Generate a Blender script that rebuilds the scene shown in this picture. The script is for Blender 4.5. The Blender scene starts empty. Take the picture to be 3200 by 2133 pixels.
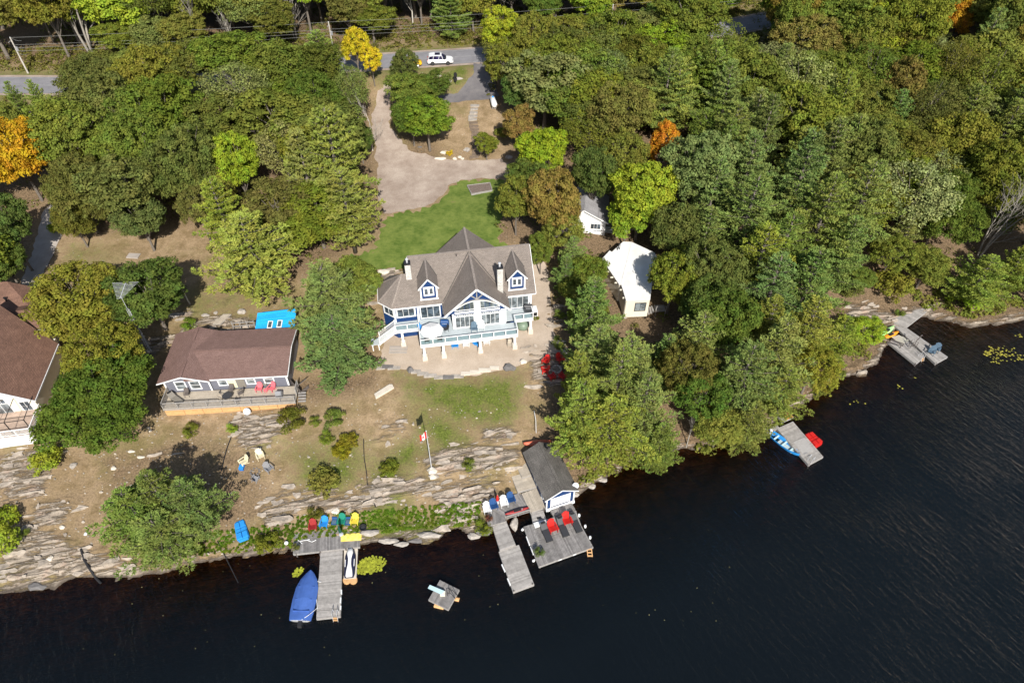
import bpy, math, random
import numpy as np
from mathutils import Vector, Matrix
from mathutils.geometry import delaunay_2d_cdt
R = math.radians
scn = bpy.context.scene
col = scn.collection
# ---------------------------------------------------------------- camera
F = 2133.0; H = 69.0; PITCH = R(45)
cam = bpy.data.cameras.new('drone_camera'); camo = bpy.data.objects.new('drone_camera', cam)
col.objects.link(camo); scn.camera = camo
camo.location = (0, 0, H); camo.rotation_euler = (R(90) - PITCH, 0, 0)
cam.sensor_width = 36; cam.lens = 36 * F / 3200; cam.clip_end = 2000; cam.clip_start = .5
# ---------------------------------------------------------------- world and sun
SUN_EL, SUN_AZ = R(39.5), R(-13.5)          # light travels towards +Y, a little to -X
world = bpy.data.worlds.new('World'); scn.world = world; world.use_nodes = True
wn = world.node_tree.nodes; wl = world.node_tree.links
sky = wn.new('ShaderNodeTexSky'); sky.sky_type = 'NISHITA'; sky.sun_disc = False
sky.sun_elevation = SUN_EL
sdir = Vector((math.sin(-SUN_AZ) * math.cos(SUN_EL), -math.cos(SUN_AZ) * math.cos(SUN_EL), math.sin(SUN_EL)))  # towards the sun
sky.sun_rotation = math.atan2(sdir.x, sdir.y)
wl.new(sky.outputs[0], wn['Background'].inputs[0]); wn['Background'].inputs[1].default_value = .08
sl = bpy.data.lights.new('sun', 'SUN'); sl.energy = 4.4; sl.angle = R(.5); sl.color = (1, .955, .88)
so = bpy.data.objects.new('sun', sl); col.objects.link(so); so.location = (20, -40, 120)
so.rotation_euler = sdir.to_track_quat('Z', 'Y').to_euler()
scn.view_settings.view_transform = 'Standard'; scn.view_settings.look = 'None'
scn.view_settings.gamma = 1; scn.view_settings.exposure = 0.56
scn.cycles.max_bounces = 6; scn.cycles.transparent_max_bounces = 8
# ---------------------------------------------------------------- calibration helpers (photo pixel -> place on the ground)
def ray(px, py):
    u = (px - 1600) / F; v = (py - 1066.5) / F; c = math.cos(PITCH); s = math.sin(PITCH)
    return (u, c - v * s, -s - v * c)
def at(px, py, z):
    d = ray(px, py); t = (z - H) / d[2]
    return (d[0] * t, d[1] * t)
def at3(px, py, z):
    q = at(px, py, z); return (q[0], q[1], z)
class Fr:
    def __init__(s, ox, oy, deg):
        s.o = (ox, oy); a = R(deg); s.c = math.cos(a); s.s = math.sin(a)
    def loc(s, x, y):
        dx = x - s.o[0]; dy = y - s.o[1]; return (dx * s.c + dy * s.s, -dx * s.s + dy * s.c)
    def wor(s, x, y): return (s.o[0] + x * s.c - y * s.s, s.o[1] + x * s.s + y * s.c)
def proj(x, y, z):
    f = math.cos(PITCH) * y - math.sin(PITCH) * (z - H); uu = math.sin(PITCH) * y + math.cos(PITCH) * (z - H)
    return (1600 + F * x / f, 1066.5 - F * uu / f)
# ---------------------------------------------------------------- terrain height
SHORE = [(-1500, 2010), (-500, 1900), (0, 1850), (60, 1848), (130, 1838), (250, 1802), (330, 1812), (470, 1795), (560, 1770), (700, 1745), (850, 1722), (905, 1712),
         (930, 1722), (1150, 1700), (1190, 1690), (1250, 1680), (1300, 1690), (1345, 1700), (1380, 1668), (1430, 1650), (1500, 1668), (1560, 1655), (1600, 1590),
         (1640, 1560), (1700, 1550), (1760, 1545), (1800, 1545), (1830, 1525), (1880, 1505), (1900, 1485), (1980, 1450), (2080, 1412), (2150, 1402), (2200, 1400),
         (2330, 1375), (2400, 1350), (2430, 1300), (2480, 1275), (2560, 1240), (2600, 1185), (2690, 1172), (2740, 1130), (2775, 1070), (2790, 1035), (2830, 1000),
         (2870, 990), (2960, 1000), (3030, 1025), (3100, 1015), (3200, 995), (3800, 880), (5200, 700)]
shore = np.array([at(*q, 0) for q in SHORE])
CP = [(100,1650,1.5),(400,1550,1.7),(300,1420,2.5),(700,1500,2),(700,1300,3.2),(520,1300,3.1),(100,1420,3.1),(930,1290,3.3),(950,1600,1.2),(1200,1580,1.2),(1200,1400,2.2),
      (1340,1470,2),(1500,1500,1.4),(1600,1420,2.0),(1450,1300,3),(1600,1220,3.7),(1200,1230,3.7),(1300,1160,4.0),(1480,1165,4.1),(1640,1130,4.1),(1330,1090,4.1),(1600,1050,4.1),
      (1700,930,4.3),(1690,830,4.7),(1195,1010,4.2),(1160,870,6.0),(1100,900,5.2),(1150,780,6.6),(1300,720,6.9),(1500,700,6.9),(1600,750,6.2),(1450,600,7.2),(1250,620,7.4),
      (1200,520,7.8),(1550,520,7.8),(1480,490,7.9),(1380,470,8.4),(1480,330,11),(1400,300,11.3),(1540,320,11.3),(1190,380,9.6),(1200,280,11.5),(1450,260,12),(1300,190,13.2),
      (1450,180,13.3),(800,210,13.1),(650,225,13.1),(100,270,13),(2300,75,13.5),(400,1000,4.7),(600,870,5.2),(620,1000,4.4),(300,780,5.5),(100,800,5.5),(150,650,7),(600,700,6.3),
      (900,900,5.2),(1000,700,6.8),(200,450,10),(700,450,10),(1950,760,5.6),(1960,985,4.2),(1860,745,6.2),(1850,1000,4),(2100,1100,3.2),(2400,1000,3.2),(2100,700,6.3),
      (2400,700,6.3),(2700,800,3.6),(2750,900,1.6),(2650,950,1.5),(2900,850,2),(3150,780,2.7),(3100,500,6.5),(2700,400,8.6),(2300,400,9),(1900,400,9.5),(1700,250,11.5),
      (3100,150,12),(2000,120,13),(1000,60,14),(200,60,14),(2700,20,14),(1800,1150,3.4),(50,1400,3.4),(170,1200,3.9),(1650,1300,2.8),(2000,1350,1.3),(2300,1250,1.6),(-200,1100,4),(-200,1500,2.2)]
_p = [(*at(a, b, c), c) for a, b, c in CP] + [(q[0], q[1], .35) for q in shore[2:-2]]
_p += [(-220, 260, 17), (0, 280, 18), (220, 260, 17), (-220, 120, 11), (240, 140, 7), (-160, 60, 4), (-220, 400, 20), (220, 400, 20), (0, 400, 20)]
_p = np.array(_p); _S = 60.0
def _phi(r2): return .5 * r2 * np.log(r2 + 1e-9)
_X = _p[:, :2] / _S; _n = len(_X)
_K = _phi(((_X[:, None] - _X[None]) ** 2).sum(-1)) + np.eye(_n) * 4e-3
_A = np.zeros((_n + 3, _n + 3)); _A[:_n, :_n] = _K; _A[:_n, _n] = 1; _A[:_n, _n + 1:] = _X; _A[_n, :_n] = 1; _A[_n + 1:, :_n] = _X.T
_w = np.linalg.solve(_A, np.concatenate([_p[:, 2], np.zeros(3)]))
def _rbf(P):
    X = P / _S; out = np.empty(len(X))
    for i in range(0, len(X), 20000):
        x = X[i:i + 20000]
        out[i:i + 20000] = _phi(((x[:, None] - _X[None]) ** 2).sum(-1)) @ _w[:_n] + _w[_n] + x @ _w[_n + 1:]
    return out
def polydist(P, V, closed=True):
    """unsigned distance to polyline and inside flag"""
    V = np.asarray(V, float); n = len(V); d = np.full(len(P), 1e9); ins = np.zeros(len(P), bool)
    for i in range(n if closed else n - 1):
        a = V[i]; b = V[(i + 1) % n]; ab = b - a; t = np.clip(((P - a) @ ab) / max(ab @ ab, 1e-9), 0, 1)
        d = np.minimum(d, np.hypot(*(P - a - t[:, None] * ab).T))
        if closed:
            c = (a[1] > P[:, 1]) != (b[1] > P[:, 1])
            with np.errstate(divide='ignore', invalid='ignore'):
                ins ^= c & (P[:, 0] < (b[0] - a[0]) * (P[:, 1] - a[1]) / (b[1] - a[1] + 1e-12) + a[0])
    return d, ins
_land = np.vstack([shore, [(900, 900), (-900, 900)]])
_rs = np.random.RandomState(5)
_grad = _rs.rand(256, 256)
def vnoise(x, y):
    xi = np.floor(x).astype(int); yi = np.floor(y).astype(int); fx = x - xi; fy = y - yi
    fx = fx * fx * (3 - 2 * fx); fy = fy * fy * (3 - 2 * fy)
    g = lambda a, b: _grad[a & 255, b & 255]
    return (g(xi, yi) * (1 - fx) + g(xi + 1, yi) * fx) * (1 - fy) + (g(xi, yi + 1) * (1 - fx) + g(xi + 1, yi + 1) * fx) * fy
def fbm(x, y, o=4):
    s = 0; a = .5
    for i in range(o):
        s = s + a * vnoise(x * 2 ** i + 17 * i, y * 2 ** i + 31 * i); a *= .5
    return s / (1 - .5 ** o)
def W(poly, z): return np.array([at(a, b, z) for a, b in poly])
# bare rock outcrops of the shore slope (world polygons) : (pixels, z)
ROCKS = [([(735,1300),(900,1285),(925,1330),(880,1360),(800,1410),(735,1395),(720,1350)],3), ([(1170,1330),(1270,1310),(1272,1340),(1180,1345)],3),
    ([(1160,1370),(1240,1355),(1240,1375),(1165,1385)],2.7),([(1500,1340),(1600,1330),(1630,1350),(1600,1380),(1500,1385)],2.6),
    ([(1340,1420),(1400,1400),(1530,1390),(1640,1400),(1620,1450),(1500,1480),(1400,1490),(1330,1470),(1310,1450)],2),
    ([(1110,1520),(1220,1490),(1310,1490),(1400,1510),(1560,1500),(1560,1560),(1500,1580),(1480,1620),(1390,1640),(1360,1580),(1330,1545),(1200,1560),(1120,1555)],1.4),
    ([(1375,1490),(1560,1480),(1590,1500),(1420,1510)],1.8),
    ([(820,1580),(960,1550),(1230,1545),(1240,1570),(1150,1600),(1080,1610),(950,1600),(830,1640),(800,1620)],1.1),
    ([(870,1530),(1050,1520),(1060,1550),(870,1555)],1.6),([(0,1440),(170,1400),(190,1460),(120,1560),(40,1570),(0,1580)],2.4),
    ([(100,1580),(220,1560),(240,1600),(160,1650),(90,1640)],1.8),([(0,1640),(60,1620),(300,1720),(380,1740),(420,1790),(330,1812),(130,1838),(0,1850)],.8),
    ([(840,1620),(900,1640),(870,1690),(840,1680)],.9),([(480,1410),(590,1390),(600,1405),(500,1430)],2.7),([(850,1560),(930,1545),(900,1640),(800,1660)],1),
    ([(2640,955),(2700,950),(2790,970),(2900,935),(2960,940),(2890,985),(2800,1000),(2720,1040),(2640,990)],1.2),
    ([(3060,1010),(3160,985),(3170,1005),(3080,1030)],.3),([(2680,1160),(2750,1130),(2770,1145),(2690,1175)],.2),
    ([(1700,960),(1760,950),(1790,1000),(1760,1030),(1715,1010)],4.1),([(1640,1100),(1770,1080),(1770,1210),(1660,1200)],3.8),
    ([(560,1015),(640,985),(770,985),(860,1025),(860,1040),(560,1050)],4.6),([(380,1060),(560,1040),(560,1070),(480,1110),(370,1110)],4.4),
    ([(540,970),(600,960),(615,985),(560,1000)],4.8),([(1135,890),(1200,830),(1275,830),(1275,855),(1200,880),(1150,930)],6)]
rockw = [W(p, z) for p, z in ROCKS]
def zones(P):
    rock = np.zeros(len(P))
    for V in rockw:
        lo = V.min(0) - 3; hi = V.max(0) + 3
        m = ((P >= lo) & (P <= hi)).all(1)
        if m.any():
            d, i = polydist(P[m], V); v = np.clip(.5 + np.where(i, d, -d) / 1.6, 0, 1)
            rock[m] = np.maximum(rock[m], v)
    return rock
def height(P, fine=True):
    P = np.atleast_2d(np.asarray(P, float)); z = _rbf(P)
    d, ins = polydist(P, _land); wob = (fbm(P[:, 0] * .8, P[:, 1] * .8) - .5) * 1.3
    s = np.where(ins, d, -d) + wob
    zl = np.maximum(z, .3) * np.clip(s / 1.1, 0, 1) ** .5
    if fine:
        near = (P[:, 1] < 78) & (abs(P[:, 0]) < 90)
        rk = np.zeros(len(P)); rk[near] = zones(P[near]); rk = np.maximum(rk, np.clip(1.2 - s / 1.8, 0, 1))
        # strata run roughly parallel to the shore
        a = R(12); q = P[:, 1] * math.cos(a) - P[:, 0] * math.sin(a) + (fbm(P[:, 0] * .12, P[:, 1] * .12) - .5) * 5
        st = q * 1.15; fr = st - np.floor(st)
        step = (np.clip(fr * 3.2, 0, 1) - fr) * .34
        amp = np.clip(rk * 1.8 - .5 + (fbm(P[:, 0] * .45, P[:, 1] * .9) - .5) * 1.6, 0, 1)
        zl = zl + np.where(s > 0, amp * (step * 1.5 + (fbm(P[:, 0] * 1.6, P[:, 1] * 3) - .5) * .22), 0)
        zl = zl + np.where(s > .5, (fbm(P[:, 0] * .5 + 9, P[:, 1] * .5) - .5) * .16, 0)
    zw = -np.clip(-s * .22, 0, 5) - .04 - (fbm(P[:, 0] * .7, P[:, 1] * .7) - .5) * .5 * np.clip(-s / 3, 0, 1)
    return np.where(s > 0, np.maximum(zl, .03), zw)
def gh(x, y): return float(height([(x, y)], False)[0])
def on(px, py, off=0):
    """place on the ground (plus off metres) that shows at a pixel"""
    z = 5.0
    for k in range(14):
        q = at(px, py, z); z = .5 * z + .5 * (max(gh(*q), 0) + off)
    return (q[0], q[1], max(gh(*q), 0))
# ---------------------------------------------------------------- tagging
def tag(o, label=None, cat=None, group=None, kind=None):
    for k, v in (('label', label), ('category', cat), ('group', group), ('kind', kind)):
        if v: o[k] = v
    return o
def thing(name, label, cat, loc=(0, 0, 0), rz=0, group=None, kind=None):
    o = bpy.data.objects.new(name, None); col.objects.link(o); o.empty_display_size = .3
    o.location = loc; o.rotation_euler = (0, 0, rz)
    return tag(o, label, cat, group, kind)
def kids(o): return KIDS.get(o.name, [])
KIDS = {}
def copy_tree(o, parent=None):
    c = o.copy(); col.objects.link(c); c.parent = parent
    if parent: KIDS.setdefault(parent.name, []).append(c)
    for ch in kids(o): copy_tree(ch, c)
    return c
# ---------------------------------------------------------------- materials
MATS = {}
def newmat(name):
    m = bpy.data.materials.new(name); m.use_nodes = True; MATS[name] = m
    return m, m.node_tree.nodes, m.node_tree.links
def N(ns, t, **kw):
    n = ns.new('ShaderNode' + t)
    for k, v in kw.items():
        if k.startswith('i_'):
            key = k[2:]; key = int(key) if key.isdigit() else key
            n.inputs[key].default_value = v
        else: setattr(n, k, v)
    return n
def mix(ns, ls, fac, a, b, mode='MIX'):
    n = ns.new('ShaderNodeMix'); n.data_type = 'RGBA'; n.blend_type = mode
    for i, v in ((0, fac), (6, a), (7, b)):
        if hasattr(v, 'links'): ls.new(v, n.inputs[i])
        else: n.inputs[i].default_value = v if i == 0 else (*v[:3], 1)
    return n.outputs[2]
def ramp(ns, ls, src, a, b, c0=0., c1=1.):
    n = ns.new('ShaderNodeMapRange'); n.inputs[1].default_value = a; n.inputs[2].default_value = b
    n.inputs[3].default_value = c0; n.inputs[4].default_value = c1; n.clamp = True
    ls.new(src, n.inputs[0]); return n.outputs[0]
def mat(name, c, rough=.6, var=.25, scale=3., bump=.0, metal=0., island=0., c2=None, stretch=None, spec=.4, coat=0):
    if name in MATS: return MATS[name]
    m, ns, ls = newmat(name); b = ns['Principled BSDF']
    b.inputs['Roughness'].default_value = rough; b.inputs['Metallic'].default_value = metal; b.inputs['Specular IOR Level'].default_value = spec
    if coat: b.inputs['Coat Weight'].default_value = coat
    g = N(ns, 'NewGeometry'); tc = N(ns, 'TexCoord')
    v = tc.outputs['Object']
    if stretch:
        mp = N(ns, 'Mapping'); mp.inputs['Scale'].default_value = stretch; ls.new(v, mp.inputs[0]); v = mp.outputs[0]
    n1 = N(ns, 'TexNoise', i_Scale=scale, i_Detail=6., i_Roughness=.65); ls.new(v, n1.inputs[0])
    f = ramp(ns, ls, n1.outputs[0], .3, .7)
    c2 = c2 or tuple(x * (1 - var) for x in c)
    o = mix(ns, ls, f, c2, tuple(min(x * (1 + var * .5), 1) for x in c))
    if island:
        f2 = ramp(ns, ls, g.outputs['Random Per Island'], 0, 1, 1 - island, 1 + island * .6)
        cb = N(ns, 'CombineColor'); [ls.new(f2, cb.inputs[i]) for i in range(3)]
        o = mix(ns, ls, 1., o, cb.outputs[0], 'MULTIPLY')
    ls.new(o, b.inputs['Base Color'])
    if bump:
        bp = N(ns, 'Bump', i_Strength=bump, i_Distance=.03); n2 = N(ns, 'TexNoise', i_Scale=scale * 6, i_Detail=4.)
        ls.new(v, n2.inputs[0]); ls.new(n2.outputs[0], bp.inputs['Height']); ls.new(bp.outputs[0], b.inputs['Normal'])
    return m
def coursed(name, c, cols, w=.9, h=.14, var=.3, rough=.85, mortar=.012, bump=.5, mcol=.45):
    """shingles / siding / stone blocks laid in courses in metric UV"""
    m, ns, ls = newmat(name); b = ns['Principled BSDF']; b.inputs['Roughness'].default_value = rough
    b.inputs['Specular IOR Level'].default_value = .25
    uv = N(ns, 'UVMap'); br = N(ns, 'TexBrick'); br.offset = .5; ls.new(uv.outputs[0], br.inputs[0])
    br.inputs['Color1'].default_value = (*c, 1); br.inputs['Color2'].default_value = (*cols, 1)
    br.inputs['Mortar'].default_value = tuple(x * mcol for x in c) + (1,); br.inputs['Scale'].default_value = 1
    br.inputs['Mortar Size'].default_value = mortar; br.inputs['Brick Width'].default_value = w; br.inputs['Row Height'].default_value = h
    br.inputs['Mortar Smooth'].default_value = .3
    n1 = N(ns, 'TexNoise', i_Scale=.6, i_Detail=5.); ls.new(uv.outputs[0], n1.inputs[0])
    n2 = N(ns, 'TexNoise', i_Scale=9., i_Detail=3.); ls.new(uv.outputs[0], n2.inputs[0])
    f = ramp(ns, ls, n1.outputs[0], .3, .7, 1 - var, 1 + var * .4); f2 = ramp(ns, ls, n2.outputs[0], .3, .7, .72, 1.25)
    mm = N(ns, 'Math', operation='MULTIPLY'); ls.new(f, mm.inputs[0]); ls.new(f2, mm.inputs[1])
    cb = N(ns, 'CombineColor'); [ls.new(mm.outputs[0], cb.inputs[i]) for i in range(3)]
    ls.new(mix(ns, ls, 1., br.outputs[0], cb.outputs[0], 'MULTIPLY'), b.inputs['Base Color'])
    bp = N(ns, 'Bump', i_Strength=bump, i_Distance=.02); bp.invert = True
    ls.new(br.outputs['Fac'], bp.inputs['Height']); ls.new(bp.outputs[0], b.inputs['Normal'])
    return m
def glassmat(name, c=(.03, .04, .05)):
    m, ns, ls = newmat(name); b = ns['Principled BSDF']
    n = N(ns, 'TexNoise', i_Scale=1.3, i_Detail=3.); g = N(ns, 'TexCoord'); ls.new(g.outputs['Object'], n.inputs[0])
    f = ramp(ns, ls, n.outputs[0], .42, .62)
    ls.new(mix(ns, ls, f, c, tuple(x * 3.2 for x in c)), b.inputs['Base Color'])
    b.inputs['Roughness'].default_value = .06; b.inputs['Specular IOR Level'].default_value = .8
    return m
white = mat('white_paint', (.8, .8, .79), .5, .06, 1.5)
cream = mat('cream_siding', (.72, .67, .55), .7, .08, 2)
navy = coursed('navy_siding', (.012, .045, .15), (.014, .05, .165), 4, .13, .1, .5, .006, .6)
shing = coursed('taupe_shingle', (.255, .215, .185), (.20, .17, .148), .33, .15, .12, mortar=.014)
shing_br = coursed('brown_shingle', (.245, .152, .13), (.195, .12, .10), .33, .14, .12, mortar=.012)
shing_br2 = coursed('umber_shingle', (.24, .135, .095), (.175, .098, .07), .33, .15, .2, mortar=.014)
shing_gr = coursed('weathered_shingle', (.17, .155, .14), (.13, .12, .108), .33, .15, .35, mortar=.014)
shing_pale = coursed('ribbed_roofing', (.42, .41, .42), (.36, .35, .36), .22, 3, .2, mortar=.05)
bluepaper = coursed('blue_underlay', (.02, .4, .78), (.015, .3, .66), 2.6, .24, .05, .6, .0)
chimstone = coursed('pale_chimney_stone', (.68, .66, .61), (.5, .48, .45), .32, .13, .1, .9, .012)
sidegrey = mat('grey_siding', (.16, .165, .2), .6, .08, 2)
glass = glassmat('window_glass'); glass2 = glassmat('pale_window_glass', (.07, .08, .085))
deckgrey = mat('weathered_plank', (.37, .345, .32), .85, .3, 2.2, .3, island=.22, stretch=(1, 1, 1))
deckold = mat('old_grey_plank', (.25, .235, .225), .9, .35, 2.2, .3, island=.28)
decktan = mat('tan_plank', (.46, .40, .32), .85, .2, 2, .2, island=.15)
decklight = mat('light_deck_board', (.45, .5, .52), .7, .1, 1.5, island=.07)
cedar = mat('new_cedar', (.62, .36, .16), .7, .2, 3, island=.12)
orangewood = mat('orange_stained_wood', (.6, .27, .06), .6, .15, 3, island=.12)
darkwood = mat('dark_weathered_wood', (.13, .11, .1), .85, .3, 4)
greywood = mat('silvery_wood', (.33, .31, .29), .85, .3, 5)
bark = mat('grey_bark', (.17, .145, .12), .9, .35, 3, .5)
palebark = mat('pale_bark', (.5, .46, .4), .85, .3, 2, .3)
deadbark = mat('bleached_dead_wood', (.31, .28, .24), .85, .25, 2, .3)
metal = mat('bright_metal', (.62, .63, .65), .4, .05, 3, metal=.25)
blackm = mat('black_metal', (.02, .02, .022), .45, .1, 3)
rubber = mat('black_rubber', (.018, .018, .02), .8, .2, 5)
stone = mat('granite_boulder', (.40, .36, .315), .9, .4, 1.8, .7)
stonedark = mat('dark_granite', (.16, .15, .145), .9, .3, 2, .7)
stonebrown = mat('brown_slab_stone', (.22, .165, .12), .9, .4, 2.4, .8, island=.35)
paletan = mat('pale_limestone', (.62, .56, .47), .9, .12, 2, .4, island=.12)
for nm, c in dict(red=(.55, .02, .015), darkred=(.28, .008, .01), maroon=(.33, .03, .03), blue=(.02, .17, .55), navyblue=(.02, .075, .22), midblue=(.03, .28, .7), green=(.02, .24, .16),
                  darkgreen=(.008, .07, .05), yellow=(.85, .66, .08), pink=(.75, .17, .2), creamp=(.78, .7, .48), greyp=(.27, .27, .28), slate=(.1, .16, .22),
                  orange=(.85, .3, .02), lime=(.45, .85, .3), coral=(.6, .16, .09), charcoal=(.045, .046, .05), taupe=(.22, .2, .17), sky=(.5, .68, .72), greengrey=(.17, .23, .17)).items():
    mat(nm + '_plastic', c, .45, .1, 4)
canvasblue = mat('blue_boat_canvas', (.05, .12, .38), .75, .15, 2.5, .3)
whitecanvas = mat('white_canvas', (.82, .81, .79), .8, .05, 3)
# foliage : colour comes from the object, broken up leaf by leaf
def foliage(name, trans=.28, spread=.35, twig=.0):
    m, ns, ls = newmat(name); ns.remove(ns['Principled BSDF']); out = ns['Material Output']
    oi = N(ns, 'ObjectInfo'); g = N(ns, 'NewGeometry'); tc = N(ns, 'TexCoord')
    r = ramp(ns, ls, g.outputs['Random Per Island'], 0, 1, 1 - spread, 1 + spread)
    n1 = N(ns, 'TexNoise', i_Scale=.42, i_Detail=2.); ls.new(tc.outputs['Object'], n1.inputs[0])
    r2 = ramp(ns, ls, n1.outputs[0], .3, .7, .8, 1.25)
    mm = N(ns, 'Math', operation='MULTIPLY'); ls.new(r, mm.inputs[0]); ls.new(r2, mm.inputs[1])
    hs = N(ns, 'HueSaturation'); ls.new(oi.outputs['Color'], hs.inputs['Color'])
    ls.new(mm.outputs[0], hs.inputs['Value'])
    n2 = N(ns, 'TexNoise', i_Scale=.7, i_Detail=1.); ad = N(ns, 'VectorMath', operation='ADD'); ad.inputs[1].default_value = (7, 3, 1)
    ls.new(tc.outputs['Object'], ad.inputs[0]); ls.new(ad.outputs[0], n2.inputs[0])
    ls.new(ramp(ns, ls, n2.outputs[0], .3, .7, .476, .518), hs.inputs['Hue'])
    d = N(ns, 'BsdfDiffuse'); t = N(ns, 'BsdfTranslucent'); ms = N(ns, 'MixShader', i_0=trans)
    ls.new(hs.outputs[0], d.inputs[0]); ls.new(hs.outputs[0], t.inputs[0])
    ls.new(d.outputs[0], ms.inputs[1]); ls.new(t.outputs[0], ms.inputs[2]); ls.new(ms.outputs[0], out.inputs[0])
    return m
leafm = foliage('broad_leaf', .28, .24); needlem = foliage('pine_needle', .2, .22)
# ---------------------------------------------------------------- mesh builder
class MB:
    def __init__(s, fr=None): s.v = []; s.f = []; s.fr = fr
    def add(s, vs, fs):
        n = len(s.v)
        if s.fr: vs = [(*s.fr.wor(x, y), z) for x, y, z in vs]
        s.v += [tuple(v) for v in vs]; s.f += [tuple(i + n for i in f) for f in fs]; return s
    def box(s, x0, x1, y0, y1, z0, z1):
        return s.add([(x0,y0,z0),(x1,y0,z0),(x1,y1,z0),(x0,y1,z0),(x0,y0,z1),(x1,y0,z1),(x1,y1,z1),(x0,y1,z1)],
                     [(3,2,1,0),(4,5,6,7),(0,1,5,4),(1,2,6,5),(2,3,7,6),(3,0,4,7)])
    def prism(s, poly, z0, z1):
        n = len(poly); g = lambda z, i: z[i] if isinstance(z, (list, tuple)) else z
        ar = sum(poly[i][0] * poly[(i + 1) % n][1] - poly[(i + 1) % n][0] * poly[i][1] for i in range(n))
        if ar < 0:
            poly = poly[::-1]
            if isinstance(z0, (list, tuple)): z0 = z0[::-1]
            if isinstance(z1, (list, tuple)): z1 = z1[::-1]
        vs = [(p[0], p[1], g(z0, i)) for i, p in enumerate(poly)] + [(p[0], p[1], g(z1, i)) for i, p in enumerate(poly)]
        return s.add(vs, [tuple(range(n - 1, -1, -1)), tuple(range(n, 2 * n))] + [(i, (i + 1) % n, n + (i + 1) % n, n + i) for i in range(n)])
    def slab(s, pts, t=.12):
        """thin plate from a flat 3D polygon, thickness downward along the normal"""
        P = [Vector(p) for p in pts]; nrm = Vector((0, 0, 0))
        for i in range(len(P)): nrm += (P[i] - P[0]).cross(P[(i + 1) % len(P)] - P[0])
        nrm.normalize()
        if nrm.z < -1e-6 or (abs(nrm.z) < 1e-6 and nrm.y > 0): nrm = -nrm; P = P[::-1]
        n = len(P); Q = [p - nrm * t for p in P]
        return s.add([tuple(p) for p in Q] + [tuple(p) for p in P], [tuple(range(n - 1, -1, -1)), tuple(range(n, 2 * n))] + [(i, (i + 1) % n, n + (i + 1) % n, n + i) for i in range(n)])
    def bar(s, a, b, w=.1, h=None):
        h = h or w; a = Vector(a); b = Vector(b); d = (b - a).normalized()
        u = d.cross(Vector((0, 0, 1)))
        if u.length < 1e-3: u = Vector((1, 0, 0))
        u.normalize(); v = u.cross(d).normalized(); vs = []
        for c in (a, b):
            for i, j in ((-1, -1), (1, -1), (1, 1), (-1, 1)): vs.append(tuple(c + u * (w / 2 * i) + v * (h / 2 * j)))
        return s.add(vs, [(0,1,2,3),(7,6,5,4),(0,4,5,1),(1,5,6,2),(2,6,7,3),(3,7,4,0)])
    def tube(s, pts, r, k=6, cap=True):
        P = [Vector(p) for p in pts]; rr = r if isinstance(r, (list, tuple)) else [r] * len(P); vs = []; fs = []
        for i, p in enumerate(P):
            d = (P[min(i + 1, len(P) - 1)] - P[max(i - 1, 0)]).normalized()
            u = d.cross(Vector((0, .31, .95)));
            if u.length < 1e-2: u = d.cross(Vector((1, 0, 0)))
            u.normalize(); v = d.cross(u)
            for j in range(k):
                a = 2 * math.pi * j / k; vs.append(tuple(p + (u * math.cos(a) + v * math.sin(a)) * rr[i]))
        for i in range(len(P) - 1):
            for j in range(k): fs.append((i * k + j, i * k + (j + 1) % k, (i + 1) * k + (j + 1) % k, (i + 1) * k + j))
        if cap: fs += [tuple(range(k - 1, -1, -1)), tuple((len(P) - 1) * k + j for j in range(k))]
        return s.add(vs, fs)
    def lathe(s, c, prof, k=12):
        vs = []; fs = []
        for r, z in prof:
            for j in range(k): a = 2 * math.pi * j / k; vs.append((c[0] + r * math.cos(a), c[1] + r * math.sin(a), c[2] + z))
        for i in range(len(prof) - 1):
            for j in range(k): fs.append((i * k + j, i * k + (j + 1) % k, (i + 1) * k + (j + 1) % k, (i + 1) * k + j))
        fs += [tuple(range(k - 1, -1, -1)), tuple((len(prof) - 1) * k + j for j in range(k))]
        return s.add(vs, fs)
    def loft(s, rings, cap=True):
        k = len(rings[0]); vs = [v for r in rings for v in r]; fs = []
        for i in range(len(rings) - 1):
            for j in range(k): fs.append((i * k + j, i * k + (j + 1) % k, (i + 1) * k + (j + 1) % k, (i + 1) * k + j))
        if cap: fs += [tuple(range(k - 1, -1, -1)), tuple((len(rings) - 1) * k + j for j in range(k))]
        return s.add(vs, fs)
    def rock(s, c, sx, sy, sz, rnd, k=9):
        """uneven boulder"""
        ph = rnd.random() * 9; rings = []
        for t, q in ((-.25, .85), (.15, 1.), (.55, .86), (.85, .5)):
            rings.append([(c[0] + sx * q * math.cos(a) * (1 + .22 * math.sin(2.3 * a + ph + t * 3) + rnd.uniform(-.12, .12)), c[1] + sy * q * math.sin(a) * (1 + .22 * math.sin(3.1 * a + ph) + rnd.uniform(-.12, .12)),
                           c[2] + sz * (t + rnd.uniform(-.07, .07))) for a in [2 * math.pi * j / k for j in range(k)]])
        return s.loft(rings)
    def build(s, name, m, parent=None, smooth=False, kind=None, label=None):
        org = Vector((0, 0, 0)); 
        if parent is not None:
            p = parent
            while p is not None: org += Vector(p.location); p = p.parent
        me = bpy.data.meshes.new(name); me.from_pydata([(v[0] - org.x, v[1] - org.y, v[2] - org.z) for v in s.v], [], s.f)
        me.update(); uv_metric(me); me.materials.append(m)
        if smooth: me.polygons.foreach_set('use_smooth', [True] * len(me.polygons))
        o = bpy.data.objects.new(name, me); col.objects.link(o)
        if parent is not None: o.parent = parent; KIDS.setdefault(parent.name, []).append(o)
        if kind: o['kind'] = kind
        if label: o['label'] = label
        return o
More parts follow.
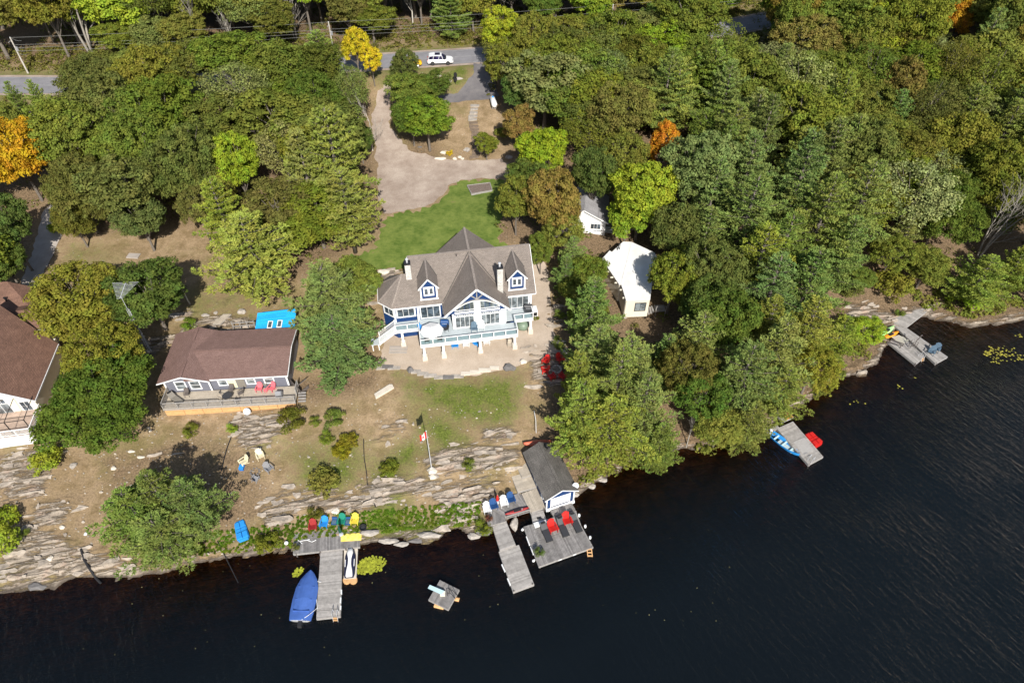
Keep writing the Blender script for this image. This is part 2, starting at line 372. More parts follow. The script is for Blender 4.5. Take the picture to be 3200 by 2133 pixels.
def uv_metric(me):
    uvl = me.uv_layers.new(name='UVMap'); n = len(me.polygons)
    if n == 0: return
    nr = np.empty(n * 3); me.polygons.foreach_get('normal', nr); nr = nr.reshape(-1, 3)
    u = np.stack([-nr[:, 1], nr[:, 0], np.zeros(n)], 1); l = np.linalg.norm(u, axis=1); fl = l < .05
    u[fl] = (1, 0, 0); l[fl] = 1; u /= l[:, None]; v = np.cross(nr, u)
    ls = np.empty(n, int); lt = np.empty(n, int); me.polygons.foreach_get('loop_start', ls); me.polygons.foreach_get('loop_total', lt)
    pid = np.repeat(np.arange(n), lt); vi = np.empty(len(me.loops), int); me.loops.foreach_get('vertex_index', vi)
    co = np.empty(len(me.vertices) * 3); me.vertices.foreach_get('co', co); co = co.reshape(-1, 3)[vi]
    uv = np.stack([(co * u[pid]).sum(1), (co * v[pid]).sum(1)], 1); uvl.data.foreach_set('uv', uv.ravel())
# ================================================================ GROUND
def axis(lo, hi, a, b, fine, coarse):
    L = [a]; x = a
    while x < b: x += fine; L.append(x)
    g = fine
    while x < hi: g = min(g * 1.15, coarse); x += g; L.append(x)
    x = a; g = fine; M = []
    while x > lo: g = min(g * 1.15, coarse); x -= g; M.append(x)
    return np.array(M[::-1] + L)
def axis2d(segs):
    L = [segs[0][0]]
    for a, b, st in segs:
        while L[-1] < b - 1e-6: L.append(L[-1] + st)
    return np.array(L)
gx = axis2d([(-420, -180, 12), (-180, -110, 3), (-110, -64, 1.2), (-64, 62, .32), (62, 110, .8), (110, 190, 3), (190, 420, 12)]); gy = axis2d([(-60, 20, 8), (20, 33, 1.3), (33, 76, .27), (76, 150, .9), (150, 215, 2), (215, 620, 14)])
XX, YY = np.meshgrid(gx, gy); P = np.stack([XX.ravel(), YY.ravel()], 1)
Zt = height(P)
def zone_attr(P):
    n = len(P); rock = np.zeros(n); green = np.zeros(n); brown = np.zeros(n)
    near = (P[:, 1] < 78) & (abs(P[:, 0]) < 90); rock[near] = zones(P[near])
    d, ins = polydist(P, _land); s = np.where(ins, d, -d)
    rock = np.maximum(rock, np.clip(1.15 - s / 1.5, 0, 1))
    def soft(polys, w):
        o = np.zeros(n)
        for V, z, st in polys:
            V = W(V, z); dd, i = polydist(P, V); o = np.maximum(o, st * np.clip(.5 + np.where(i, dd, -dd) / w, 0, 1))
        return o
    green = soft([([(1230,1175),(1640,1170),(1650,1290),(1560,1340),(1420,1330),(1300,1260)],3.5,.72),([(1300,1270),(1420,1300),(1480,1370),(1380,1400),(1300,1340)],3,.75),
                  ([(900,1390),(1140,1380),(1150,1500),(1060,1540),(900,1520)],2.2,.62),([(1190,1560),(1260,1550),(1260,1640),(1200,1680),(1130,1670)],1,1.),
                  ([(1130,1620),(1500,1600),(1540,1640),(1430,1665),(1250,1690),(1140,1700)],.8,.85),([(1150,1460),(1290,1380),(1330,1400),(1250,1500),(1170,1510)],2.1,.9),
                  ([(1240,1390),(1300,1370),(1290,1440),(1230,1450)],2.2,.6),([(640,1100),(700,1080),(680,1200)],4,.2),
                  ([(560,900),(900,880),(800,1000),(560,1000)],5,.45),([(180,760),(330,740),(330,860),(200,860)],5.5,.4),([(760,1400),(860,1330),(900,1350),(800,1440)],2.7,.5),
                  ([(1380,200),(1500,200),(1470,260),(1400,290)],12.5,.75),([(500,1700),(900,1600),(920,1680),(700,1720)],.8,.4),([(0,240),(650,215),(650,190),(0,200)],13,.6),
                  ([(0,1730),(60,1700),(110,1760),(40,1810)],.8,.6),([(1060,880),(1200,830),(1180,770),(1060,780)],6,.4),([(1500,1390),(1660,1250),(1640,1180),(1540,1250)],3,.4)], 5)
    brown = soft([([(900,1180),(1180,1160),(1170,1210),(1000,1250),(920,1240)],3.9,.9),([(300,1430),(640,1360),(820,1420),(860,1600),(640,1700),(300,1700)],2,.65),
                  ([(0,1440),(300,1400),(340,1700),(0,1720)],2,.4),([(620,850),(760,850),(700,1000)],5,.5),([(1180,440),(1560,470),(1560,520),(1180,560)],8,.4),
                  ([(2580,880),(2780,870),(2800,940),(2620,960)],2,1.),([(1700,1000),(1780,980),(1790,1090),(1700,1090)],4,.7),([(1900,990),(2100,980),(2100,1060),(1880,1060)],4,1.),
                  ([(1220,400),(1380,440),(1420,500),(1290,500)],9,.7)], 4)
    # forest floor litter wherever the ground lies away from the open plots
    V = [(0,890),(90,840),(150,640),(215,650),(215,730),(400,720),(640,700),(900,880),(1080,800),(1190,640),(1180,480),(1150,380),(1190,210),(1510,200),(1500,300),(1590,340),(1590,560),(1540,640),
         (1540,760),(1680,780),(1790,900),(1780,1100),(1700,1200),(1660,1440),(1780,1540),(3200,1540),(3200,2133),(0,2133)]
    V = np.array([on(*q)[:2] for q in V]); dd, i = polydist(P, V)
    far = np.clip(.5 + np.where(i, -dd, dd) / 6, 0, 1); far = np.where(P[:, 1] < 40, 0, far)
    brown = np.maximum(brown, far * .95); green *= (1 - far * .8)
    rd, _ = polydist(P, ROADW, False); vg = np.clip(1.6 - rd / 8, 0, 1); brown = brown * (1 - vg); green = np.maximum(green, vg * .55)
    return rock, green, brown, np.clip(-s / 6, 0, 1)
ROADPX = [(-300, 268, 13), (0, 266, 13), (200, 267, 13), (420, 256, 13), (660, 234, 13), (900, 212, 13.1), (1190, 193, 13.2), (1400, 180, 13.3), (1520, 172, 13.4),
          (1700, 156, 13.4), (1950, 128, 13.5), (2240, 92, 13.5), (2330, 76, 13.5), (2520, 40, 13.5), (2800, -30, 13.6), (3100, -110, 13.8)]
ROADW = np.array([at(*q) for q in ROADPX])
rdist, _ = polydist(P, ROADW, False)
rz = np.interp(P[:, 0], ROADW[:, 0], [q[2] for q in ROADPX])
wgt = np.clip(1.7 - rdist / 7.5, 0, 1); Zt = Zt * (1 - wgt) + (rz) * wgt
_oldheight = height
def height(P, fine=True):
    P = np.atleast_2d(np.asarray(P, float)); z = _oldheight(P, fine); m = P[:, 1] > 95
    if m.any():
        d, _ = polydist(P[m], ROADW, False); w = np.clip(1.7 - d / 7.5, 0, 1)
        z[m] = z[m] * (1 - w) + np.interp(P[m][:, 0], ROADW[:, 0], [q[2] for q in ROADPX]) * w
    return z
nx, ny = len(gx), len(gy)
me = bpy.data.meshes.new('ground'); vv = np.stack([P[:, 0], P[:, 1], Zt], 1)
me.vertices.add(len(vv)); me.vertices.foreach_set('co', vv.ravel())
ii = (np.arange(ny - 1)[:, None] * nx + np.arange(nx - 1)[None]).ravel()
qd = np.stack([ii, ii + 1, ii + nx + 1, ii + nx], 1)
me.loops.add(qd.size); me.loops.foreach_set('vertex_index', qd.ravel()); me.polygons.add(len(qd))
me.polygons.foreach_set('loop_start', np.arange(0, qd.size, 4)); me.polygons.foreach_set('loop_total', np.full(len(qd), 4))
me.polygons.foreach_set('use_smooth', np.ones(len(qd), bool)); me.update(); me.validate()
at_ = me.color_attributes.new('zones', 'FLOAT_COLOR', 'POINT'); rk, gr, br, wt = zone_attr(P)
at_.data.foreach_set('color', np.stack([rk, gr, br, wt], 1).ravel())
ground = bpy.data.objects.new('ground', me); col.objects.link(ground); ground['kind'] = 'structure'
def ground_mat():
    m, ns, ls = newmat('ground_soil'); b = ns['Principled BSDF']; b.inputs['Roughness'].default_value = .95; b.inputs['Specular IOR Level'].default_value = .15
    g = N(ns, 'NewGeometry'); pos = g.outputs['Position']; ca = N(ns, 'VertexColor', layer_name='zones')
    sp = N(ns, 'SeparateColor'); ls.new(ca.outputs[0], sp.inputs[0])
    def noise(sc, det=5., off=(0, 0, 0), st=(1, 1, 1), rough=.65, dist=0.):
        mp = N(ns, 'Mapping'); mp.inputs['Location'].default_value = off; mp.inputs['Scale'].default_value = st; ls.new(pos, mp.inputs[0])
        n = N(ns, 'TexNoise', i_Scale=sc, i_Detail=det, i_Roughness=rough, i_Distortion=dist); ls.new(mp.outputs[0], n.inputs[0]); return n.outputs[0]
    def math2(op, a, b2):
        n = N(ns, 'Math', operation=op)
        for i, v in enumerate((a, b2)):
            if hasattr(v, 'links'): ls.new(v, n.inputs[i])
            else: n.inputs[i].default_value = v
        return n.outputs[0]
    big = noise(.13, 4, (3, 1, 0)); mid = noise(.6, 6, (9, 2, 0)); fine = noise(4.5, 5, (1, 5, 0), rough=.75); vf = noise(14, 3)
    # dry tan turf
    c = mix(ns, ls, ramp(ns, ls, mid, .32, .68), (.20, .145, .078), (.37, .275, .175))
    c = mix(ns, ls, ramp(ns, ls, big, .5, .64, 0, .45), c, (.15, .145, .045))
    # green
    gsum = math2('ADD', sp.outputs[1], math2('MULTIPLY', math2('SUBTRACT', mid, .5), 1.3)); gsum = math2('ADD', gsum, math2('MULTIPLY', math2('SUBTRACT', fine, .5), .5))
    c = mix(ns, ls, ramp(ns, ls, gsum, .25, .75), c, mix(ns, ls, ramp(ns, ls, fine, .35, .65), (.07, .095, .016), (.14, .17, .035)))
    # brown litter
    bsum = math2('ADD', sp.outputs[2], math2('MULTIPLY', math2('SUBTRACT', mid, .5), 1.2))
    c = mix(ns, ls, ramp(ns, ls, bsum, .3, .8), c, mix(ns, ls, ramp(ns, ls, fine, .35, .65), (.10, .075, .045), (.25, .175, .11)))
    # rock : pale pinkish granite with dark lichen, laid in streaky strata
    rot = N(ns, 'VectorRotate', rotation_type='Z_AXIS'); rot.inputs['Angle'].default_value = R(-12); ls.new(pos, rot.inputs[0])
    mp = N(ns, 'Mapping'); mp.inputs['Scale'].default_value = (.3, 2.6, 1); ls.new(rot.outputs[0], mp.inputs[0])
    st = N(ns, 'TexNoise', i_Scale=1., i_Detail=6., i_Roughness=.7, i_Distortion=.6); ls.new(mp.outputs[0], st.inputs[0])
    rc = mix(ns, ls, ramp(ns, ls, st.outputs[0], .36, .58), (.15, .125, .10), (.42, .36, .295))
    rc = mix(ns, ls, ramp(ns, ls, mid, .52, .66, 0, .6), rc, (.42, .30, .235))
    rc = mix(ns, ls, ramp(ns, ls, fine, .55, .7, 0, .7), rc, (.10, .095, .085))
    vor = N(ns, 'TexVoronoi', feature='DISTANCE_TO_EDGE', i_Scale=.5); mp2 = N(ns, 'Mapping'); mp2.inputs['Scale'].default_value = (.28, 2.4, 1)
    dn = mix(ns, ls, .35, rot.outputs[0], N(ns, 'TexNoise', i_Scale=.5, i_Detail=4.).outputs[1], 'ADD'); ls.new(dn, mp2.inputs[0]); ls.new(mp2.outputs[0], vor.inputs[0])
    crack = ramp(ns, ls, vor.outputs[0], .0, .09, .35, 1)
    rc = mix(ns, ls, crack, (.07, .06, .05), rc)
    szw = N(ns, 'SeparateXYZ'); ls.new(pos, szw.inputs[0]); rc = mix(ns, ls, ramp(ns, ls, szw.outputs[2], .12, .42), (.10, .082, .066), rc)
    rs = math2('ADD', sp.outputs[0], math2('MULTIPLY', math2('SUBTRACT', st.outputs[0], .5), 2.6)); rs = math2('ADD', rs, math2('MULTIPLY', math2('SUBTRACT', fine, .5), .7))
    rmask = ramp(ns, ls, rs, .72, .95)
    c = mix(ns, ls, rmask, c, rc)
    c = mix(ns, ls, 1., c, mix(ns, ls, ramp(ns, ls, fine, .3, .7), (.72, .7, .68), (1.28, 1.25, 1.2)), 'MULTIPLY')
    # scattered small stones and pale leaf litter
    vs = N(ns, 'TexVoronoi', i_Scale=1.7, i_Randomness=1.); ls.new(pos, vs.inputs[0])
    sm = math2('MULTIPLY', math2('LESS_THAN', vs.outputs[0], .12), ramp(ns, ls, mid, .5, .6))
    c = mix(ns, ls, sm, c, (.40, .36, .31))
    c = mix(ns, ls, ramp(ns, ls, vf, .6, .75, 0, .35), c, (.05, .04, .03))
    # lake bed mud below the waterline
    sx = N(ns, 'SeparateXYZ'); ls.new(pos, sx.inputs[0])
    bed = mix(ns, ls, ramp(ns, ls, mid, .4, .6), (.06, .032, .012), (.19, .105, .045))
    c = mix(ns, ls, ramp(ns, ls, sx.outputs[2], .02, -.1), c, bed)
    ls.new(c, b.inputs['Base Color'])
    bp = N(ns, 'Bump', i_Strength=.8, i_Distance=.12); hh = math2('ADD', fine, math2('MULTIPLY', st.outputs[0], rmask)); hh = math2('ADD', hh, math2('MULTIPLY', crack, rmask)); ls.new(hh, bp.inputs['Height']); ls.new(bp.outputs[0], b.inputs['Normal'])
    return m
me.materials.append(ground_mat())
# ---------------------------------------------------------------- water
def water_mat():
    m, ns, ls = newmat('lake_water'); ns.remove(ns['Principled BSDF']); out = ns['Material Output']
    g = N(ns, 'NewGeometry'); rot = N(ns, 'VectorRotate', rotation_type='Z_AXIS'); rot.inputs['Angle'].default_value = R(58); ls.new(g.outputs['Position'], rot.inputs[0])
    def nz(scale, st, det=3., rough=.6, dist=.4):
        mp = N(ns, 'Mapping'); mp.inputs['Scale'].default_value = st; ls.new(rot.outputs[0], mp.inputs[0])
        n = N(ns, 'TexNoise', i_Scale=scale, i_Detail=det, i_Roughness=rough, i_Distortion=dist); ls.new(mp.outputs[0], n.inputs[0]); return n.outputs[0]
    a = nz(1.7, (.3, 1, 1), 4., .62, .7); b = nz(6, (.4, 1, 1), 3.); c = nz(.07, (1, 1, 1), 2.)
    mm = N(ns, 'Math', operation='MULTIPLY_ADD', i_1=.45); ls.new(b, mm.inputs[0]); ls.new(a, mm.inputs[2])
    mp = ramp(ns, ls, c, .36, .62, .7, 1.15); m2 = N(ns, 'Math', operation='MULTIPLY'); ls.new(mm.outputs[0], m2.inputs[0]); ls.new(mp, m2.inputs[1])
    bp = N(ns, 'Bump', i_Strength=1., i_Distance=.18); ls.new(m2.outputs[0], bp.inputs['Height'])
    gl = N(ns, 'BsdfGlossy'); gl.inputs['Roughness'].default_value = .05; gl.inputs['Color'].default_value = (1, 1, 1, 1); ls.new(bp.outputs[0], gl.inputs['Normal'])
    tr = N(ns, 'BsdfTransparent'); tr.inputs[0].default_value = (.46, .33, .2, 1)
    df = N(ns, 'BsdfDiffuse'); df.inputs[0].default_value = (.004, .006, .0075, 1)
    ca = N(ns, 'VertexColor', layer_name='depth'); s0 = N(ns, 'SeparateColor'); ls.new(ca.outputs[0], s0.inputs[0])
    m0 = N(ns, 'MixShader'); ls.new(s0.outputs[0], m0.inputs[0]); ls.new(tr.outputs[0], m0.inputs[1]); ls.new(df.outputs[0], m0.inputs[2])
    fr = N(ns, 'Fresnel', i_IOR=1.33); ls.new(bp.outputs[0], fr.inputs['Normal'])
    m1 = N(ns, 'MixShader'); ls.new(fr.outputs[0], m1.inputs[0]); ls.new(m0.outputs[0], m1.inputs[1]); ls.new(gl.outputs[0], m1.inputs[2]); ls.new(m1.outputs[0], out.inputs[0])
    return m
wx = axis(-420, 420, -70, 90, 1.2, 12); wy = axis(-60, 160, 20, 80, 1.2, 12); WX, WY = np.meshgrid(wx, wy)
PW = np.stack([WX.ravel(), WY.ravel()], 1); nx, ny = len(wx), len(wy)
ii = (np.arange(ny - 1)[:, None] * nx + np.arange(nx - 1)[None]).ravel()
me = bpy.data.meshes.new('lake_water'); me.from_pydata(np.hstack([PW, np.zeros((len(PW), 1))]).tolist(), [], np.stack([ii, ii + 1, ii + nx + 1, ii + nx], 1).tolist())
dd, ins = polydist(PW, _land); dep = np.clip((np.where(ins, -dd, dd) - .5) / 15, 0, 1) ** .7
ca = me.color_attributes.new('depth', 'FLOAT_COLOR', 'POINT'); ca.data.foreach_set('color', np.stack([dep, dep, dep, dep], 1).ravel())
me.materials.append(water_mat()); water = bpy.data.objects.new('lake_water', me); col.objects.link(water); water['kind'] = 'structure'
_Z2 = Zt.reshape(len(gy), len(gx))
def meshz(V):
    i = np.clip(np.searchsorted(gx, V[:, 0]) - 1, 0, len(gx) - 2); j = np.clip(np.searchsorted(gy, V[:, 1]) - 1, 0, len(gy) - 2)
    tx = (V[:, 0] - gx[i]) / (gx[i + 1] - gx[i]); ty = (V[:, 1] - gy[j]) / (gy[j + 1] - gy[j])
    return (_Z2[j, i] * (1 - tx) + _Z2[j, i + 1] * tx) * (1 - ty) + (_Z2[j + 1, i] * (1 - tx) + _Z2[j + 1, i + 1] * tx) * ty
def gh(x, y): return float(meshz(np.array([[x, y]]))[0])
# ---------------------------------------------------------------- draped sheets
def sheet(name, poly, m, off=.04, step=1.2, wob=.25, world=False, seed=1, label=None):
    rnd = random.Random(seed); B = [Vector(q) if world else Vector(on(*q)[:2]) for q in poly]; ring = []
    for i, a in enumerate(B):
        b = B[(i + 1) % len(B)]; k = max(1, int((b - a).length / (step * .6)))
        for j in range(k):
            p = a.lerp(b, j / k); nrm = Vector((-(b - a).y, (b - a).x)).normalized()
            ring.append(p + nrm * (rnd.uniform(-wob, wob) if j else 0))
    A = np.array([tuple(p) for p in ring]); lo = A.min(0); hi = A.max(0)
    G = np.array([(x, y) for x in np.arange(lo[0], hi[0], step) for y in np.arange(lo[1], hi[1], step)])
    d, i = polydist(G, A); G = G[i & (d > step * .35)]
    pts = [Vector(p) for p in np.vstack([A, G])]; n = len(A)
    vo, _, fo, *_r = delaunay_2d_cdt(pts, [], [list(range(n))], 1, 1e-4)
    V = np.array([tuple(v) for v in vo]); z = meshz(V) + off
    mb = MB(); mb.v = [(v[0], v[1], zz) for v, zz in zip(V, z)]; mb.f = [tuple(f) for f in fo]
    o = mb.build(name, m, smooth=True); o['kind'] = 'structure'
    if label: o['label'] = label
    if sum(p.normal.z for p in o.data.polygons) < 0: o.data.flip_normals()
    return o
def gravelmat(name, c, c2, sc=.25, speck=.5):
    m, ns, ls = newmat(name); b = ns['Principled BSDF']; b.inputs['Roughness'].default_value = .95; b.inputs['Specular IOR Level'].default_value = .1
    g = N(ns, 'NewGeometry'); a = N(ns, 'TexNoise', i_Scale=sc, i_Detail=6., i_Roughness=.7); d = N(ns, 'TexNoise', i_Scale=9., i_Detail=4., i_Roughness=.8)
    ls.new(g.outputs['Position'], a.inputs[0]); ls.new(g.outputs['Position'], d.inputs[0])
    o = mix(ns, ls, ramp(ns, ls, a.outputs[0], .35, .65), c, c2); o = mix(ns, ls, ramp(ns, ls, d.outputs[0], .35, .75, 0, speck), o, tuple(x * .5 for x in c))
    ls.new(o, b.inputs['Base Color']); bp = N(ns, 'Bump', i_Strength=.5, i_Distance=.03); ls.new(d.outputs[0], bp.inputs['Height']); ls.new(bp.outputs[0], b.inputs['Normal'])
    return m
gravel = gravelmat('pinkish_gravel', (.33, .255, .205), (.54, .45, .375), .3, .75); gravel2 = gravelmat('patio_gravel', (.46, .37, .285), (.58, .48, .385), .4, .6)
asphalt = gravelmat('worn_asphalt', (.20, .195, .205), (.27, .262, .275), .3, .2); asphalt2 = gravelmat('dark_driveway_asphalt', (.13, .122, .13), (.21, .195, .19), .35, .3)
concrete = gravelmat('pale_concrete', (.36, .32, .28), (.46, .41, .37), .5, .2)
def lawnmat():
    m, ns, ls = newmat('mown_lawn'); b = ns['Principled BSDF']; b.inputs['Roughness'].default_value = .9; b.inputs['Specular IOR Level'].default_value = .1
    g = N(ns, 'NewGeometry')
    def nz(s, st=(1, 1, 1), d=5.):
        mp = N(ns, 'Mapping'); mp.inputs['Scale'].default_value = st; ls.new(g.outputs['Position'], mp.inputs[0]); n = N(ns, 'TexNoise', i_Scale=s, i_Detail=d, i_Roughness=.7); ls.new(mp.outputs[0], n.inputs[0]); return n.outputs[0]
    o = mix(ns, ls, ramp(ns, ls, nz(.5, (1, 1, 1)), .38, .62), (.06, .105, .018), (.165, .205, .05))
    o = mix(ns, ls, ramp(ns, ls, nz(3, (.5, 1.6, 1)), .35, .7, 0, .7), o, (.17, .215, .045)); o = mix(ns, ls, ramp(ns, ls, nz(11), .55, .75, 0, .6), o, (.02, .045, .006))
    o = mix(ns, ls, ramp(ns, ls, nz(.5, (1, 1, 1), 3.), .64, .72, 0, .6), o, (.22, .17, .08))
    ls.new(o, b.inputs['Base Color']); bp = N(ns, 'Bump', i_Strength=.6, i_Distance=.06); ls.new(nz(8), bp.inputs['Height']); ls.new(bp.outputs[0], b.inputs['Normal']); return m
lawn = lawnmat()
def offs(poly, w):
    o = []; n = len(poly)
    for i in range(n):
        d = Vector(poly[min(i + 1, n - 1)]) - Vector(poly[max(i - 1, 0)]); d.normalize(); o.append((poly[i][0] - d.y * w, poly[i][1] + d.x * w))
    return o
rw = [tuple(q) for q in ROADW]
sheet('road', offs(rw, -3.4) + offs(rw, 3.4)[::-1], asphalt, .05, 2.5, .05, True, 2)
def stripe(w, wd, zoff):
    mb = MB(); a = offs(rw, w - wd / 2); b = offs(rw, w + wd / 2)
    def dens(L):
        o = []
        for i in range(len(L) - 1):
            for j in range(10): t = j / 10; o.append((L[i][0] * (1 - t) + L[i + 1][0] * t, L[i][1] * (1 - t) + L[i + 1][1] * t))
        return o
    a = dens(a); b = dens(b); za = meshz(np.array(a)); zb = meshz(np.array(b))
    for i in range(len(a) - 1): mb.add([(*a[i], za[i] + zoff), (*a[i + 1], za[i + 1] + zoff), (*b[i + 1], zb[i + 1] + zoff), (*b[i], zb[i] + zoff)], [(0, 1, 2, 3)])
    return mb
linem = mat('faded_road_paint', (.34, .335, .33), .8, .35, 1.2)
for w in (-.15, 2.9, -2.9):
    o = stripe(w, .14, .075).build('road_marking', linem); o['kind'] = 'structure'
for w in (3.75, -3.75):
    o = stripe(w, .9, .035).build('road_shoulder', gravel); o['kind'] = 'structure'
sheet('driveway', [(1200,262),(1232,240),(1222,330),(1218,400),(1240,420),(1258,450),(1300,478),(1400,498),(1490,500),(1570,495),(1592,520),(1585,552),(1520,558),(1440,562),(1400,580),(1385,610),(1340,640),(1260,662),(1200,668),(1182,620),(1178,540),(1172,440),(1160,380),(1178,300)], gravel, .05, 1.4, .35)
sheet('upper_driveway', [(1366,300),(1430,292),(1455,262),(1482,225),(1480,198),(1520,200),(1540,240),(1560,300),(1540,312),(1470,315),(1385,326),(1360,318)], asphalt2, .05, 1.2, .2)
sheet('lawn', [(1170,780),(1185,740),(1200,690),(1230,668),(1300,660),(1350,642),(1390,612),(1405,582),(1440,565),(1530,562),(1580,565),(1570,640),(1560,760),(1640,790),(1600,860),(1400,830),(1270,850),(1190,840),(1120,890),(1060,850),(1090,800)], lawn, .045, .8, .6)
sheet('patio', [(1195,1000),(1260,960),(1400,940),(1600,860),(1650,800),(1690,800),(1715,850),(1722,960),(1735,1060),(1745,1095),(1700,1115),(1600,1148),(1500,1172),(1400,1180),(1345,1176),(1310,1160),(1240,1150),(1180,1140),(1200,1070)], gravel2, .05, .8, .15)
sheet('side_driveway', [(60,900),(100,790),(125,700),(140,655),(165,630),(205,655),(200,720),(170,790),(150,830),(120,880),(100,920)], concrete, .05, 1.2, .2)
sheet('gravel_track', [(40,352),(150,345),(230,348),(240,362),(150,380),(50,382)], gravel, .05, 1.2, .3)

# ---------------------------------------------------------------- broken bedrock ledges : raised slabs laid along the strata
rnd = random.Random(12); mb = MB(); A_ = R(12)
for (poly, z0), V in zip(ROCKS, rockw):
    lo = V.min(0); hi = V.max(0); area = (hi - lo).prod(); n = int(area * .34)
    C_ = np.array([(rnd.uniform(lo[0], hi[0]), rnd.uniform(lo[1], hi[1])) for _ in range(n)]); d, ins = polydist(C_, V)
    for (x, y), dd, ii_ in zip(C_, d, ins):
        if not ii_ and dd > .5: continue
        z = gh(x, y)
        if z < .12: continue
        L = rnd.uniform(.35, 1.7) * (1.3 if rnd.random() < .25 else 1); w = rnd.uniform(.16, .72); a = A_ + rnd.uniform(-.2, .2); c, s_ = math.cos(a), math.sin(a); k = 8; bot = []; top = []; h_ = rnd.uniform(.02, .17); ph = rnd.random() * 9
        for j in range(k):
            t = 2 * math.pi * j / k; q = 1 + .28 * math.sin(2.7 * t + ph) + rnd.uniform(-.12, .12); u = L * .5 * q * math.copysign(abs(math.cos(t)) ** .6, math.cos(t)); v = w * .5 * q * math.copysign(abs(math.sin(t)) ** .6, math.sin(t))
            bot.append((x + u * c - v * s_, y + u * s_ + v * c, z - .3)); top.append((x + u * .94 * c - v * .85 * s_, y + u * .94 * s_ + v * .85 * c, z + h_ + (v / w) * .1 + rnd.uniform(-.02, .02)))
        mb.loft([bot, top])
o = mb.build('bedrock_ledges', mat('ledge_granite', (.41, .35, .285), .92, .5, 1.6, .9, island=.22, c2=(.20, .17, .14)), kind='stuff', label='raised broken slabs of pale layered bedrock on the slope')
# ================================================================ TREES
def facemesh(name, V, n, m):
    """V: (k*n,3) array of k polygons with n corners"""
    me = bpy.data.meshes.new(name); k = len(V) // n
    me.vertices.add(len(V)); me.vertices.foreach_set('co', V.astype(np.float32).ravel())
    me.loops.add(len(V)); me.loops.foreach_set('vertex_index', np.arange(len(V)))
    me.polygons.add(k); me.polygons.foreach_set('loop_start', np.arange(0, len(V), n)); me.polygons.foreach_set('loop_total', np.full(k, n))
    me.update(); me.materials.append(m); return me
def unit(a): return a / (np.linalg.norm(a, axis=-1, keepdims=True) + 1e-9)
def leafquads(pos, nrm, size, rs, asp=.62):
    r = unit(rs.normal(size=pos.shape)); u = unit(np.cross(nrm, r)); v = np.cross(nrm, u)
    s = size * rs.uniform(.6, 1.25, (len(pos), 1)); a = u * s; b = v * s * asp
    fold = nrm * s * .18
    return np.stack([pos - a, pos - b + fold, pos + a, pos + b + fold], 1).reshape(-1, 3)
def decid(seed, rx=5., h=11., base=.28, ncl=75, lpc=210, leaf=.21, rcl=1.25, flat=1.0, gap=.0):
    if h > 5: ncl = int(ncl * 2.1); lpc = int(lpc * .66); rcl *= .72; leaf *= .84
    """crown of leaf clumps on an uneven envelope; returns trunk mesh, crown mesh"""
    rs = np.random.RandomState(seed); cz = h * (base + 1) / 2; rz = h * (1 - base) / 2
    lob = unit(rs.normal(size=(9, 3))); amp = rs.uniform(.1, .55, 9)
    C = []; tries = 0
    while len(C) < ncl and tries < 6000:
        tries += 1; d = unit(rs.normal(size=3)); 
        if d[2] < -.55: continue
        q = .66 + max(a * max(0, d @ l) ** 3 for a, l in zip(amp, lob)) * 1.15 + .08 * d[2]; rad = q * rs.uniform(.72, 1.) ** (1 if rs.rand() < .75 else 2.8)
        p = np.array([d[0] * rx * rad, d[1] * rx * rad, cz + d[2] * rz * rad * flat])
        if all(np.linalg.norm((p - c) * (1, 1, 1.1)) > rcl * .72 for c, _ in C): C.append((p, rs.uniform(.7, 1.25) * rcl * (.8 if d[2] > .7 else 1)))
    pos = []; nr = []
    for p, r in C:
        k = int(lpc * (r / rcl) ** 2); d = rs.normal(size=(k, 3)); d[:, 2] = np.abs(d[:, 2]) * .95 - .25 + rs.normal(size=k) * .25; d = unit(d)
        rr = r * rs.uniform(.55, 1.08, (k, 1)); pos.append(p + d * rr * (1, 1, .72)); nr.append(unit(d * .75 + rs.normal(size=(k, 3)) * .38 + (0, 0, .35)))
    pos = np.vstack(pos); nr = np.vstack(nr)
    if gap: keep = rs.rand(len(pos)) > gap; pos = pos[keep]; nr = nr[keep]
    crown = facemesh('crown', leafquads(pos, nr, leaf, rs), 4, leafm)
    rnd = random.Random(seed); mb = MB(); tr = .022 * h; fork = h * (base + .05)
    top = (rnd.uniform(-.4, .4), rnd.uniform(-.4, .4), h * .82)
    mb.tube([(0, 0, -.6), (0, 0, .4), (top[0] * .3, top[1] * .3, fork), top], [tr * 1.5, tr * 1.1, tr * .8, .04], 7)
    for p, r in C[::3]:
        z0 = rnd.uniform(fork * .8, fork * 1.5); z0 = min(z0, p[2] - .3); t = (z0 - .4) / (fork - .4)
        mb.tube([(top[0] * .3 * min(t, 1), top[1] * .3 * min(t, 1), z0), (p[0] * .5, p[1] * .5, z0 + (p[2] - z0) * .62), tuple(p)], [tr * .42, tr * .24, .03], 4, False)
    tm = tree_trunk(mb); return tm, crown
def tree_trunk(mb, m=None):
    me = bpy.data.meshes.new('trunk'); me.from_pydata(mb.v, [], mb.f); me.materials.append(m or bark)
    me.polygons.foreach_set('use_smooth', [True] * len(me.polygons)); return me
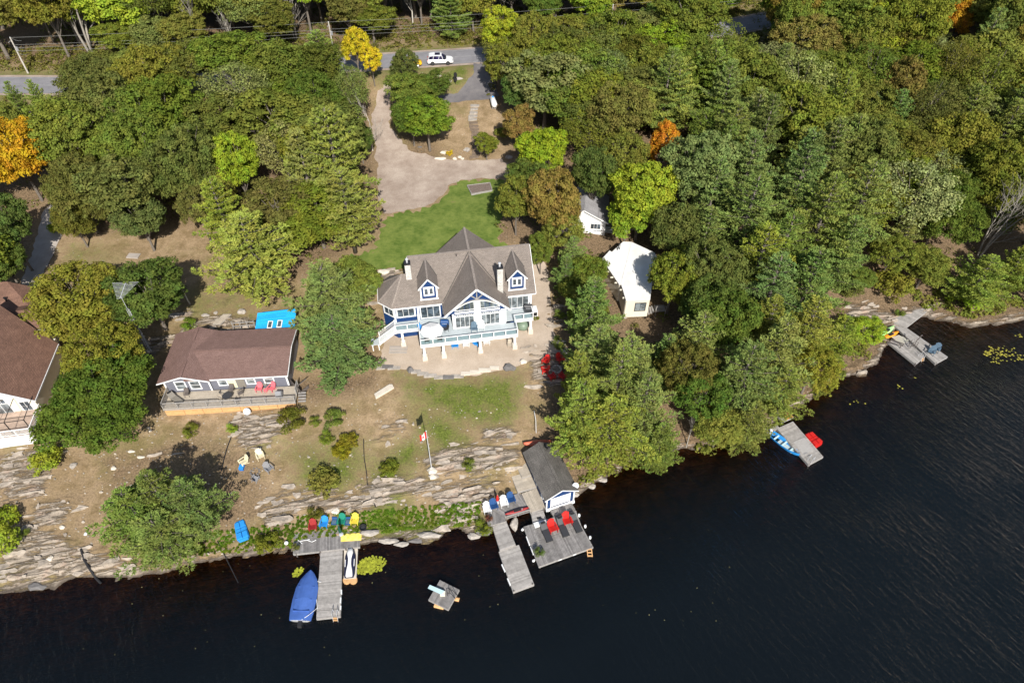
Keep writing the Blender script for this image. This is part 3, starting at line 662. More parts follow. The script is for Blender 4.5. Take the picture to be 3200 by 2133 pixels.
def pine(seed, h=14., r=4.2, base=.2, dens=1., top=.18, tuft=.30, sparse=0., lean=0):
    rs = np.random.RandomState(seed); rnd = random.Random(seed); mb = MB(); tr = .014 * h
    mb.tube([(0, 0, -.6), (0, 0, h * .4), (lean, 0, h)], [tr * 1.3, tr, .03], 7)
    tp = []; td = []
    z = h * base; az = rnd.random() * 6
    while z < h * .985:
        t = (z / h - base) / (1 - base); prof = min(1, .62 + t * 1.7) * (1 - t ** 1.3 * .93)
        k = rnd.choice((4, 5, 5, 6)) if t < .9 else 4
        for j in range(k):
            if rnd.random() < sparse * (1 - t): continue
            az += 2 * math.pi / k + rnd.uniform(-.3, .3); L = max(.5, r * prof * rnd.uniform(.55, 1.22)); up = rnd.uniform(-.02, .2) + .75 * t ** 2; x0 = lean * z / h
            c, s_ = math.cos(az), math.sin(az)
            def P(u): return np.array([x0 + c * L * u, s_ * L * u, z + L * (up * u + .10 * u * u)])
            mb.tube([tuple(P(0)), tuple(P(.5)), tuple(P(.95))], [max(.03, .022 * L), .03, .012], 3, False)
            nb = max(5, int(L * 5.2 * dens))
            for b in range(nb):
                u = .1 + .9 * (b + rnd.random()) / nb; q = P(u); sg = 1 if b % 2 else -1
                l2 = (L * (.34 * (1.02 - u)) + .28) * rnd.uniform(.6, 1.2); a2 = az + sg * rnd.uniform(.7, 1.15)
                for w in range(1, max(2, int(l2 / .21)) + 1):
                    f = w / max(2, int(l2 / .21)); tp.append(q + np.array([math.cos(a2) * l2 * f, math.sin(a2) * l2 * f, l2 * f * .18 + rnd.uniform(-.05, .05)])); td.append((math.cos(a2), math.sin(a2), .55))
            tp.append(P(1)); td.append((c, s_, .5))
        z += (.72 + .42 * (1 - t)) * (h / 14) * rnd.uniform(.85, 1.15)
    tp = np.array(tp); td = unit(np.array(td)); nbld = 8
    pos = np.repeat(tp, nbld, 0); d = unit(np.repeat(td, nbld, 0) * .9 + rs.normal(size=pos.shape) * .62 + (0, 0, .3))
    sd = unit(np.cross(d, rs.normal(size=pos.shape))); L = tuft * rs.uniform(.6, 1.25, (len(pos), 1)); w = .078
    V = np.stack([pos - sd * w * .6, pos + sd * w * .6, pos + d * L + sd * w * .45, pos + d * L - sd * w * .45], 1).reshape(-1, 3)
    return tree_trunk(mb), facemesh('crown', V, 4, needlem)
def bare(seed, h=12., spread=.5, stems=1, m=None, twigs=3):
    rnd = random.Random(seed); mb = MB()
    def grow(p, d, L, r, lv):
        q = [p]; 
        for i in range(3): d = (d + Vector((rnd.uniform(-.16, .16), rnd.uniform(-.16, .16), rnd.uniform(-.03, .12)))).normalized(); p = p + d * L / 3; q.append(p)
        mb.tube([tuple(a) for a in q], [r, r * .82, r * .62, r * .4], 5 if lv == 0 else 3, False)
        if lv < twigs:
            for i in range(rnd.choice((4, 5, 6))):
                b = q[rnd.choice((1, 2, 3, 3))]; a = rnd.uniform(0, 6.28); nd = (d * .9 + Vector((math.cos(a), math.sin(a), rnd.uniform(0, .4))) * spread * rnd.uniform(.8, 1.5)).normalized()
                grow(b, nd, L * rnd.uniform(.4, .65), r * .42, lv + 1)
    for s_ in range(stems):
        a = s_ * 6.28 / stems + rnd.random(); grow(Vector((.2 * math.cos(a), .2 * math.sin(a), -.4)) if stems > 1 else Vector((0, 0, -.4)), Vector((math.cos(a) * .25 * (stems > 1), math.sin(a) * .25 * (stems > 1), 1)).normalized(), h * .62, .014 * h, 0)
    return tree_trunk(mb, m or deadbark)
DEC = [decid(11), decid(12, 4.6, 12, .3, 66), decid(13, 5.4, 10.5, .25, 84, 200), decid(14, 4.2, 12.5, .34, 58, 210, .2), decid(15, 5., 11.5, .2, 70, 190, .23, 1.45),
       decid(16, 5.2, 11, .3, 110, 120, .19, .95), decid(17, 3.6, 10, .25, 46, 200, .2, 1.15), decid(18, 5, 11, .3, 80, 90, .17, 1.3, gap=.1)]
BIG = [decid(31, 6.8, 11.5, .2, 150, 210, .2, 1.25), decid(32, 6.4, 11, .18, 140, 210, .2, 1.2)]
PIN = [pine(21), pine(22, 15, 4.6, .22), pine(23, 13, 3.8, .15, 1.1), pine(24, 14, 5.2, .2, 1., sparse=.18), pine(25, 12, 5.6, .12, 1.1)]
DECH = [11, 12, 10.5, 12.5, 11.5, 11, 10, 11]; DECR = [5, 4.6, 5.4, 4.2, 5, 5.2, 3.6, 5]; PINH = [14, 15, 13, 14, 12]; PINR = [4.2, 4.6, 3.8, 5.2, 5.6]
BARE = [bare(41, 13, .5, 3), bare(42, 12, .35, 1), bare(43, 11, .45, 1, palebark, 3)]
BUSH = [decid(51, 1.6, 2.2, .02, 16, 150, .12, .62), decid(52, 1.3, 1.9, .02, 12, 120, .10, .55), decid(53, 1.9, 2., .02, 22, 110, .14, .62)]
# colours (linear albedo)
OLIVE = (.197, .208, .036); DKOLIVE = (.138, .148, .033); GREEN = (.158, .193, .03); DKGREEN = (.095, .145, .03); YGREEN = (.26, .325, .03); YELLOW = (0.560, 0.448, 0.028)
ORANGE = (.5, .26, .03); BROWNISH = (.235, .185, .045); GREYGREEN = (.185, .22, .065); PALE = (.245, .265, .085); PINE1 = (.235, .285, .07); PINE2 = (.18, .24, .062); PINE3 = (.27, .32, .058); BRIGHT = (.16, .225, .028)
def jit(c, rnd, k=.14): f = 1 + rnd.uniform(-k, k); return (c[0] * f * (1 + rnd.uniform(-.12, .12)), c[1] * f, c[2] * f * (1 + rnd.uniform(-.2, .2)), 1)
TREES = []
def put_tree(name, x, y, meshes, sxy, sz, color, label, cat='tree', group=None, rz=0, tm=None):
    z = gh(x, y); o = thing(name, label, cat, (x, y, z - .1), rz, group); o.scale = (sxy, sxy, sz)
    for nm, me in zip(('trunk', 'crown'), meshes):
        if me is None: continue
        c = bpy.data.objects.new(nm, me); col.objects.link(c); c.parent = o; c.color = color; KIDS.setdefault(o.name, []).append(c)
    return o
rt = random.Random(77)
def hero(px, py, rpx, kind, color, label, h=None, v=None, group=None, name=None, sq=1.):
    """tree whose crown centre shows at a pixel with a given width; h = height in metres"""
    ispine = kind == 'pine'
    L = PIN if ispine else (BIG if kind == 'big' else DEC); Hs = PINH if ispine else ([11.5, 11] if kind == 'big' else DECH); Rs = PINR if ispine else ([6.8, 6.4] if kind == 'big' else DECR)
    v = rt.randrange(len(L)) if v is None else v; h = h or (13 if ispine else 10.5)
    x, y, z = on(px, py, h * (.52 if ispine else .6)); d = math.hypot(x, y, H - z - h * .55); dep = math.cos(PITCH) * y + math.sin(PITCH) * (H - z - h * .55)
    rad = rpx * dep / F; o = put_tree(name or ('pine_tree' if ispine else 'hardwood_tree'), x, y, L[v], rad / Rs[v] * (1.12 if ispine else .98), h / Hs[v] * sq, jit(color, rt, .05), label, 'tree', group, rt.random() * 6.28)
    TREES.append((x, y, rad)); return o
HERO = [ # px, py, radius px, kind, colour, height, variant, label
 (425,1605,125,'pine',(.19, .26, .06),8.5,2,'left stem of the bushy pine clump on the left shore'),
 (600,1580,125,'pine',(.185, .25, .068),8.5,3,'right-hand pine of the bushy clump beside the blue pedal boat'),
 (510,1680,150,'pine',(.2, .265, .065),7.5,1,'front pine of the bushy clump dipping over the left waterline'),
 (505,1560,100,'pine',(.17, .235, .065),10,0,'tallest pine at the back of the bushy left shore clump'),
 (262,950,150,'decid',OLIVE,10,2,'olive hardwood between the left-edge house roof and the tall tv antenna'),
 (470,930,125,'decid',DKGREEN,9.5,0,'dark green hardwood behind the tv antenna and left of the leaning grey post'),
 (300,1235,180,'big',(.115, .155, .028),9,0,'huge green oak between the left-edge house and the grey cottage deck'),
 (330,1100,120,'decid',OLIVE,10,5,'olive oak crown in front of the tv antenna mast above the huge green oak'),
 (790,800,175,'pine',PINE3,13,3,'open-limbed yellowish white pine behind the blue-papered shed roof'),
 (700,690,95,'pine',PINE3,14,1,'pale olive pine top standing just behind the open-limbed white pine'),
 (2790,790,70,'decid',OLIVE,8,5,'olive tree over the bare soil left of the far pink rock'),
 (2690,870,45,'decid',GREEN,5,1,'small green tree at the upper left of the far rock shelf'),
 (2830,730,60,'pine',PINE1,10,0,'pale pine above the olive scrub of the far clearing'),
 (1850,850,55,'decid',GREEN,7,3,'green understorey tree tucked against the left wall of the flat-roofed cottage'),
 (1835,945,60,'decid',OLIVE,6,1,'olive understorey tree left of the flat-roofed cottage front wall'),
 (1812,985,40,'decid',GREEN,5,0,'low green tree beside the grey outcrop right of the patio'),
 (1855,555,80,'decid',DKGREEN,12,2,'dark green oak behind the white gabled cottage'),
 (1945,500,90,'decid',OLIVE,12,5,'olive oak right behind the large yellow-green maple'),
 (2120,720,85,'decid',DKOLIVE,11,4,'dark olive hardwood right of the yellow-green maple'),
 (2200,760,75,'pine',PINE2,12,2,'narrow pine between the yellow-green maple and the dark broad oak'),
 (1030,950,150,'pine',PINE2,13,2,'dense blue-green pine beside the navy house and the brown cottage roof'),
 (1055,1070,165,'pine',PINE2,9,4,'low spreading blue-green pine with its skirt on the brown needle bed'),
 (1120,880,70,'decid',GREEN,9,6,'small bright hardwood poking out behind the dense blue-green pine'),
 (1050,520,140,'pine',PINE1,19,1,'tall layered pine along the left side of the gravel driveway'),
 (1085,660,115,'pine',PINE1,14,0,'dark lower pine over the small white frame beside the back lawn'),
 (960,560,95,'pine',PINE1,16,2,'feathery pine left of the tall layered driveway pine'),
 (1282,290,70,'decid',GREEN,9.5,1,'left one of the leafy hardwoods on the island between the two driveways'),
 (1335,380,85,'decid',BRIGHT,9,0,'lush bright green maple in front of the stone steps island'),
 (1285,365,62,'decid',DKGREEN,9,4,'dark green maple at the corner where the gravel driveway widens'),
 (1262,207,42,'decid',DKOLIVE,8,6,'small dark olive tree hiding the yellow car on the road'),
 (1345,275,62,'decid',DKGREEN,8,3,'slender dark tree left of the roadside sign'),
 (1580,205,66,'decid',OLIVE,11,5,'olive hardwood right of the upper driveway mouth by the road'),
 (1618,285,62,'decid',DKGREEN,10,1,'dark green hardwood shading the propane tank and driveway'),
 (1622,395,48,'decid',BROWNISH,9,6,'rusty orange-brown small hardwood below the propane tank'),
 (1612,640,66,'decid',GREEN,9,0,'rounded green maple overhanging the right side of the back lawn'),
 (1655,560,62,'decid',DKGREEN,9,3,'shaded green hardwood where the gravel driveway meets the wood'),
 (1740,640,100,'decid',BROWNISH,12,2,'bronze-brown oak between the back lawn and the white gabled cottage'),
 (1760,720,75,'decid',OLIVE,9,5,'olive oak leaning in front of the white gabled cottage'),
 (1690,480,75,'decid',YGREEN,12,1,'bright yellow-green maple above the right end of the gravel driveway'),
 (1690,785,40,'decid',GREEN,7,6,'small green hardwood behind the right end of the navy house'),
 (2005,625,112,'decid',YGREEN,12,0,'large yellow-green maple beside the white gabled cottage'),
 (1960,690,60,'decid',YGREEN,8,6,'low yellow-green maple limb crown over the flat white roof'),
 (1520,450,34,'decid',GREEN,5,6,'slim sapling beside the stone steps'),
 (1768,860,50,'pine',PINE2,7,2,'short blue-green pine left of the flat white roof'),
 (1790,800,55,'pine',PINE1,7,0,'grey-green pine in front of the white gabled cottage'),
 (1805,905,55,'decid',GREEN,6,4,'low green thicket tree between the navy house and flat-roofed cottage'),
 (1865,985,42,'decid',OLIVE,5,5,'olive thicket tree beneath the flat-roofed cottage side wall'),
 (2108,868,92,'decid',OLIVE,11,5,'olive oak casting its shade on the flat white roof'),
 (2230,860,120,'big',DKOLIVE,12,1,'dark broad oak right of the flat-roofed cottage'),
 (2200,960,100,'decid',DKGREEN,11,2,'dark green oak behind the steps of the flat-roofed cottage'),
 (2260,1010,110,'decid',DKGREEN,11,0,'deep green oak midway between the flat-roofed cottage and the lake'),
 (1862,1110,105,'pine',PINE1,10,0,'grey-green pine right of the red fire-pit chairs'),
 (1960,1150,130,'pine',PINE1,10,3,'tall feathery pine below the flat-roofed cottage'),
 (2075,1130,80,'pine',PINE2,9,2,'narrow blue-green pine below the cottage steps'),
 (1805,1195,75,'pine',PINE3,10,4,'pine whose left boughs hang over the fire pit'),
 (1815,1300,125,'pine',PINE3,12,4,'spreading bright pine whose boughs reach the back of the boathouse'),
 (1900,1350,150,'pine',PINE3,11,3,'wide bright pine overhanging the water right of the boathouse'),
 (2010,1280,120,'pine',PINE1,12,1,'sunlit pine in the middle of the lakeside grove'),
 (2060,1390,90,'pine',PINE1,8,4,'low pine bough mass dipping to the water right of the boathouse pines'),
 (1930,1210,100,'pine',PINE1,14,0,'pine with bare inner twigs above the boathouse grove'),
 (2150,1150,95,'decid',DKOLIVE,11,5,'dull dark oak inside the lakeside grove'),
 (2190,1240,80,'decid',DKGREEN,9,6,'shadowy hardwood behind the dead lakeside snag'),
 (2320,1190,130,'pine',PINE2,13,0,'blue-green pine above the blue rowboat shore'),
 (2420,1120,120,'pine',PINE1,13,2,'pale pine midway between the two right-hand docks'),
 (2250,1330,80,'decid',(.2, .215, .035),7,4,'yellow-green shrub-like maple at the water left of the blue rowboat'),
 (2340,1330,90,'pine',PINE1,8,4,'pine boughs drooping over the bow of the blue rowboat'),
 (2440,1230,100,'pine',PINE3,9,3,'sunny pine above the orange planks of the rowboat dock'),
 (2540,1150,85,'decid',(.23, .24, .04),8,5,'yellowish birch on the shore right of the orange planks'),
 (2520,1040,110,'pine',PINE3,12,1,'light green pine in the shoreline row toward the far dock'),
 (2620,1060,85,'pine',PINE3,8,4,'yellow-green pine at the water left of the kayaks'),
 (2700,1030,55,'decid',YGREEN,5,6,'small bushy yellow-green tree beside the green kayak'),
 (2400,930,130,'pine',PINE2,14,0,'blue-green pine deep in the wood above the grove'),
 (2520,900,115,'pine',PINE2,13,2,'dense green pine left of the far pink rock shelf'),
 (2330,700,140,'pine',PINE2,16,1,'large grey-green pine right of the yellow-green maple'),
 (2220,640,110,'pine',PINE1,15,3,'open pale pine behind the yellow-green maple'),
 (2440,800,110,'pine',PINE2,14,0,'blue-green pine in the middle of the right-hand wood'),
 (2560,700,130,'pine',PINE1,16,3,'huge layered white pine crown in the right-hand wood'),
 (2680,650,120,'pine',PINE1,16,1,'feathery pale pine right of the huge layered white pine'),
 (2630,800,105,'pine',PINE1,13,4,'sunny green pine above the orange clearing by the far dock'),
 (2500,560,100,'pine',PINE2,16,2,'blue-green pine top behind the huge layered white pine'),
 (2950,650,115,'big',DKGREEN,12,0,'dense dark green oak left of the leafless grey tree'),
 (2900,830,75,'decid',OLIVE,7,4,'olive scrubby oak above the far pink rock'),
 (3060,880,110,'pine',PINE3,9,3,'bright yellowish pine on the shore at the right edge'),
 (3160,850,80,'pine',PINE3,9,4,'rightmost bright pine overhanging the lake'),
 (3150,640,90,'pine',PINE1,12,0,'grey-green pine at the right edge behind the leafless tree'),
 (3130,430,90,'pine',PINE1,13,3,'pine by the shaded gap at the right edge'),
 (2260,330,95,'pine',PINE1,15,3,'long-armed grey-green pine in the upper right wood'),
 (2350,400,80,'pine',PINE1,14,0,'grey-green pine just right of the long-armed pine'),
 (2260,500,60,'pine',PINE2,14,2,'small blue-green spire pine above the right-hand wood'),
 (2070,460,42,'decid',ORANGE,12,6,'orange-tinged small maple amid the olive wood'),
 (2985,65,50,'decid',ORANGE,11,6,'orange maple near the top right corner'),
 (1110,150,40,'decid',YELLOW,10,6,'golden yellow maple beside the road left of the driveway'),
 (1160,190,30,'decid',YELLOW,8,6,'small golden tree in front of the golden maple'),
 (1655,125,42,'decid',BROWNISH,9,6,'small rusty-gold maple near the road right of the parked suv'),
 (745,530,70,'decid',YGREEN,12,0,'bright yellow-green maple in the left wood'),
 (690,600,55,'decid',OLIVE,9,3,'small olive maple under the yellow-green maple'),
 (55,490,112,'decid',(.48,.30,.025),13,2,'orange-gold maple at the left edge'),
 (30,400,60,'decid',OLIVE,11,1,'olive hardwood above the orange-gold maple at the left edge'),
 (22,720,80,'decid',DKGREEN,12,0,'dark green oak at the left edge shading the concrete driveway'),
 (20,830,60,'decid',DKGREEN,9,3,'dark tree crown touching the left-edge house roof'),
 (400,600,120,'decid',(.15,.165,.045),14,3,'tall light olive maple in front of the left wood'),
 (440,690,85,'decid',(.15,.165,.045),9,0,'light olive lower maple over the edge of the brown yard'),
 (240,600,110,'big',DKOLIVE,12,0,'dark olive oak right of the concrete driveway'),
 (570,520,130,'big',DKOLIVE,14,1,'very broad brown-olive oak in the left wood'),
 (230,690,60,'decid',DKOLIVE,8,4,'dark bush-like oak beside the concrete driveway bend'),
 (620,650,70,'decid',DKOLIVE,10,5,'brown-olive oak at the back of the brown yard'),
 (880,470,90,'decid',PALE,12,7,'pale silvery aspen in the left wood'),
 (1000,330,100,'decid',DKGREEN,13,2,'dark green hardwood left of the upper gravel driveway'),
 (1108,292,62,'decid',GREYGREEN,12,7,'thin grey-green birch leaning over the driveway'),
 (1122,430,45,'decid',DKGREEN,8,4,'shady hardwood against the left edge of the gravel driveway'),
 (760,290,110,'decid',GREYGREEN,13,7,'airy grey-green aspen showing its white stems'),
 (560,220,110,'decid',DKOLIVE,12,5,'olive oak beyond the left wood close to the road'),
 (880,215,85,'decid',OLIVE,10,4,'olive oak beside the road left of the golden maple'),
 (1000,170,70,'pine',PINE1,9,0,'short grey-green pine at the roadside left of the golden maple'),
 (360,330,115,'decid',DKOLIVE,13,2,'dark olive hardwood right of the gravel track'),
 (130,330,45,'pine',PINE3,9,3,'small pine standing in front of the left end of the road'),
 (60,335,38,'pine',PINE1,9,3,'smaller pine at the far left before the road'),
 (190,410,80,'pine',PINE1,12,0,'soft grey-green pine below the gravel track'),
]
for px, py, r, k, c, h, v, lb in HERO: hero(px, py, r, k, c, lb, h, v)
# dead and leafless trees
def bare_at(px, py, me, s, lab, name='bare_tree', rz=0.):
    x, y, z = on(px, py); o = thing(name, lab, 'tree', (x, y, z), rz); o.scale = (s, s, s)
    c = bpy.data.objects.new('trunk', me); col.objects.link(c); c.parent = o
for a in [(285,165,BARE[0],1.55,'large bleached leafless tree with many stems beyond the road'), (640,170,BARE[1],1.25,'leafless grey snag beyond the road right of the many-stemmed dead tree'),
          (925,125,BARE[0],1.,'leafless grey tree beyond the road behind the wires'), (735,150,BARE[2],1.,'thin dead birch right of the grey snag beyond the road'),
          (1290,75,BARE[2],1.2,'tall dead white trunk beyond the road above the parked suv'), (1690,75,BARE[1],1.05,'bleached dead trunk beyond the road right of the suv'),
          (1520,95,BARE[2],1.1,'pale bare birch stem beyond the road near the driveway'), (1575,60,BARE[2],1.,'second pale birch stem right of the pale bare birch'),
          (3060,800,BARE[0],1.05,'leafless brown-grey tree above the far shore at right'), (2145,1395,BARE[1],.5,'small dead snag on the waterline below the lakeside grove'),
          (1165,470,BARE[2],.9,'leaning pale birch trunk at the left edge of the driveway'), (770,400,BARE[2],1.,'white-stemmed birch inside the airy aspen')]:
    bare_at(*a, rz=rt.random() * 6)
# ---------------------------------------------------------------- the wood that fills the hillside
CLEAR = [[(1185,240),(1190,150),(1500,140),(1505,250),(1490,262),(1560,300),(1570,500),(1595,560),(1530,600),(1520,650),(1560,760),(1640,790),(1720,830),(1730,1050),(1760,1120),(1700,1200),(1650,1260),(1640,1420),
          (1740,1480),(1800,1500),(1850,1490),(2080,1400),(2330,1400),(2400,1380),(2520,1240),(2680,1150),(2750,1060),(2740,1000),(2650,960),(2680,860),(2800,860),(3000,980),(3200,960),(3200,2133),(0,2133),(0,900),
          (80,850),(110,720),(140,650),(210,660),(210,730),(400,700),(560,710),(620,700),(650,800),(900,990),(950,860),(1090,800),(1200,640),(1190,480),(1150,400),(1175,250)],
         [(0,245),(205,245),(205,295),(0,290)], [(2240,62),(2345,48),(2345,90),(2240,110)], [(1830,650),(1900,640),(1935,740),(1870,750)], [(1880,770),(2060,760),(2040,985),(1950,985)], [(60,350),(200,345),(220,370),(60,380)], [(560,240),(690,215),(690,245),(560,265)],
         [(40,90),(120,90),(120,235),(40,235)], [(980,180),(1190,160),(1190,215),(1100,230)]]
CLW = [np.array(c, float) for c in CLEAR]
PROT = [(50, 490, 110), (745, 530, 60), (2070, 460, 45), (2985, 65, 50), (1110, 150, 40), (285, 110, 60), (660, 70, 40), (3040, 690, 60), (2005, 625, 110), (1690, 480, 60), (930, 60, 30), (1290, 50, 30), (1540, 40, 30)]
def covered(cx, cy, r):
    if r > 8 and any(math.hypot(cx - a, cy - b) < r * .9 + c * .45 for a, b, c in PROT): return True
    pts = np.array([(cx + r * k * math.cos(a), cy + r * k * math.sin(a)) for k in (.45, .9) for a in np.arange(0, 6.28, .7)] + [(cx, cy)])
    return any(polydist(pts, c)[1].any() for c in CLW)
LAND = [('the parked white suv', *on(1410, 190)[:2]), ('the white propane tank', *on(1542, 325)[:2]), ('the white gabled cottage', *on(1870, 720)[:2]), ('the flat-roofed cottage', *on(1960, 870)[:2]),
        ('the far pink rock shelf', *on(2800, 950)[:2]), ('the orange-gold maple', *on(60, 560)[:2]), ('the concrete driveway', *on(170, 720)[:2]), ('the left bend of the road', *on(120, 268)[:2]), ('the golden maple', *on(1110, 200)[:2]),
        ('the many-stemmed dead tree', *on(285, 165)[:2]), ('the visible road at upper right', *on(2290, 80)[:2]), ('the top right orange maple', *on(2985, 120)[:2]), ('the leafless right-hand tree', *on(3060, 800)[:2]),
        ('the long-armed pine', *on(2260, 400)[:2]), ('the small orange maple', *on(2070, 520)[:2]), ('the huge white pine', *on(2560, 780)[:2]), ('the shaded gap at the right edge', *on(3160, 430)[:2]), ('the grey roadside snag', *on(640, 170)[:2]),
        ('the dead white trunk', *on(1290, 75)[:2]), ('the airy grey-green aspen', *on(760, 350)[:2]), ('the dark green middle wood', *on(2650, 300)[:2]), ('the olive wood above the cottages', *on(1850, 420)[:2])]
ORD = ['nearest', 'second', 'third', 'fourth', 'fifth', 'sixth', 'seventh', 'eighth', 'ninth', 'tenth', 'eleventh', 'twelfth', 'thirteenth', 'fourteenth', 'fifteenth', 'sixteenth', 'seventeenth', 'eighteenth', 'nineteenth', 'twentieth', 'twenty-first', 'twenty-second', 'twenty-third', 'twenty-fourth', 'twenty-fifth', 'twenty-sixth', 'twenty-seventh', 'twenty-eighth']
cand = []; rb = random.Random(9); gyv = 62.
while gyv < 262:
    step = 5.6 + max(0, (gyv - 120)) * .01; gxv = -170 + rb.random() * 5
    while gxv < 190:
        x = gxv + rb.uniform(-2.2, 2.2); y = gyv + rb.uniform(-2.2, 2.2); gxv += step
        z = gh(x, y)
        if z < .5: continue
        h = rb.uniform(9.5, 14.5) + (2 if y > 130 else 0); r = rb.uniform(3.5, 5.4); near_road = polydist(np.array([[x, y]]), ROADW, False)[0][0]
        if near_road < 5.5: continue
        if near_road < 10: h *= .62; r *= .8
        px, py = proj(x, y, z + h * .6); dep = math.cos(PITCH) * y + math.sin(PITCH) * (H - z); rp = r * F / dep
        if px < -rp * 1.3 or px > 3200 + rp * 1.3 or py < -rp * 2.4 or py > 1500: continue
        if any((x - a) ** 2 + (y - b) ** 2 < (c * .6 + 1.) ** 2 for a, b, c in TREES): continue
        bx, by = proj(x, y, z)
        if covered(px, py, rp * 1.15) or covered(bx, by, 6): continue
        cand.append((x, y, z, h, r, px, py))
    gyv += step * .9
info = []
for x, y, z, h, r, px, py in cand:
    n = vnoise(np.array([x * .05]), np.array([y * .05 + 40]))[0]; q = rb.random(); isp = (px > 2250 and py > 380 and n < .5) or q < (.1 if py > 160 else .17) or (py > 800 and px > 1700 and q < .6)
    if isp: tone, c = rb.choice([('deep green', PINE2), ('grey-green', PINE1), ('pale green', PINE1), ('yellow-green', PINE3)])
    else:
        pal = [('olive', OLIVE)] * 8 + [('dark olive', DKOLIVE)] * 4 + [('mid green', GREEN)] * 3 + [('dark green', DKGREEN)] * 1 + [('grey-green', GREYGREEN)] * 1 + [('bronze olive', (.20, .18, .042))] + [('pale silvery', PALE)] * (rb.random() < .5)
        if py < 170: pal += [('brownish', BROWNISH)] * 1 + [('yellow-green', YGREEN)] * 3 + [('bright green', BRIGHT)]
        tone, c = rb.choice(pal)
        if n < .4 and tone == 'olive': tone, c = 'mid green', GREEN
    size = 'broad' if r > 4.9 else ('slender' if r < 4.1 else 'rounded')
    info.append((x, y, z, h, r, isp, tone, c, size))
buck = {}
for i, t in enumerate(info):
    j = min(range(len(LAND)), key=lambda k: (t[0] - LAND[k][1]) ** 2 + (t[1] - LAND[k][2]) ** 2); dx = t[0] - LAND[j][1]; dy = t[1] - LAND[j][2]
    rel = ('behind' if dy > 0 else 'in front of') if abs(dy) > abs(dx) else ('right of' if dx > 0 else 'left of')
    buck.setdefault((j, rel, t[5]), []).append((dx * dx + dy * dy, i))
lab = {}
for (j, rel, isp), L in buck.items():
    for k, (_, i) in enumerate(sorted(L)):
        t = info[i]; lab[i] = f"{t[8]} {t[6]} {'pine' if isp else 'hardwood'}, {ORD[k]} one {rel} {LAND[j][0]}"
for i, (x, y, z, h, r, isp, tone, c, size) in enumerate(info):
    L, Hs, Rs = (PIN, PINH, PINR) if isp else (DEC, DECH, DECR); v = rb.randrange(len(L)) if (isp or tone != 'pale silvery') else 7
    if isp: h *= 1.15
    put_tree('pine_tree' if isp else 'hardwood_tree', x, y, L[v], r / Rs[v] * 1.22, h / Hs[v], jit(c, rb, .16), lab[i], 'tree', 'pines of the wood' if isp else 'hardwoods of the wood', rb.random() * 6.28)
print('bulk trees', len(info), 'heroes', len(HERO))
# understorey : one mass of low scrub between the trunks and along the road
def scrub(name, pts, colr, seed, label=None):
    rs = np.random.RandomState(seed); A = np.array(pts); k = 26; pos = np.repeat(A[:, :3], k, 0); rad = np.repeat(A[:, 3], k)[:, None]
    d = rs.normal(size=pos.shape); d[:, 2] = np.abs(d[:, 2]); d = unit(d); pos = pos + d * rad * rs.uniform(.5, 1, (len(pos), 1)) * (1, 1, .8)
    me = facemesh(name, leafquads(pos, unit(d + rs.normal(size=d.shape) * .5 + (0, 0, .4)), .2, rs), 4, leafm)
    o = bpy.data.objects.new(name, me); col.objects.link(o); o.color = (*colr, 1); o['kind'] = 'stuff'
    if label: o['label'] = label
    return o
sp = []
rw_ = np.array([t[:2] for t in info])
for i in range(7500):
    x = rb.uniform(-150, 150); y = rb.uniform(60, 235) if rb.random() < .6 else rb.uniform(130, 215); z = gh(x, y)
    if z < 1.2: continue
    px, py = proj(x, y, z)
    if px < -60 or px > 3260 or py < -80 or covered(px, py, 14): continue
    sp.append((x, y, z, rb.uniform(.6, 1.7)))
scrub('forest_undergrowth', sp, (.14, .155, .035), 3, 'low green and brown scrub growing between the tree trunks')
sp = []
for i in range(2600):
    k = rb.randrange(len(ROADW) - 1); t = rb.random(); a = ROADW[k] * (1 - t) + ROADW[k + 1] * t; sd = rb.choice((1, 1, 1, -1)); x = a[0] + rb.uniform(-1, 1); y = a[1] + sd * rb.uniform(5.6, 15)
    px, py = proj(x, y, gh(x, y))
    if sd < 0 and 1150 < px < 1520: continue
    sp.append((x, y, gh(x, y), rb.uniform(.4, 1.3)))
scrub('roadside_brush', sp, (.16, .155, .035), 4, 'yellow-green weeds and brush along the road verge')
sp = []
for i, (a, b) in enumerate([(2200,1405),(2260,1395),(2330,1375),(2400,1345),(2560,1235),(2600,1180),(2620,1170),(2690,1110),(2700,1080),(2720,1050),(2740,1060),(2900,960),(2960,960),(3000,980),(3040,990),(3100,980),(3150,960),(3190,950),(2880,930),(2930,930),(2990,940),(2800,880),(1840,1500),(1900,1480),(1960,1450)]):
    for q in range(7):
        x, y, z = on(a + rb.uniform(-25, 25), b + rb.uniform(-18, 4)); sp.append((x, y, z, rb.uniform(.5, 1.1)))
scrub('shore_scrub', sp, (.17, .185, .035), 6, 'yellow-green shrubs crowding the waterline at right')
sp = []
for i in range(1100):
    t = rb.random(); a = 900 + 600 * t if rb.random() < .7 else rb.uniform(560, 920); b = (1690 - 50 * t if a > 930 else 1745 - (a - 560) * .1) + rb.uniform(-75, -4)
    x, y, z = on(a, b); sp.append((x, y, z - .05, rb.uniform(.05, .14)))
scrub('shore_weeds', sp, (.12, .19, .02), 8, 'bright green weeds and grass tufts on the rocky bank')
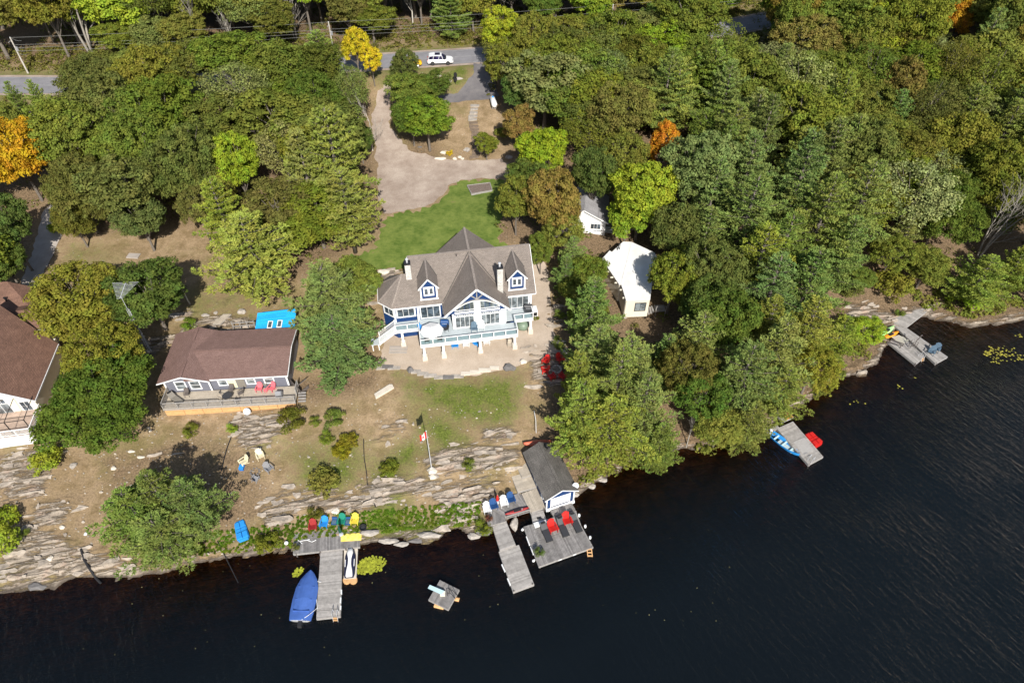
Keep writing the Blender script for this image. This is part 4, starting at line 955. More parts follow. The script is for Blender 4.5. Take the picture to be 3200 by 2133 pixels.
for a, b, s, v, c, lb in [(910,1320,1.0,0,(.12,.13,.02),'olive and rust-tipped shrub below the right end of the cottage deck'), (985,1320,.55,1,GREEN,'small green bush right of the rust-tipped shrub'), (1043,1312,.75,0,GREEN,'rounded bright green bush in the middle of the slope'),
        (1022,1370,.7,1,BRIGHT,'low bright bush below the rounded green bush'), (1070,1410,.6,2,(.22,.22,.02),'yellow-green straggly bush pointing toward the lake'), (1090,1380,.6,2,(.2,.2,.02),'yellow-green bush behind the straggly one'), (1012,1510,.95,2,OLIVE,'dark spiky juniper on the green patch'),
        (595,1350,.75,1,GREEN,'small green bush on the slope below the cottage deck'), (145,1440,.95,2,YGREEN,'spreading yellow-green juniper below the left-edge house'), (725,1340,.5,1,YGREEN,'tiny yellow-green bush at the end of the drain hose'),
        (15,1620,.8,2,YGREEN,'round yellow juniper at the left edge'), (15,1695,1.1,0,YGREEN,'large yellow juniper lowest at the left edge'), (75,1665,.4,1,GREEN,'tiny juniper tuft among the left rocks'), (1465,1455,.6,1,GREEN,'small bush on the layered rock left of the boathouse'),
        (1215,1465,.6,2,GREEN,'leafy green clump left of the flagpole base'), (840,1705,.8,0,GREEN,'green shrub on the bank left of the dock platform'), (985,1605,.6,1,(.13,.14,.02),'olive shrub behind the red dock chair'), (1510,1650,.7,1,GREEN,'shrub against the left end of the boathouse deck'),
        (1745,1075,.7,1,GREEN,'small shrub between the gravel patio and the outcrop'), (1750,985,.6,1,GREEN,'shrub on the grey outcrop beside the patio'), (1675,995,.3,1,GREEN,'small weed clump near the right deck pillar'), (190,715,.8,2,YGREEN,'bright yellow-green bush at the concrete driveway bend'),
        (590,1020,.8,1,BRIGHT,'bright bush at the left end of the cottage terrace'), (1405,480,.45,1,YELLOW,'small yellow shrub in the stone garden'), (2660,910,.9,2,DKOLIVE,'dark shrub on the far rock clearing'), (2780,900,1.5,2,OLIVE,'wide olive shrub above the far rock shelf'),
        (2810,980,.5,1,GREEN,'small shrub beside the far boardwalk'), (1650,800,.6,1,YGREEN,'yellow-green bush at the right end of the navy house'), (3030,930,1.6,2,YGREEN,'yellowish shrub on the far right shore'), (1570,420,.8,0,GREEN,'leafy bush right of the stone steps')]:
    x, y, z = on(a, b, .5 * s); put_tree('shrub', x, y, (None, BUSH[v][1]), s, s, jit(c, rb, .05), lb, 'shrub', None, rb.random() * 6)
# ================================================================ BUILDINGS
class Wall:
    """a vertical wall plane in a frame: origin p, direction d along it, outward normal n"""
    def __init__(s, fr, p, ang):
        a = R(ang); s.fr = fr; s.p = p; s.d = (math.cos(a), math.sin(a)); s.n = (math.sin(a), -math.cos(a))
    def P(s, u, o): return (s.p[0] + s.d[0] * u + s.n[0] * o, s.p[1] + s.d[1] * u + s.n[1] * o)
    def box(s, mb, u0, u1, o0, o1, z0, z1): return mb.prism([s.P(u0, o0), s.P(u1, o0), s.P(u1, o1), s.P(u0, o1)], z0, z1)
def window(wall, parent, u0, u1, z0, z1, cols=1, rows=1, fw=.09, m=None, gm=None, proud=.06, bar=.045, name='window'):
    m = m or white; gm = gm or glass; mb = MB(wall.fr)
    wall.box(mb, u0, u1, 0, proud, z0, z0 + fw); wall.box(mb, u0, u1, 0, proud, z1 - fw, z1)
    wall.box(mb, u0, u0 + fw, 0, proud, z0 + fw, z1 - fw); wall.box(mb, u1 - fw, u1, 0, proud, z0 + fw, z1 - fw)
    a0, a1, b0, b1 = u0 + fw, u1 - fw, z0 + fw, z1 - fw
    for i in range(1, cols): u = a0 + (a1 - a0) * i / cols; wall.box(mb, u - bar / 2, u + bar / 2, 0, proud - .012, b0, b1)
    w = mb.build(name, m, parent)
    for i in range(cols):
        for j in range(rows):
            ua = a0 + (a1 - a0) * i / cols + (bar / 2 if i else 0); ub = a0 + (a1 - a0) * (i + 1) / cols - (bar / 2 if i < cols - 1 else 0)
            za = b0 + (b1 - b0) * j / rows + (bar / 2 if j else 0); zb = b0 + (b1 - b0) * (j + 1) / rows - (bar / 2 if j < rows - 1 else 0)
            if j: q = MB(wall.fr); wall.box(q, a0, a1, 0, proud - .018, za - bar, za); q.build('glazing_bar', m, w)
            q = MB(wall.fr); wall.box(q, ua, ub, .004, .02, za, zb); q.build('pane', gm, w)
    return w
def B(fr, parent, name, m, *boxes, kind=None):
    mb = MB(fr)
    for b in boxes: mb.box(*b)
    return mb.build(name, m, parent, kind=kind)
def roofplane(fr, parent, pts, m, t=.14, name='roof'): return MB(fr).slab(pts, t).build(name, m, parent)
def rail(fr, parent, pts, z, h=1.0, sp=1.5, m=None, infill='glass', pw=.1, gm=None):
    """deck railing: posts, rails and infill as parts"""
    m = m or white
    for i in range(len(pts) - 1):
        a = Vector((*pts[i], z)); b = Vector((*pts[i + 1], z)); L = (b - a).length; k = max(1, round(L / sp)); up = Vector((0, 0, 1)); d = (b - a) / L
        MB(fr).bar(a + up * h, b + up * h, .1, .07).build('top_rail', m, parent); MB(fr).bar(a + up * .12, b + up * .12, .05, .06).build('bottom_rail', m, parent)
        for j in range(k + 1):
            if j == k and i < len(pts) - 2: continue
            p = a.lerp(b, j / k); MB(fr).box(p.x - pw / 2, p.x + pw / 2, p.y - pw / 2, p.y + pw / 2, z, z + h + .04).build('post', m, parent)
        for j in range(k):
            p = a.lerp(b, j / k) + d * pw * .7; q = a.lerp(b, (j + 1) / k) - d * pw * .7
            if infill == 'glass': MB(fr).bar(p + up * .55, q + up * .55, .012, .72).build('glass_panel', gm or clearglass, parent)
            elif infill == 'bal':
                mb = MB(fr); n = max(2, int((q - p).length / .14))
                for t in range(n): c = p.lerp(q, (t + .5) / n); mb.box(c.x - .018, c.x + .018, c.y - .018, c.y + .018, z + .14, z + h - .03)
                mb.build('balusters', m, parent, kind='stuff')
def boards(fr, parent, x0, x1, y0, y1, z, m, w=.14, along='x', t=.04, gap=.012, name='deck_boards'):
    mb = MB(fr); rnd = random.Random(int(x0 * 7 + y0 * 3) + 5); u = y0 if along == 'x' else x0; e = y1 if along == 'x' else x1
    while u < e - .02:
        v = min(u + w - gap, e); dz = rnd.uniform(-.006, .004)
        if along == 'x': mb.box(x0, x1, u, v, z - t, z + dz)
        else: mb.box(u, v, y0, y1, z - t, z + dz)
        u += w
    return mb.build(name, m, parent, kind='stuff')
def clearg():
    m, ns, ls = newmat('railing_glass'); ns.remove(ns['Principled BSDF']); t = N(ns, 'BsdfTransparent'); t.inputs[0].default_value = (.86, .92, .93, 1); g = N(ns, 'BsdfGlossy'); g.inputs['Roughness'].default_value = .04
    s = N(ns, 'MixShader', i_0=.06); ls.new(t.outputs[0], s.inputs[1]); ls.new(g.outputs[0], s.inputs[2]); ls.new(s.outputs[0], ns['Material Output'].inputs[0]); return m
clearglass = clearg()
# ---------------------------------------------------------------- the navy lake house
hf = Fr(-11.6, 61.1, 9.5)
hs = thing('lake_house', 'large navy and white lake house with taupe shingle gables and a long white deck', 'house', (*hf.wor(7.6, 8), 4.0)); HZ = 4.0
E_, K = 9.75, .82
mb = MB(hf); mb.prism([(0, 5), (15.2, 5), (15.2, 14.3), (0, 14.3)], HZ - .3, E_)
mb.build('wall', navy, hs)
MB(hf).prism([(-2.9, 5.003), (-.003, 5.003), (-.003, 10.9), (-2.9, 10.9), (-4.45, 9.4), (-4.45, 6.5)], HZ - .3, E_ - .05).build('wall', navy, hs)
MB(hf).prism([(4.45, 2.5), (11.3, 2.5), (11.3, 4.99), (4.45, 4.99)], HZ - .3, E_ - .02).build('wall', white, hs)
MB(hf).prism([(3.95, 14.31), (11.35, 14.31), (11.35, 15.15), (3.95, 15.15)], 6, E_ - .1).build('wall', navy, hs)
for x in (.04, 15.12):
    MB(hf).add([(x, 5, E_), (x, 14.3, E_), (x, 9.7, 13.55), (x + .08, 5, E_), (x + .08, 14.3, E_), (x + .08, 9.7, 13.55)], [(0, 1, 2), (5, 4, 3), (0, 2, 5, 3), (1, 4, 5, 2), (0, 3, 4, 1)]).build('gable_wall', navy, hs)
MB(hf).add([(3.9, 2.49, E_ - .04), (11.4, 2.49, E_ - .04), (7.65, 2.49, 13.4), (3.9, 2.4, E_ - .04), (11.4, 2.4, E_ - .04), (7.65, 2.4, 13.4)], [(0, 1, 2), (5, 4, 3), (0, 3, 4, 1), (1, 4, 5, 2), (0, 2, 5, 3)]).build('gable_wall', navy, hs)
MB(hf).add([(4, 15.1, E_ - .1), (11.3, 15.1, E_ - .1), (7.65, 15.1, 13.3), (4, 15, E_ - .1), (11.3, 15, E_ - .1), (7.65, 15, 13.3)], [(0, 1, 2), (5, 4, 3), (0, 3, 4, 1), (1, 4, 5, 2), (0, 2, 5, 3)]).build('gable_wall', navy, hs)
zr = lambda y: 9.8 + K * (y - 4.6)
r = roofplane(hf, hs, [(-.5, 4.6, 9.8), (15.72, 4.6, 9.8), (15.72, 9.7, zr(9.7)), (-.5, 9.7, zr(9.7))], shing)
roofplane(hf, hs, [(-.5, 9.7, zr(9.7)), (15.72, 9.7, zr(9.7)), (15.72, 14.8, 9.8), (-.5, 14.8, 9.8)], shing)
ax = (-1.37, 8.01, 12.59)
for pts in ([(-3.2, 4.6, 9.8), (-.503, 4.6, 9.8), (-.503, 8.01, 12.59), ax], [(-3.2, 4.6, 9.8), ax, (-4.85, 6.2, 9.8)], [(-4.85, 6.2, 9.8), ax, (-4.85, 9.8, 9.8)], [(-4.85, 9.8, 9.8), ax, (-3.2, 11.4, 9.8)], [(-3.2, 11.4, 9.8), ax, (-.503, 8.01, 12.59), (-.503, 11.4, 9.8)]):
    roofplane(hf, hs, pts, shing, .1)
capm = coursed('ridge_cap_shingle', (.31, .265, .23), (.26, .22, .19), .3, .3, .1)
def cap(a, b, w=.3, name='ridge_cap'): return MB(hf).bar(Vector(a) + Vector((0, 0, .02)), Vector(b) + Vector((0, 0, .02)), w, .05).build(name, capm, hs)
cap((-.5, 9.7, zr(9.7)), (15.72, 9.7, zr(9.7)))
for e in ((-3.2, 4.6, 9.8), (-4.85, 6.2, 9.8), (-4.85, 9.8, 9.8)): cap(ax, e, .22, 'hip_cap')
G = 13.72
roofplane(hf, hs, [(3.35, 2.1, 9.66), (7.65, 2.1, G), (7.65, 9.55, G), (3.35, 9.55, 9.66)], shing, .12)
roofplane(hf, hs, [(11.95, 2.1, 9.66), (7.65, 2.1, G), (7.65, 9.55, G), (11.95, 9.55, 9.66)], shing, .12)
cap((7.65, 2.1, G), (7.65, 9.5, G))
roofplane(hf, hs, [(3.3, 9.75, 9.6), (7.65, 9.75, 13.62), (7.65, 15.45, 13.62), (3.3, 15.45, 9.6)], shing, .12)
roofplane(hf, hs, [(12, 9.75, 9.6), (7.65, 9.75, 13.62), (7.65, 15.45, 13.62), (12, 15.45, 9.6)], shing, .12)
cap((7.65, 9.8, 13.62), (7.65, 15.45, 13.62))
flash = mat('dark_valley_flashing', (.07, .065, .06), .6, .1, 3)
def valley(a, b): MB(hf).bar(Vector(a) + Vector((0, 0, .05)), Vector(b) + Vector((0, 0, .05)), .09, .05).build('valley_flashing', flash, hs)
valley((3.5, 4.72, 9.9), (7.55, 9.55, 13.85)); valley((11.8, 4.72, 9.9), (7.75, 9.55, 13.85))
# fascias and gutters
for a, b in (((3.35, 2.06, 9.6), (7.65, 2.06, G - .06)), ((11.95, 2.06, 9.6), (7.65, 2.06, G - .06))): MB(hf).bar(a, b, .05, .24).build('fascia', white, hs)
for a, b in (((-3.2, 4.55, 9.72), (3.3, 4.55, 9.72)), ((12., 4.55, 9.72), (15.75, 4.55, 9.72)), ((15.76, 4.6, 9.72), (15.76, 9.7, 13.9)), ((15.76, 9.7, 13.9), (15.76, 14.8, 9.72)), ((-3.2, 4.55, 9.72), (-4.9, 6.2, 9.72)), ((-4.9, 6.2, 9.72), (-4.9, 9.8, 9.72)), ((-.54, 8.1, 12.6), (-.54, 9.7, 13.9))):
    MB(hf).bar(a, b, .06, .13).build('fascia', white, hs)
# gable truss
w = Wall(hf, (7.65, 2.4), 0)
for a, b in (((7.65, 2.3, 11.75), (7.65, 2.3, 13.5)), ((7.65, 2.3, 11.9), (6.75, 2.3, 12.75)), ((7.65, 2.3, 11.9), (8.55, 2.3, 12.75))): MB(hf).bar(a, b, .13, .12).build('truss_beam', greywood, hs)
arch = lambda u: 11.72 - 1.28 * (u / 3.0) ** 2
mb = MB(hf); us = [-3 + .3 * i for i in range(21)]
for i in range(20): mb.bar((7.65 + us[i], 2.33, arch(us[i]) + .04), (7.65 + us[i + 1], 2.33, arch(us[i + 1]) + .04), .1, .13)
mb.build('arched_beam', greywood, hs)
for s0 in (-1, 1):
    fw = MB(hf)
    for i in range(9):
        ua = s0 * (.32 + i * .29); ub = s0 * (.32 + (i + 1) * .29); fw.bar((7.65 + ua, 2.36, arch(ua) - .1), (7.65 + ub, 2.36, arch(ub) - .1), .06, .16)
    ue = 2.93; w.box(fw, s0 * .32 if s0 > 0 else -ue, ue if s0 > 0 else -.32, .0, .07, 9.72, 9.98); w.box(fw, s0 * .32 if s0 > 0 else -ue, ue if s0 > 0 else -.32, .0, .07, 10.2, 10.28)
    w.box(fw, s0 * .32 - .0, s0 * .32 + .1 * s0, 0, .07, 9.9, arch(.32)); aw = fw.build('arched_window', white, hs)
    for i in range(4):
        ua = .4 + i * .64; ub = min(ua + .57, 2.85); sa, sb = sorted((s0 * ua, s0 * ub)); q = MB(hf)
        q.add([(7.65 + sa, 2.385, 10.28), (7.65 + sb, 2.385, 10.28), (7.65 + sb, 2.385, max(10.3, arch(sb) - .16)), (7.65 + sa, 2.385, max(10.3, arch(sa) - .16)), (7.65 + sa, 2.37, 10.28), (7.65 + sb, 2.37, 10.28), (7.65 + sb, 2.37, max(10.3, arch(sb) - .16)), (7.65 + sa, 2.37, max(10.3, arch(sa) - .16))],
              [(0, 1, 2, 3), (7, 6, 5, 4), (0, 4, 5, 1), (1, 5, 6, 2), (2, 6, 7, 3), (3, 7, 4, 0)]); q.build('pane', glass if i % 2 else glass2, aw)
        for j in range(2):
            u = sa + .05 + j * .29; q = MB(hf); w.box(q, u, u + .2, .071, .08, 10.02, 10.18); q.build('small_pane', glass, aw)
# bay front doors and transoms
w = Wall(hf, (0, 2.5), 0)
B(hf, hs, 'corner_board', white, (7.25, 8.05, 2.36, 2.499, 7.1, 11.6)); B(hf, hs, 'sill_band', navy, (4.6, 10.7, 2.405, 2.46, 9.5, 9.66))
for u0 in (4.72, 8.08):
    window(w, hs, u0, u0 + 2.5, 7.15, 9.08, 4, 1, .08, gm=glass2, name='patio_door'); window(w, hs, u0, u0 + 2.5, 9.13, 9.46, 8, 1, .06, name='transom_window')
ws = Wall(hf, (11.31, 2.5), 90); window(ws, hs, .4, 2., 7.3, 9.1, 1, 1)
w = Wall(hf, (0, 5), 0)
window(w, hs, .35, 3.05, 7.15, 9.3, 3, 1, .14, name='patio_door'); window(w, hs, 3.3, 4.3, 7.6, 9.2, 1, 1); window(w, hs, 11.7, 14.9, 7.15, 9.3, 4, 1, .12, name='patio_door', gm=glass2)
w2 = Wall(hf, (-2.9, 5.003), 0); window(w2, hs, .15, 2.7, 7.75, 9.4, 3, 1, .2)
dx, dy = -1.55, 1.497; w3 = Wall(hf, (-4.45, 6.5), math.degrees(math.atan2(-dy, -dx))); window(w3, hs, .2, 2., 7.75, 9.4, 2, 1, .18)
for bb in ((.01, .25, 4.9, 4.998, 7.1, 9.7), (14.95, 15.25, 4.9, 4.998, 4, 9.7), (-3.03, -2.83, 4.93, 5., 7.1, 9.7), (4.38, 4.6, 2.42, 2.498, 7.1, 9.6), (11.1, 11.4, 2.42, 2.498, 7.1, 9.7)): B(hf, hs, 'corner_board', white, bb)
w4 = Wall(hf, (0, 5), 0); window(w4, hs, .3, 4., 4.4, 6.4, 3, 1); w4 = Wall(hf, (0, 2.5), 0)
for u in (5.2, 8.2): window(w4, hs, u, u + 2.4, 4.3, 6.5, 3, 1, name='patio_door')
w4 = Wall(hf, (-2.9, 5.003), 0); window(w4, hs, .3, 2.6, 5.2, 6.3, 3, 1)
# dormers
def dormer(cx):
    d = MB(hf).prism([(cx - 1.08, 5.3), (cx + 1.08, 5.3), (cx + 1.08, 8.6), (cx - 1.08, 8.6)], 10.1, 12.25).build('dormer', navy, hs)
    MB(hf).add([(cx - 1.08, 5.3, 12.25), (cx + 1.08, 5.3, 12.25), (cx, 5.3, 13.5), (cx - 1.08, 5.4, 12.25), (cx + 1.08, 5.4, 12.25), (cx, 5.4, 13.5)], [(0, 1, 2), (5, 4, 3), (0, 3, 4, 1), (1, 4, 5, 2), (0, 2, 5, 3)]).build('gable_wall', navy, d)
    for s0 in (-1, 1):
        roofplane(hf, d, [(cx + s0 * 1.3, 4.98, 12.15), (cx, 4.98, 13.7), (cx, 9.3, 13.7), (cx + s0 * 1.3, 7.5, 12.15)], shing, .1)
        MB(hf).bar((cx + s0 * 1.32, 4.95, 12.1), (cx, 4.95, 13.66), .05, .17).build('fascia', white, d)
        B(hf, d, 'corner_board', white, (cx + s0 * 1.02 - .1, cx + s0 * 1.02 + .1, 5.24, 5.299, 10.2, 12.3))
        MB(hf).bar((cx + s0 * 1.33, 7.4, 12.17), (cx + s0 * .1, 9.1, 13.62), .07, .05).build('valley_flashing', flash, d)
    MB(hf).bar((cx, 4.98, 13.71), (cx, 9.3, 13.71), .22, .05).build('ridge_cap', capm, d)
    ww = Wall(hf, (cx, 5.3), 0); fr_ = MB(hf); ww.box(fr_, -.68, .68, 0, .05, 10.75, 12.25)
    f = fr_.build('window_frame', white, d)
    for s0 in (-1, 1):
        q = MB(hf); ww.box(q, s0 * .32 - .2, s0 * .32 + .2, .05, .06, 11.05, 11.95); q.build('pane', glass, d)
    B(hf, d, 'sill', white, (cx - 1.2, cx + 1.2, 5.1, 5.29, 10.2, 10.32))
dormer(1.78); dormer(13.3)
# chimneys
def chimney(x0, y0, z0, z1):
    c = B(hf, hs, 'chimney', chimstone, (x0, x0 + .72, y0, y0 + .75, z0, z1)); B(hf, c, 'chimney_cap', blackm, (x0 - .06, x0 + .78, y0 - .06, y0 + .81, z1, z1 + .16))
    mb = MB(hf); mb.lathe((x0 + .36, y0 + .38, z1 + .16), [(.12, 0), (.12, .45), (.2, .47), (.2, .55), (.05, .62)], 10); mb.build('flue_pipe', metal, c)
chimney(-.88, 7.35, 11, 14.45); chimney(10.68, 4.85, 9, 14.25)
MB(hf).lathe((5.9, 9.27, 13.6), [(.06, 0), (.06, .35)], 8).build('vent_pipe', blackm, hs)
# deck
dk = thing('timber_deck', 'long white-fasciad raised deck with glass railing wrapped round the lake house front', 'deck', (*hf.wor(6, 0), 4.0))
boards(hf, dk, 0, 12.5, 0, 2.35, 7.1, decklight); boards(hf, dk, 0, 4.35, 2.38, 4.88, 7.1, decklight); boards(hf, dk, 11.45, 15.0, 2.72, 4.88, 7.1, decklight); boards(hf, dk, -3, -.06, 3.2, 4.9, 7.1, decklight)
[B(hf, dk, 'fascia_beam', white, bb) for bb in ((-.05, 12.55, -.06, .0, 6.75, 7.08), (-.06, 0, .0, 4.9, 6.75, 7.04), (12.5, 12.56, 0, 2.7, 6.75, 7.04), (12.56, 15.06, 2.62, 2.7, 6.75, 7.04), (15.02, 15.08, 2.7, 4.9, 6.75, 7.04), (-3.06, -.07, 3.12, 3.18, 6.75, 7.04), (-3.06, -3.0, 3.2, 4.9, 6.75, 7.04))]
[B(hf, dk, 'joist', white, bb) for bb in (*[(.2, 12.4, y, y + .06, 6.78, 7.03) for y in (.3, 1.1, 1.9)], *[(12.3, 14.9, y, y + .06, 6.78, 7.03) for y in (3, 3.8)], *[(-2.9, -.1, y, y + .06, 6.78, 7.03) for y in (3.5, 4.3)])]
rail(hf, dk, [(0, 4.85), (0, 0), (12.5, 0), (12.5, 2.7), (15.03, 2.7), (15.03, 4.85)], 7.1, 1., 1.58); rail(hf, dk, [(-3, 3.2), (0, 3.2)], 7.1, 1., 1.5)
for x, y in ((.32, .42), (2.8, .42), (7.62, .42), (12.2, .5), (14.8, 3.1), (-2.3, 3.45)):
    B(hf, dk, 'stone_pier', paletan, (x - .32, x + .32, y - .32, y + .32, 3.9, 4.9)); B(hf, dk, 'column', white, (x - .15, x + .15, y - .15, y + .15, 4.9, 6.76))
# side stairs
st = thing('deck_stairs', 'white balustered stairs dropping from the left end of the lake house deck', 'stairs', (*hf.wor(-4, 3), 4.0))
for i in range(8): B(hf, st, 'tread', decklight, (-3.1 - .27 * (i + 1), -3.1 - .27 * i, 3.2, 4.2, 6.9 - .21 * i, 6.95 - .21 * i))
for y in (3.18, 4.22):
    MB(hf).bar((-3.06, y, 8.1), (-5.3, y, 6.36), .09, .07).build('hand_rail', white, st); MB(hf).bar((-3.06, y, 6.95), (-5.3, y, 5.2), .06, .26).build('stringer', white, st)
    mb = MB(hf)
    for i in range(16): x = -3.1 - i * .135; z = 6.98 - (i * .135) * .777; mb.box(x - .02, x + .02, y - .02, y + .02, z, z + 1.05)
    mb.build('balusters', white, st, kind='stuff')
    for x in (-3.08, -5.3): z = 6.9 + (x + 3.08) * .777; MB(hf).box(x - .06, x + .06, y - .06, y + .06, z - .2, z + 1.3).build('post', white, st)
B(hf, st, 'landing', decklight, (-6.5, -5.32, 3.1, 4.3, 5.12, 5.2)); [B(hf, st, 'landing_post', white, (x, x + .12, y, y + .12, 3.9, 5.118)) for x in (-6.4, -5.6) for y in (3.2, 4.1)]
hvac = thing('wall_unit', 'white box standing on the gravel by the right wall of the lake house', 'air conditioner', (*hf.wor(16, 6.5), 4.3)); B(hf, hvac, 'cabinet', white, (15.7, 16.4, 6., 7.2, 4.2, 5.2)); B(hf, hvac, 'grille', blackm, (15.8, 16.3, 5.97, 5.999, 4.4, 5.0))
# ---------------------------------------------------------------- brown-roofed cottage with a deck
cf = Fr(-42.38, 52.92, 4.1)
cb = thing('cottage', 'low grey cottage with a wide brown shingle roof and white trimmed windows', 'house', (*cf.wor(7.5, 6.5), 3.6))
MB(cf).prism([(-.2, 2.75), (5.2, 2.75), (5.2, 10.5), (-.2, 10.5)], 3.2, 6.6).build('wall', sidegrey, cb)
MB(cf).prism([(5.203, 2.95), (14.6, 2.95), (14.6, 10.4), (5.203, 10.4)], 3.2, 6.6).build('wall', sidegrey, cb)
MB(cf).add([(-.3, 2.74, 6.5), (5.3, 2.74, 6.5), (2.45, 2.74, 7.4), (-.3, 2.85, 6.5), (5.3, 2.85, 6.5), (2.45, 2.85, 7.4)], [(0, 1, 2), (5, 4, 3), (0, 3, 4, 1), (1, 4, 5, 2), (0, 2, 5, 3)]).build('gable_wall', sidegrey, cb)
q = lambda pts: roofplane(cf, cb, pts, shing_br, .1)
q([(2.4, 2.45, 6.62), (14.95, 2.45, 6.62), (14.95, 6.75, 7.5), (2.4, 6.75, 7.5)]); q([(2.4, 6.75, 7.5), (14.95, 6.75, 7.5), (14.95, 10.75, 6.95), (2.4, 10.75, 6.95)])
q([(-.75, 2.15, 6.62), (2.42, 2.15, 7.62), (2.42, 10.95, 7.62), (-.75, 10.95, 6.62)]); q([(5.55, 2.15, 6.62), (2.42, 2.15, 7.62), (2.42, 10.95, 7.62), (5.55, 10.95, 6.62)])
for a, b in (((2.42, 2.15, 7.66), (2.42, 5, 7.66)), ((2.42, 8.5, 7.66), (2.42, 10.95, 7.66)), ((3., 6.75, 7.53), (14.95, 6.75, 7.53))): MB(cf).bar(a, b, .3, .05).build('ridge_cap', shing_br, cb)
for a, b in (((-.75, 2.12, 6.56), (2.42, 2.12, 7.56)), ((2.42, 2.12, 7.56), (5.5, 2.12, 6.58)), ((5.5, 2.42, 6.55), (15., 2.42, 6.55)), ((14.98, 2.45, 6.55), (14.98, 6.75, 7.43)), ((14.98, 6.75, 7.43), (14.98, 10.75, 6.88))): MB(cf).bar(a, b, .06, .16).build('fascia', white, cb)
w = Wall(cf, (0, 2.75), 0); window(w, cb, 1.0, 2.35, 4.75, 6.3, 1, 2, .14, gm=glass2); window(w, cb, 2.75, 4.1, 4.75, 6.3, 1, 2, .14, gm=glass2)
w = Wall(cf, (0, 2.95), 0); window(w, cb, 6.1, 7.3, 4.9, 6.45, 1, 2, .14, gm=glass2); window(w, cb, 9.5, 10.7, 4.9, 6.45, 1, 2, .14, gm=glass2); window(w, cb, 11.7, 13, 4.9, 6.45, 1, 2, .14, gm=glass2)
for u, m in ((7.35, 'creamp_plastic'), (8.4, 'taupe_plastic')):
    q2 = MB(cf); w.box(q2, u, u + .95, .0, .05, 4.45, 6.4); q2.build('door', MATS[m], cb)
for bb in ((-.24, -.06, 2.68, 2.748, 4.4, 6.5), (5.06, 5.26, 2.68, 2.748, 4.4, 6.5), (14.45, 14.66, 2.88, 2.948, 4.4, 6.5)): B(cf, cb, 'corner_board', white, bb)
MB(cf).lathe((4.2, 11., 6.6), [(.09, 0), (.09, .5), (.16, .52), (.16, .62)], 8).build('flue_pipe', blackm, cb)
cd = thing('cottage_deck', 'weathered grey plank deck with slatted railing and new cedar skirting', 'deck', (*cf.wor(7.8, 1.2), 3.4))
boards(cf, cd, -.1, 15.8, .0, 2.7, 4.4, decktan, .15)
rail(cf, cd, [(-.05, 2.6), (-.05, .05), (15.75, .05)], 4.4, 1., 1.75, greywood, 'bal', .11)
rail(cf, cd, [(15.75, 1.3), (15.75, 2.7)], 4.4, 1., 1.4, greywood, 'bal', .11)
for i in range(7):
    x0 = -.05 + i * 2.26; mb = MB(cf)
    for j in range(7): mb.box(x0 + .02, x0 + 2.24, .0, .045, 3.15 + j * .165, 3.15 + j * .165 + .155)
    mb.build('skirt_panel', cedar, cd)
B(cf, cd, 'rim_joist', greywood, (-.12, 15.82, -.06, -.01, 4.2, 4.36))
MB(cf).bar((14.7, 3.4, 4.4), (16.2, 1.6, 4.4), .05, .9).build('gate', darkwood, cd)
MB(cf).bar((15.85, 1.6, 5.4), (16.9, 2.9, 5.4), .08, .08).build('hand_rail', darkwood, cd); MB(cf).bar((15.85, 1.6, 3.9), (16.9, 2.9, 3.9), .06, .5).build('stair_side', darkwood, cd)
for i in range(4): B(cf, cd, 'tread', greywood, (15.85, 16.8, 1.5 - i * .28, 1.76 - i * .28, 4.2 - i * .2, 4.25 - i * .2))
# ---------------------------------------------------------------- left-edge house
lf = Fr(-56.4, 52.1, 10)
lh = thing('brown_roof_house', 'cream house with a steep umber shingle roof cut off by the left edge', 'house', (*lf.wor(-5, 6), 4.0))
MB(lf).prism([(-13.5, .6), (-.5, .6), (-.5, 10.5), (-13.5, 10.5)], 3.4, 7.2).build('wall', cream, lh)
MB(lf).add([(-13.5, .58, 7.1), (-.5, .58, 7.1), (-7, .58, 11.4), (-13.5, .7, 7.1), (-.5, .7, 7.1), (-7, .7, 11.4)], [(0, 1, 2), (5, 4, 3), (0, 3, 4, 1), (1, 4, 5, 2), (0, 2, 5, 3)]).build('gable_wall', cream, lh)
q = lambda *p: roofplane(lf, lh, list(p), shing_br2, .14)
q((0, 0, 7.0), (-7, 0, 11.8), (-7, 14, 11.8), (0, 9.6, 7.0)); q((-14, 0, 7.0), (-7, 0, 11.8), (-7, 14, 11.8), (-14, 12, 7.0))
MB(lf).prism([(-10, 11.8), (-1.9, 11.8), (-1.9, 16.5), (-10, 16.5)], 4, 8.35).build('wall', cream, lh)
q((-10, 11.3, 8.3), (-1.5, 11.3, 8.3), (-2, 14, 9.6), (-10, 14, 9.6)); q((-10, 14, 9.6), (-2, 14, 9.6), (-1.5, 16.8, 8.3), (-10, 16.8, 8.3))
q((-4.2, 15.5, 8.2), (-7.6, 19.4, 10.4), (-4.4, 20, 8.2)); q((-12, 15, 8.9), (-4.2, 15.5, 8.2), (-7.6, 19.4, 10.4), (-12, 19.4, 10.4)); MB(lf).prism([(-12, 15.6), (-4.8, 15.6), (-4.8, 20), (-12, 20)], 5, 8.2).build('wall', cream, lh)
for a, b in (((0, -.04, 6.94), (-7, -.04, 11.74)), ((.04, 0, 6.94), (.04, 9.6, 6.94)), ((-1.5, 11.26, 8.24), (-6.2, 11.26, 8.24)), ((-14, -.04, 6.94), (-7, -.04, 11.74))): MB(lf).bar(a, b, .07, .18).build('fascia', white, lh)
w = Wall(lf, (0, .6), 0)
for u in (-4.6, -9.6): window(w, lh, u, u + 1.2, 6.5, 7.5, 2, 1, .12)
window(w, lh, -2.3, -1.1, 4.9, 6.6, 2, 2, .1); window(w, lh, -5.3, -3.3, 4.3, 6.6, 2, 1, .1, name='patio_door', gm=glass2)
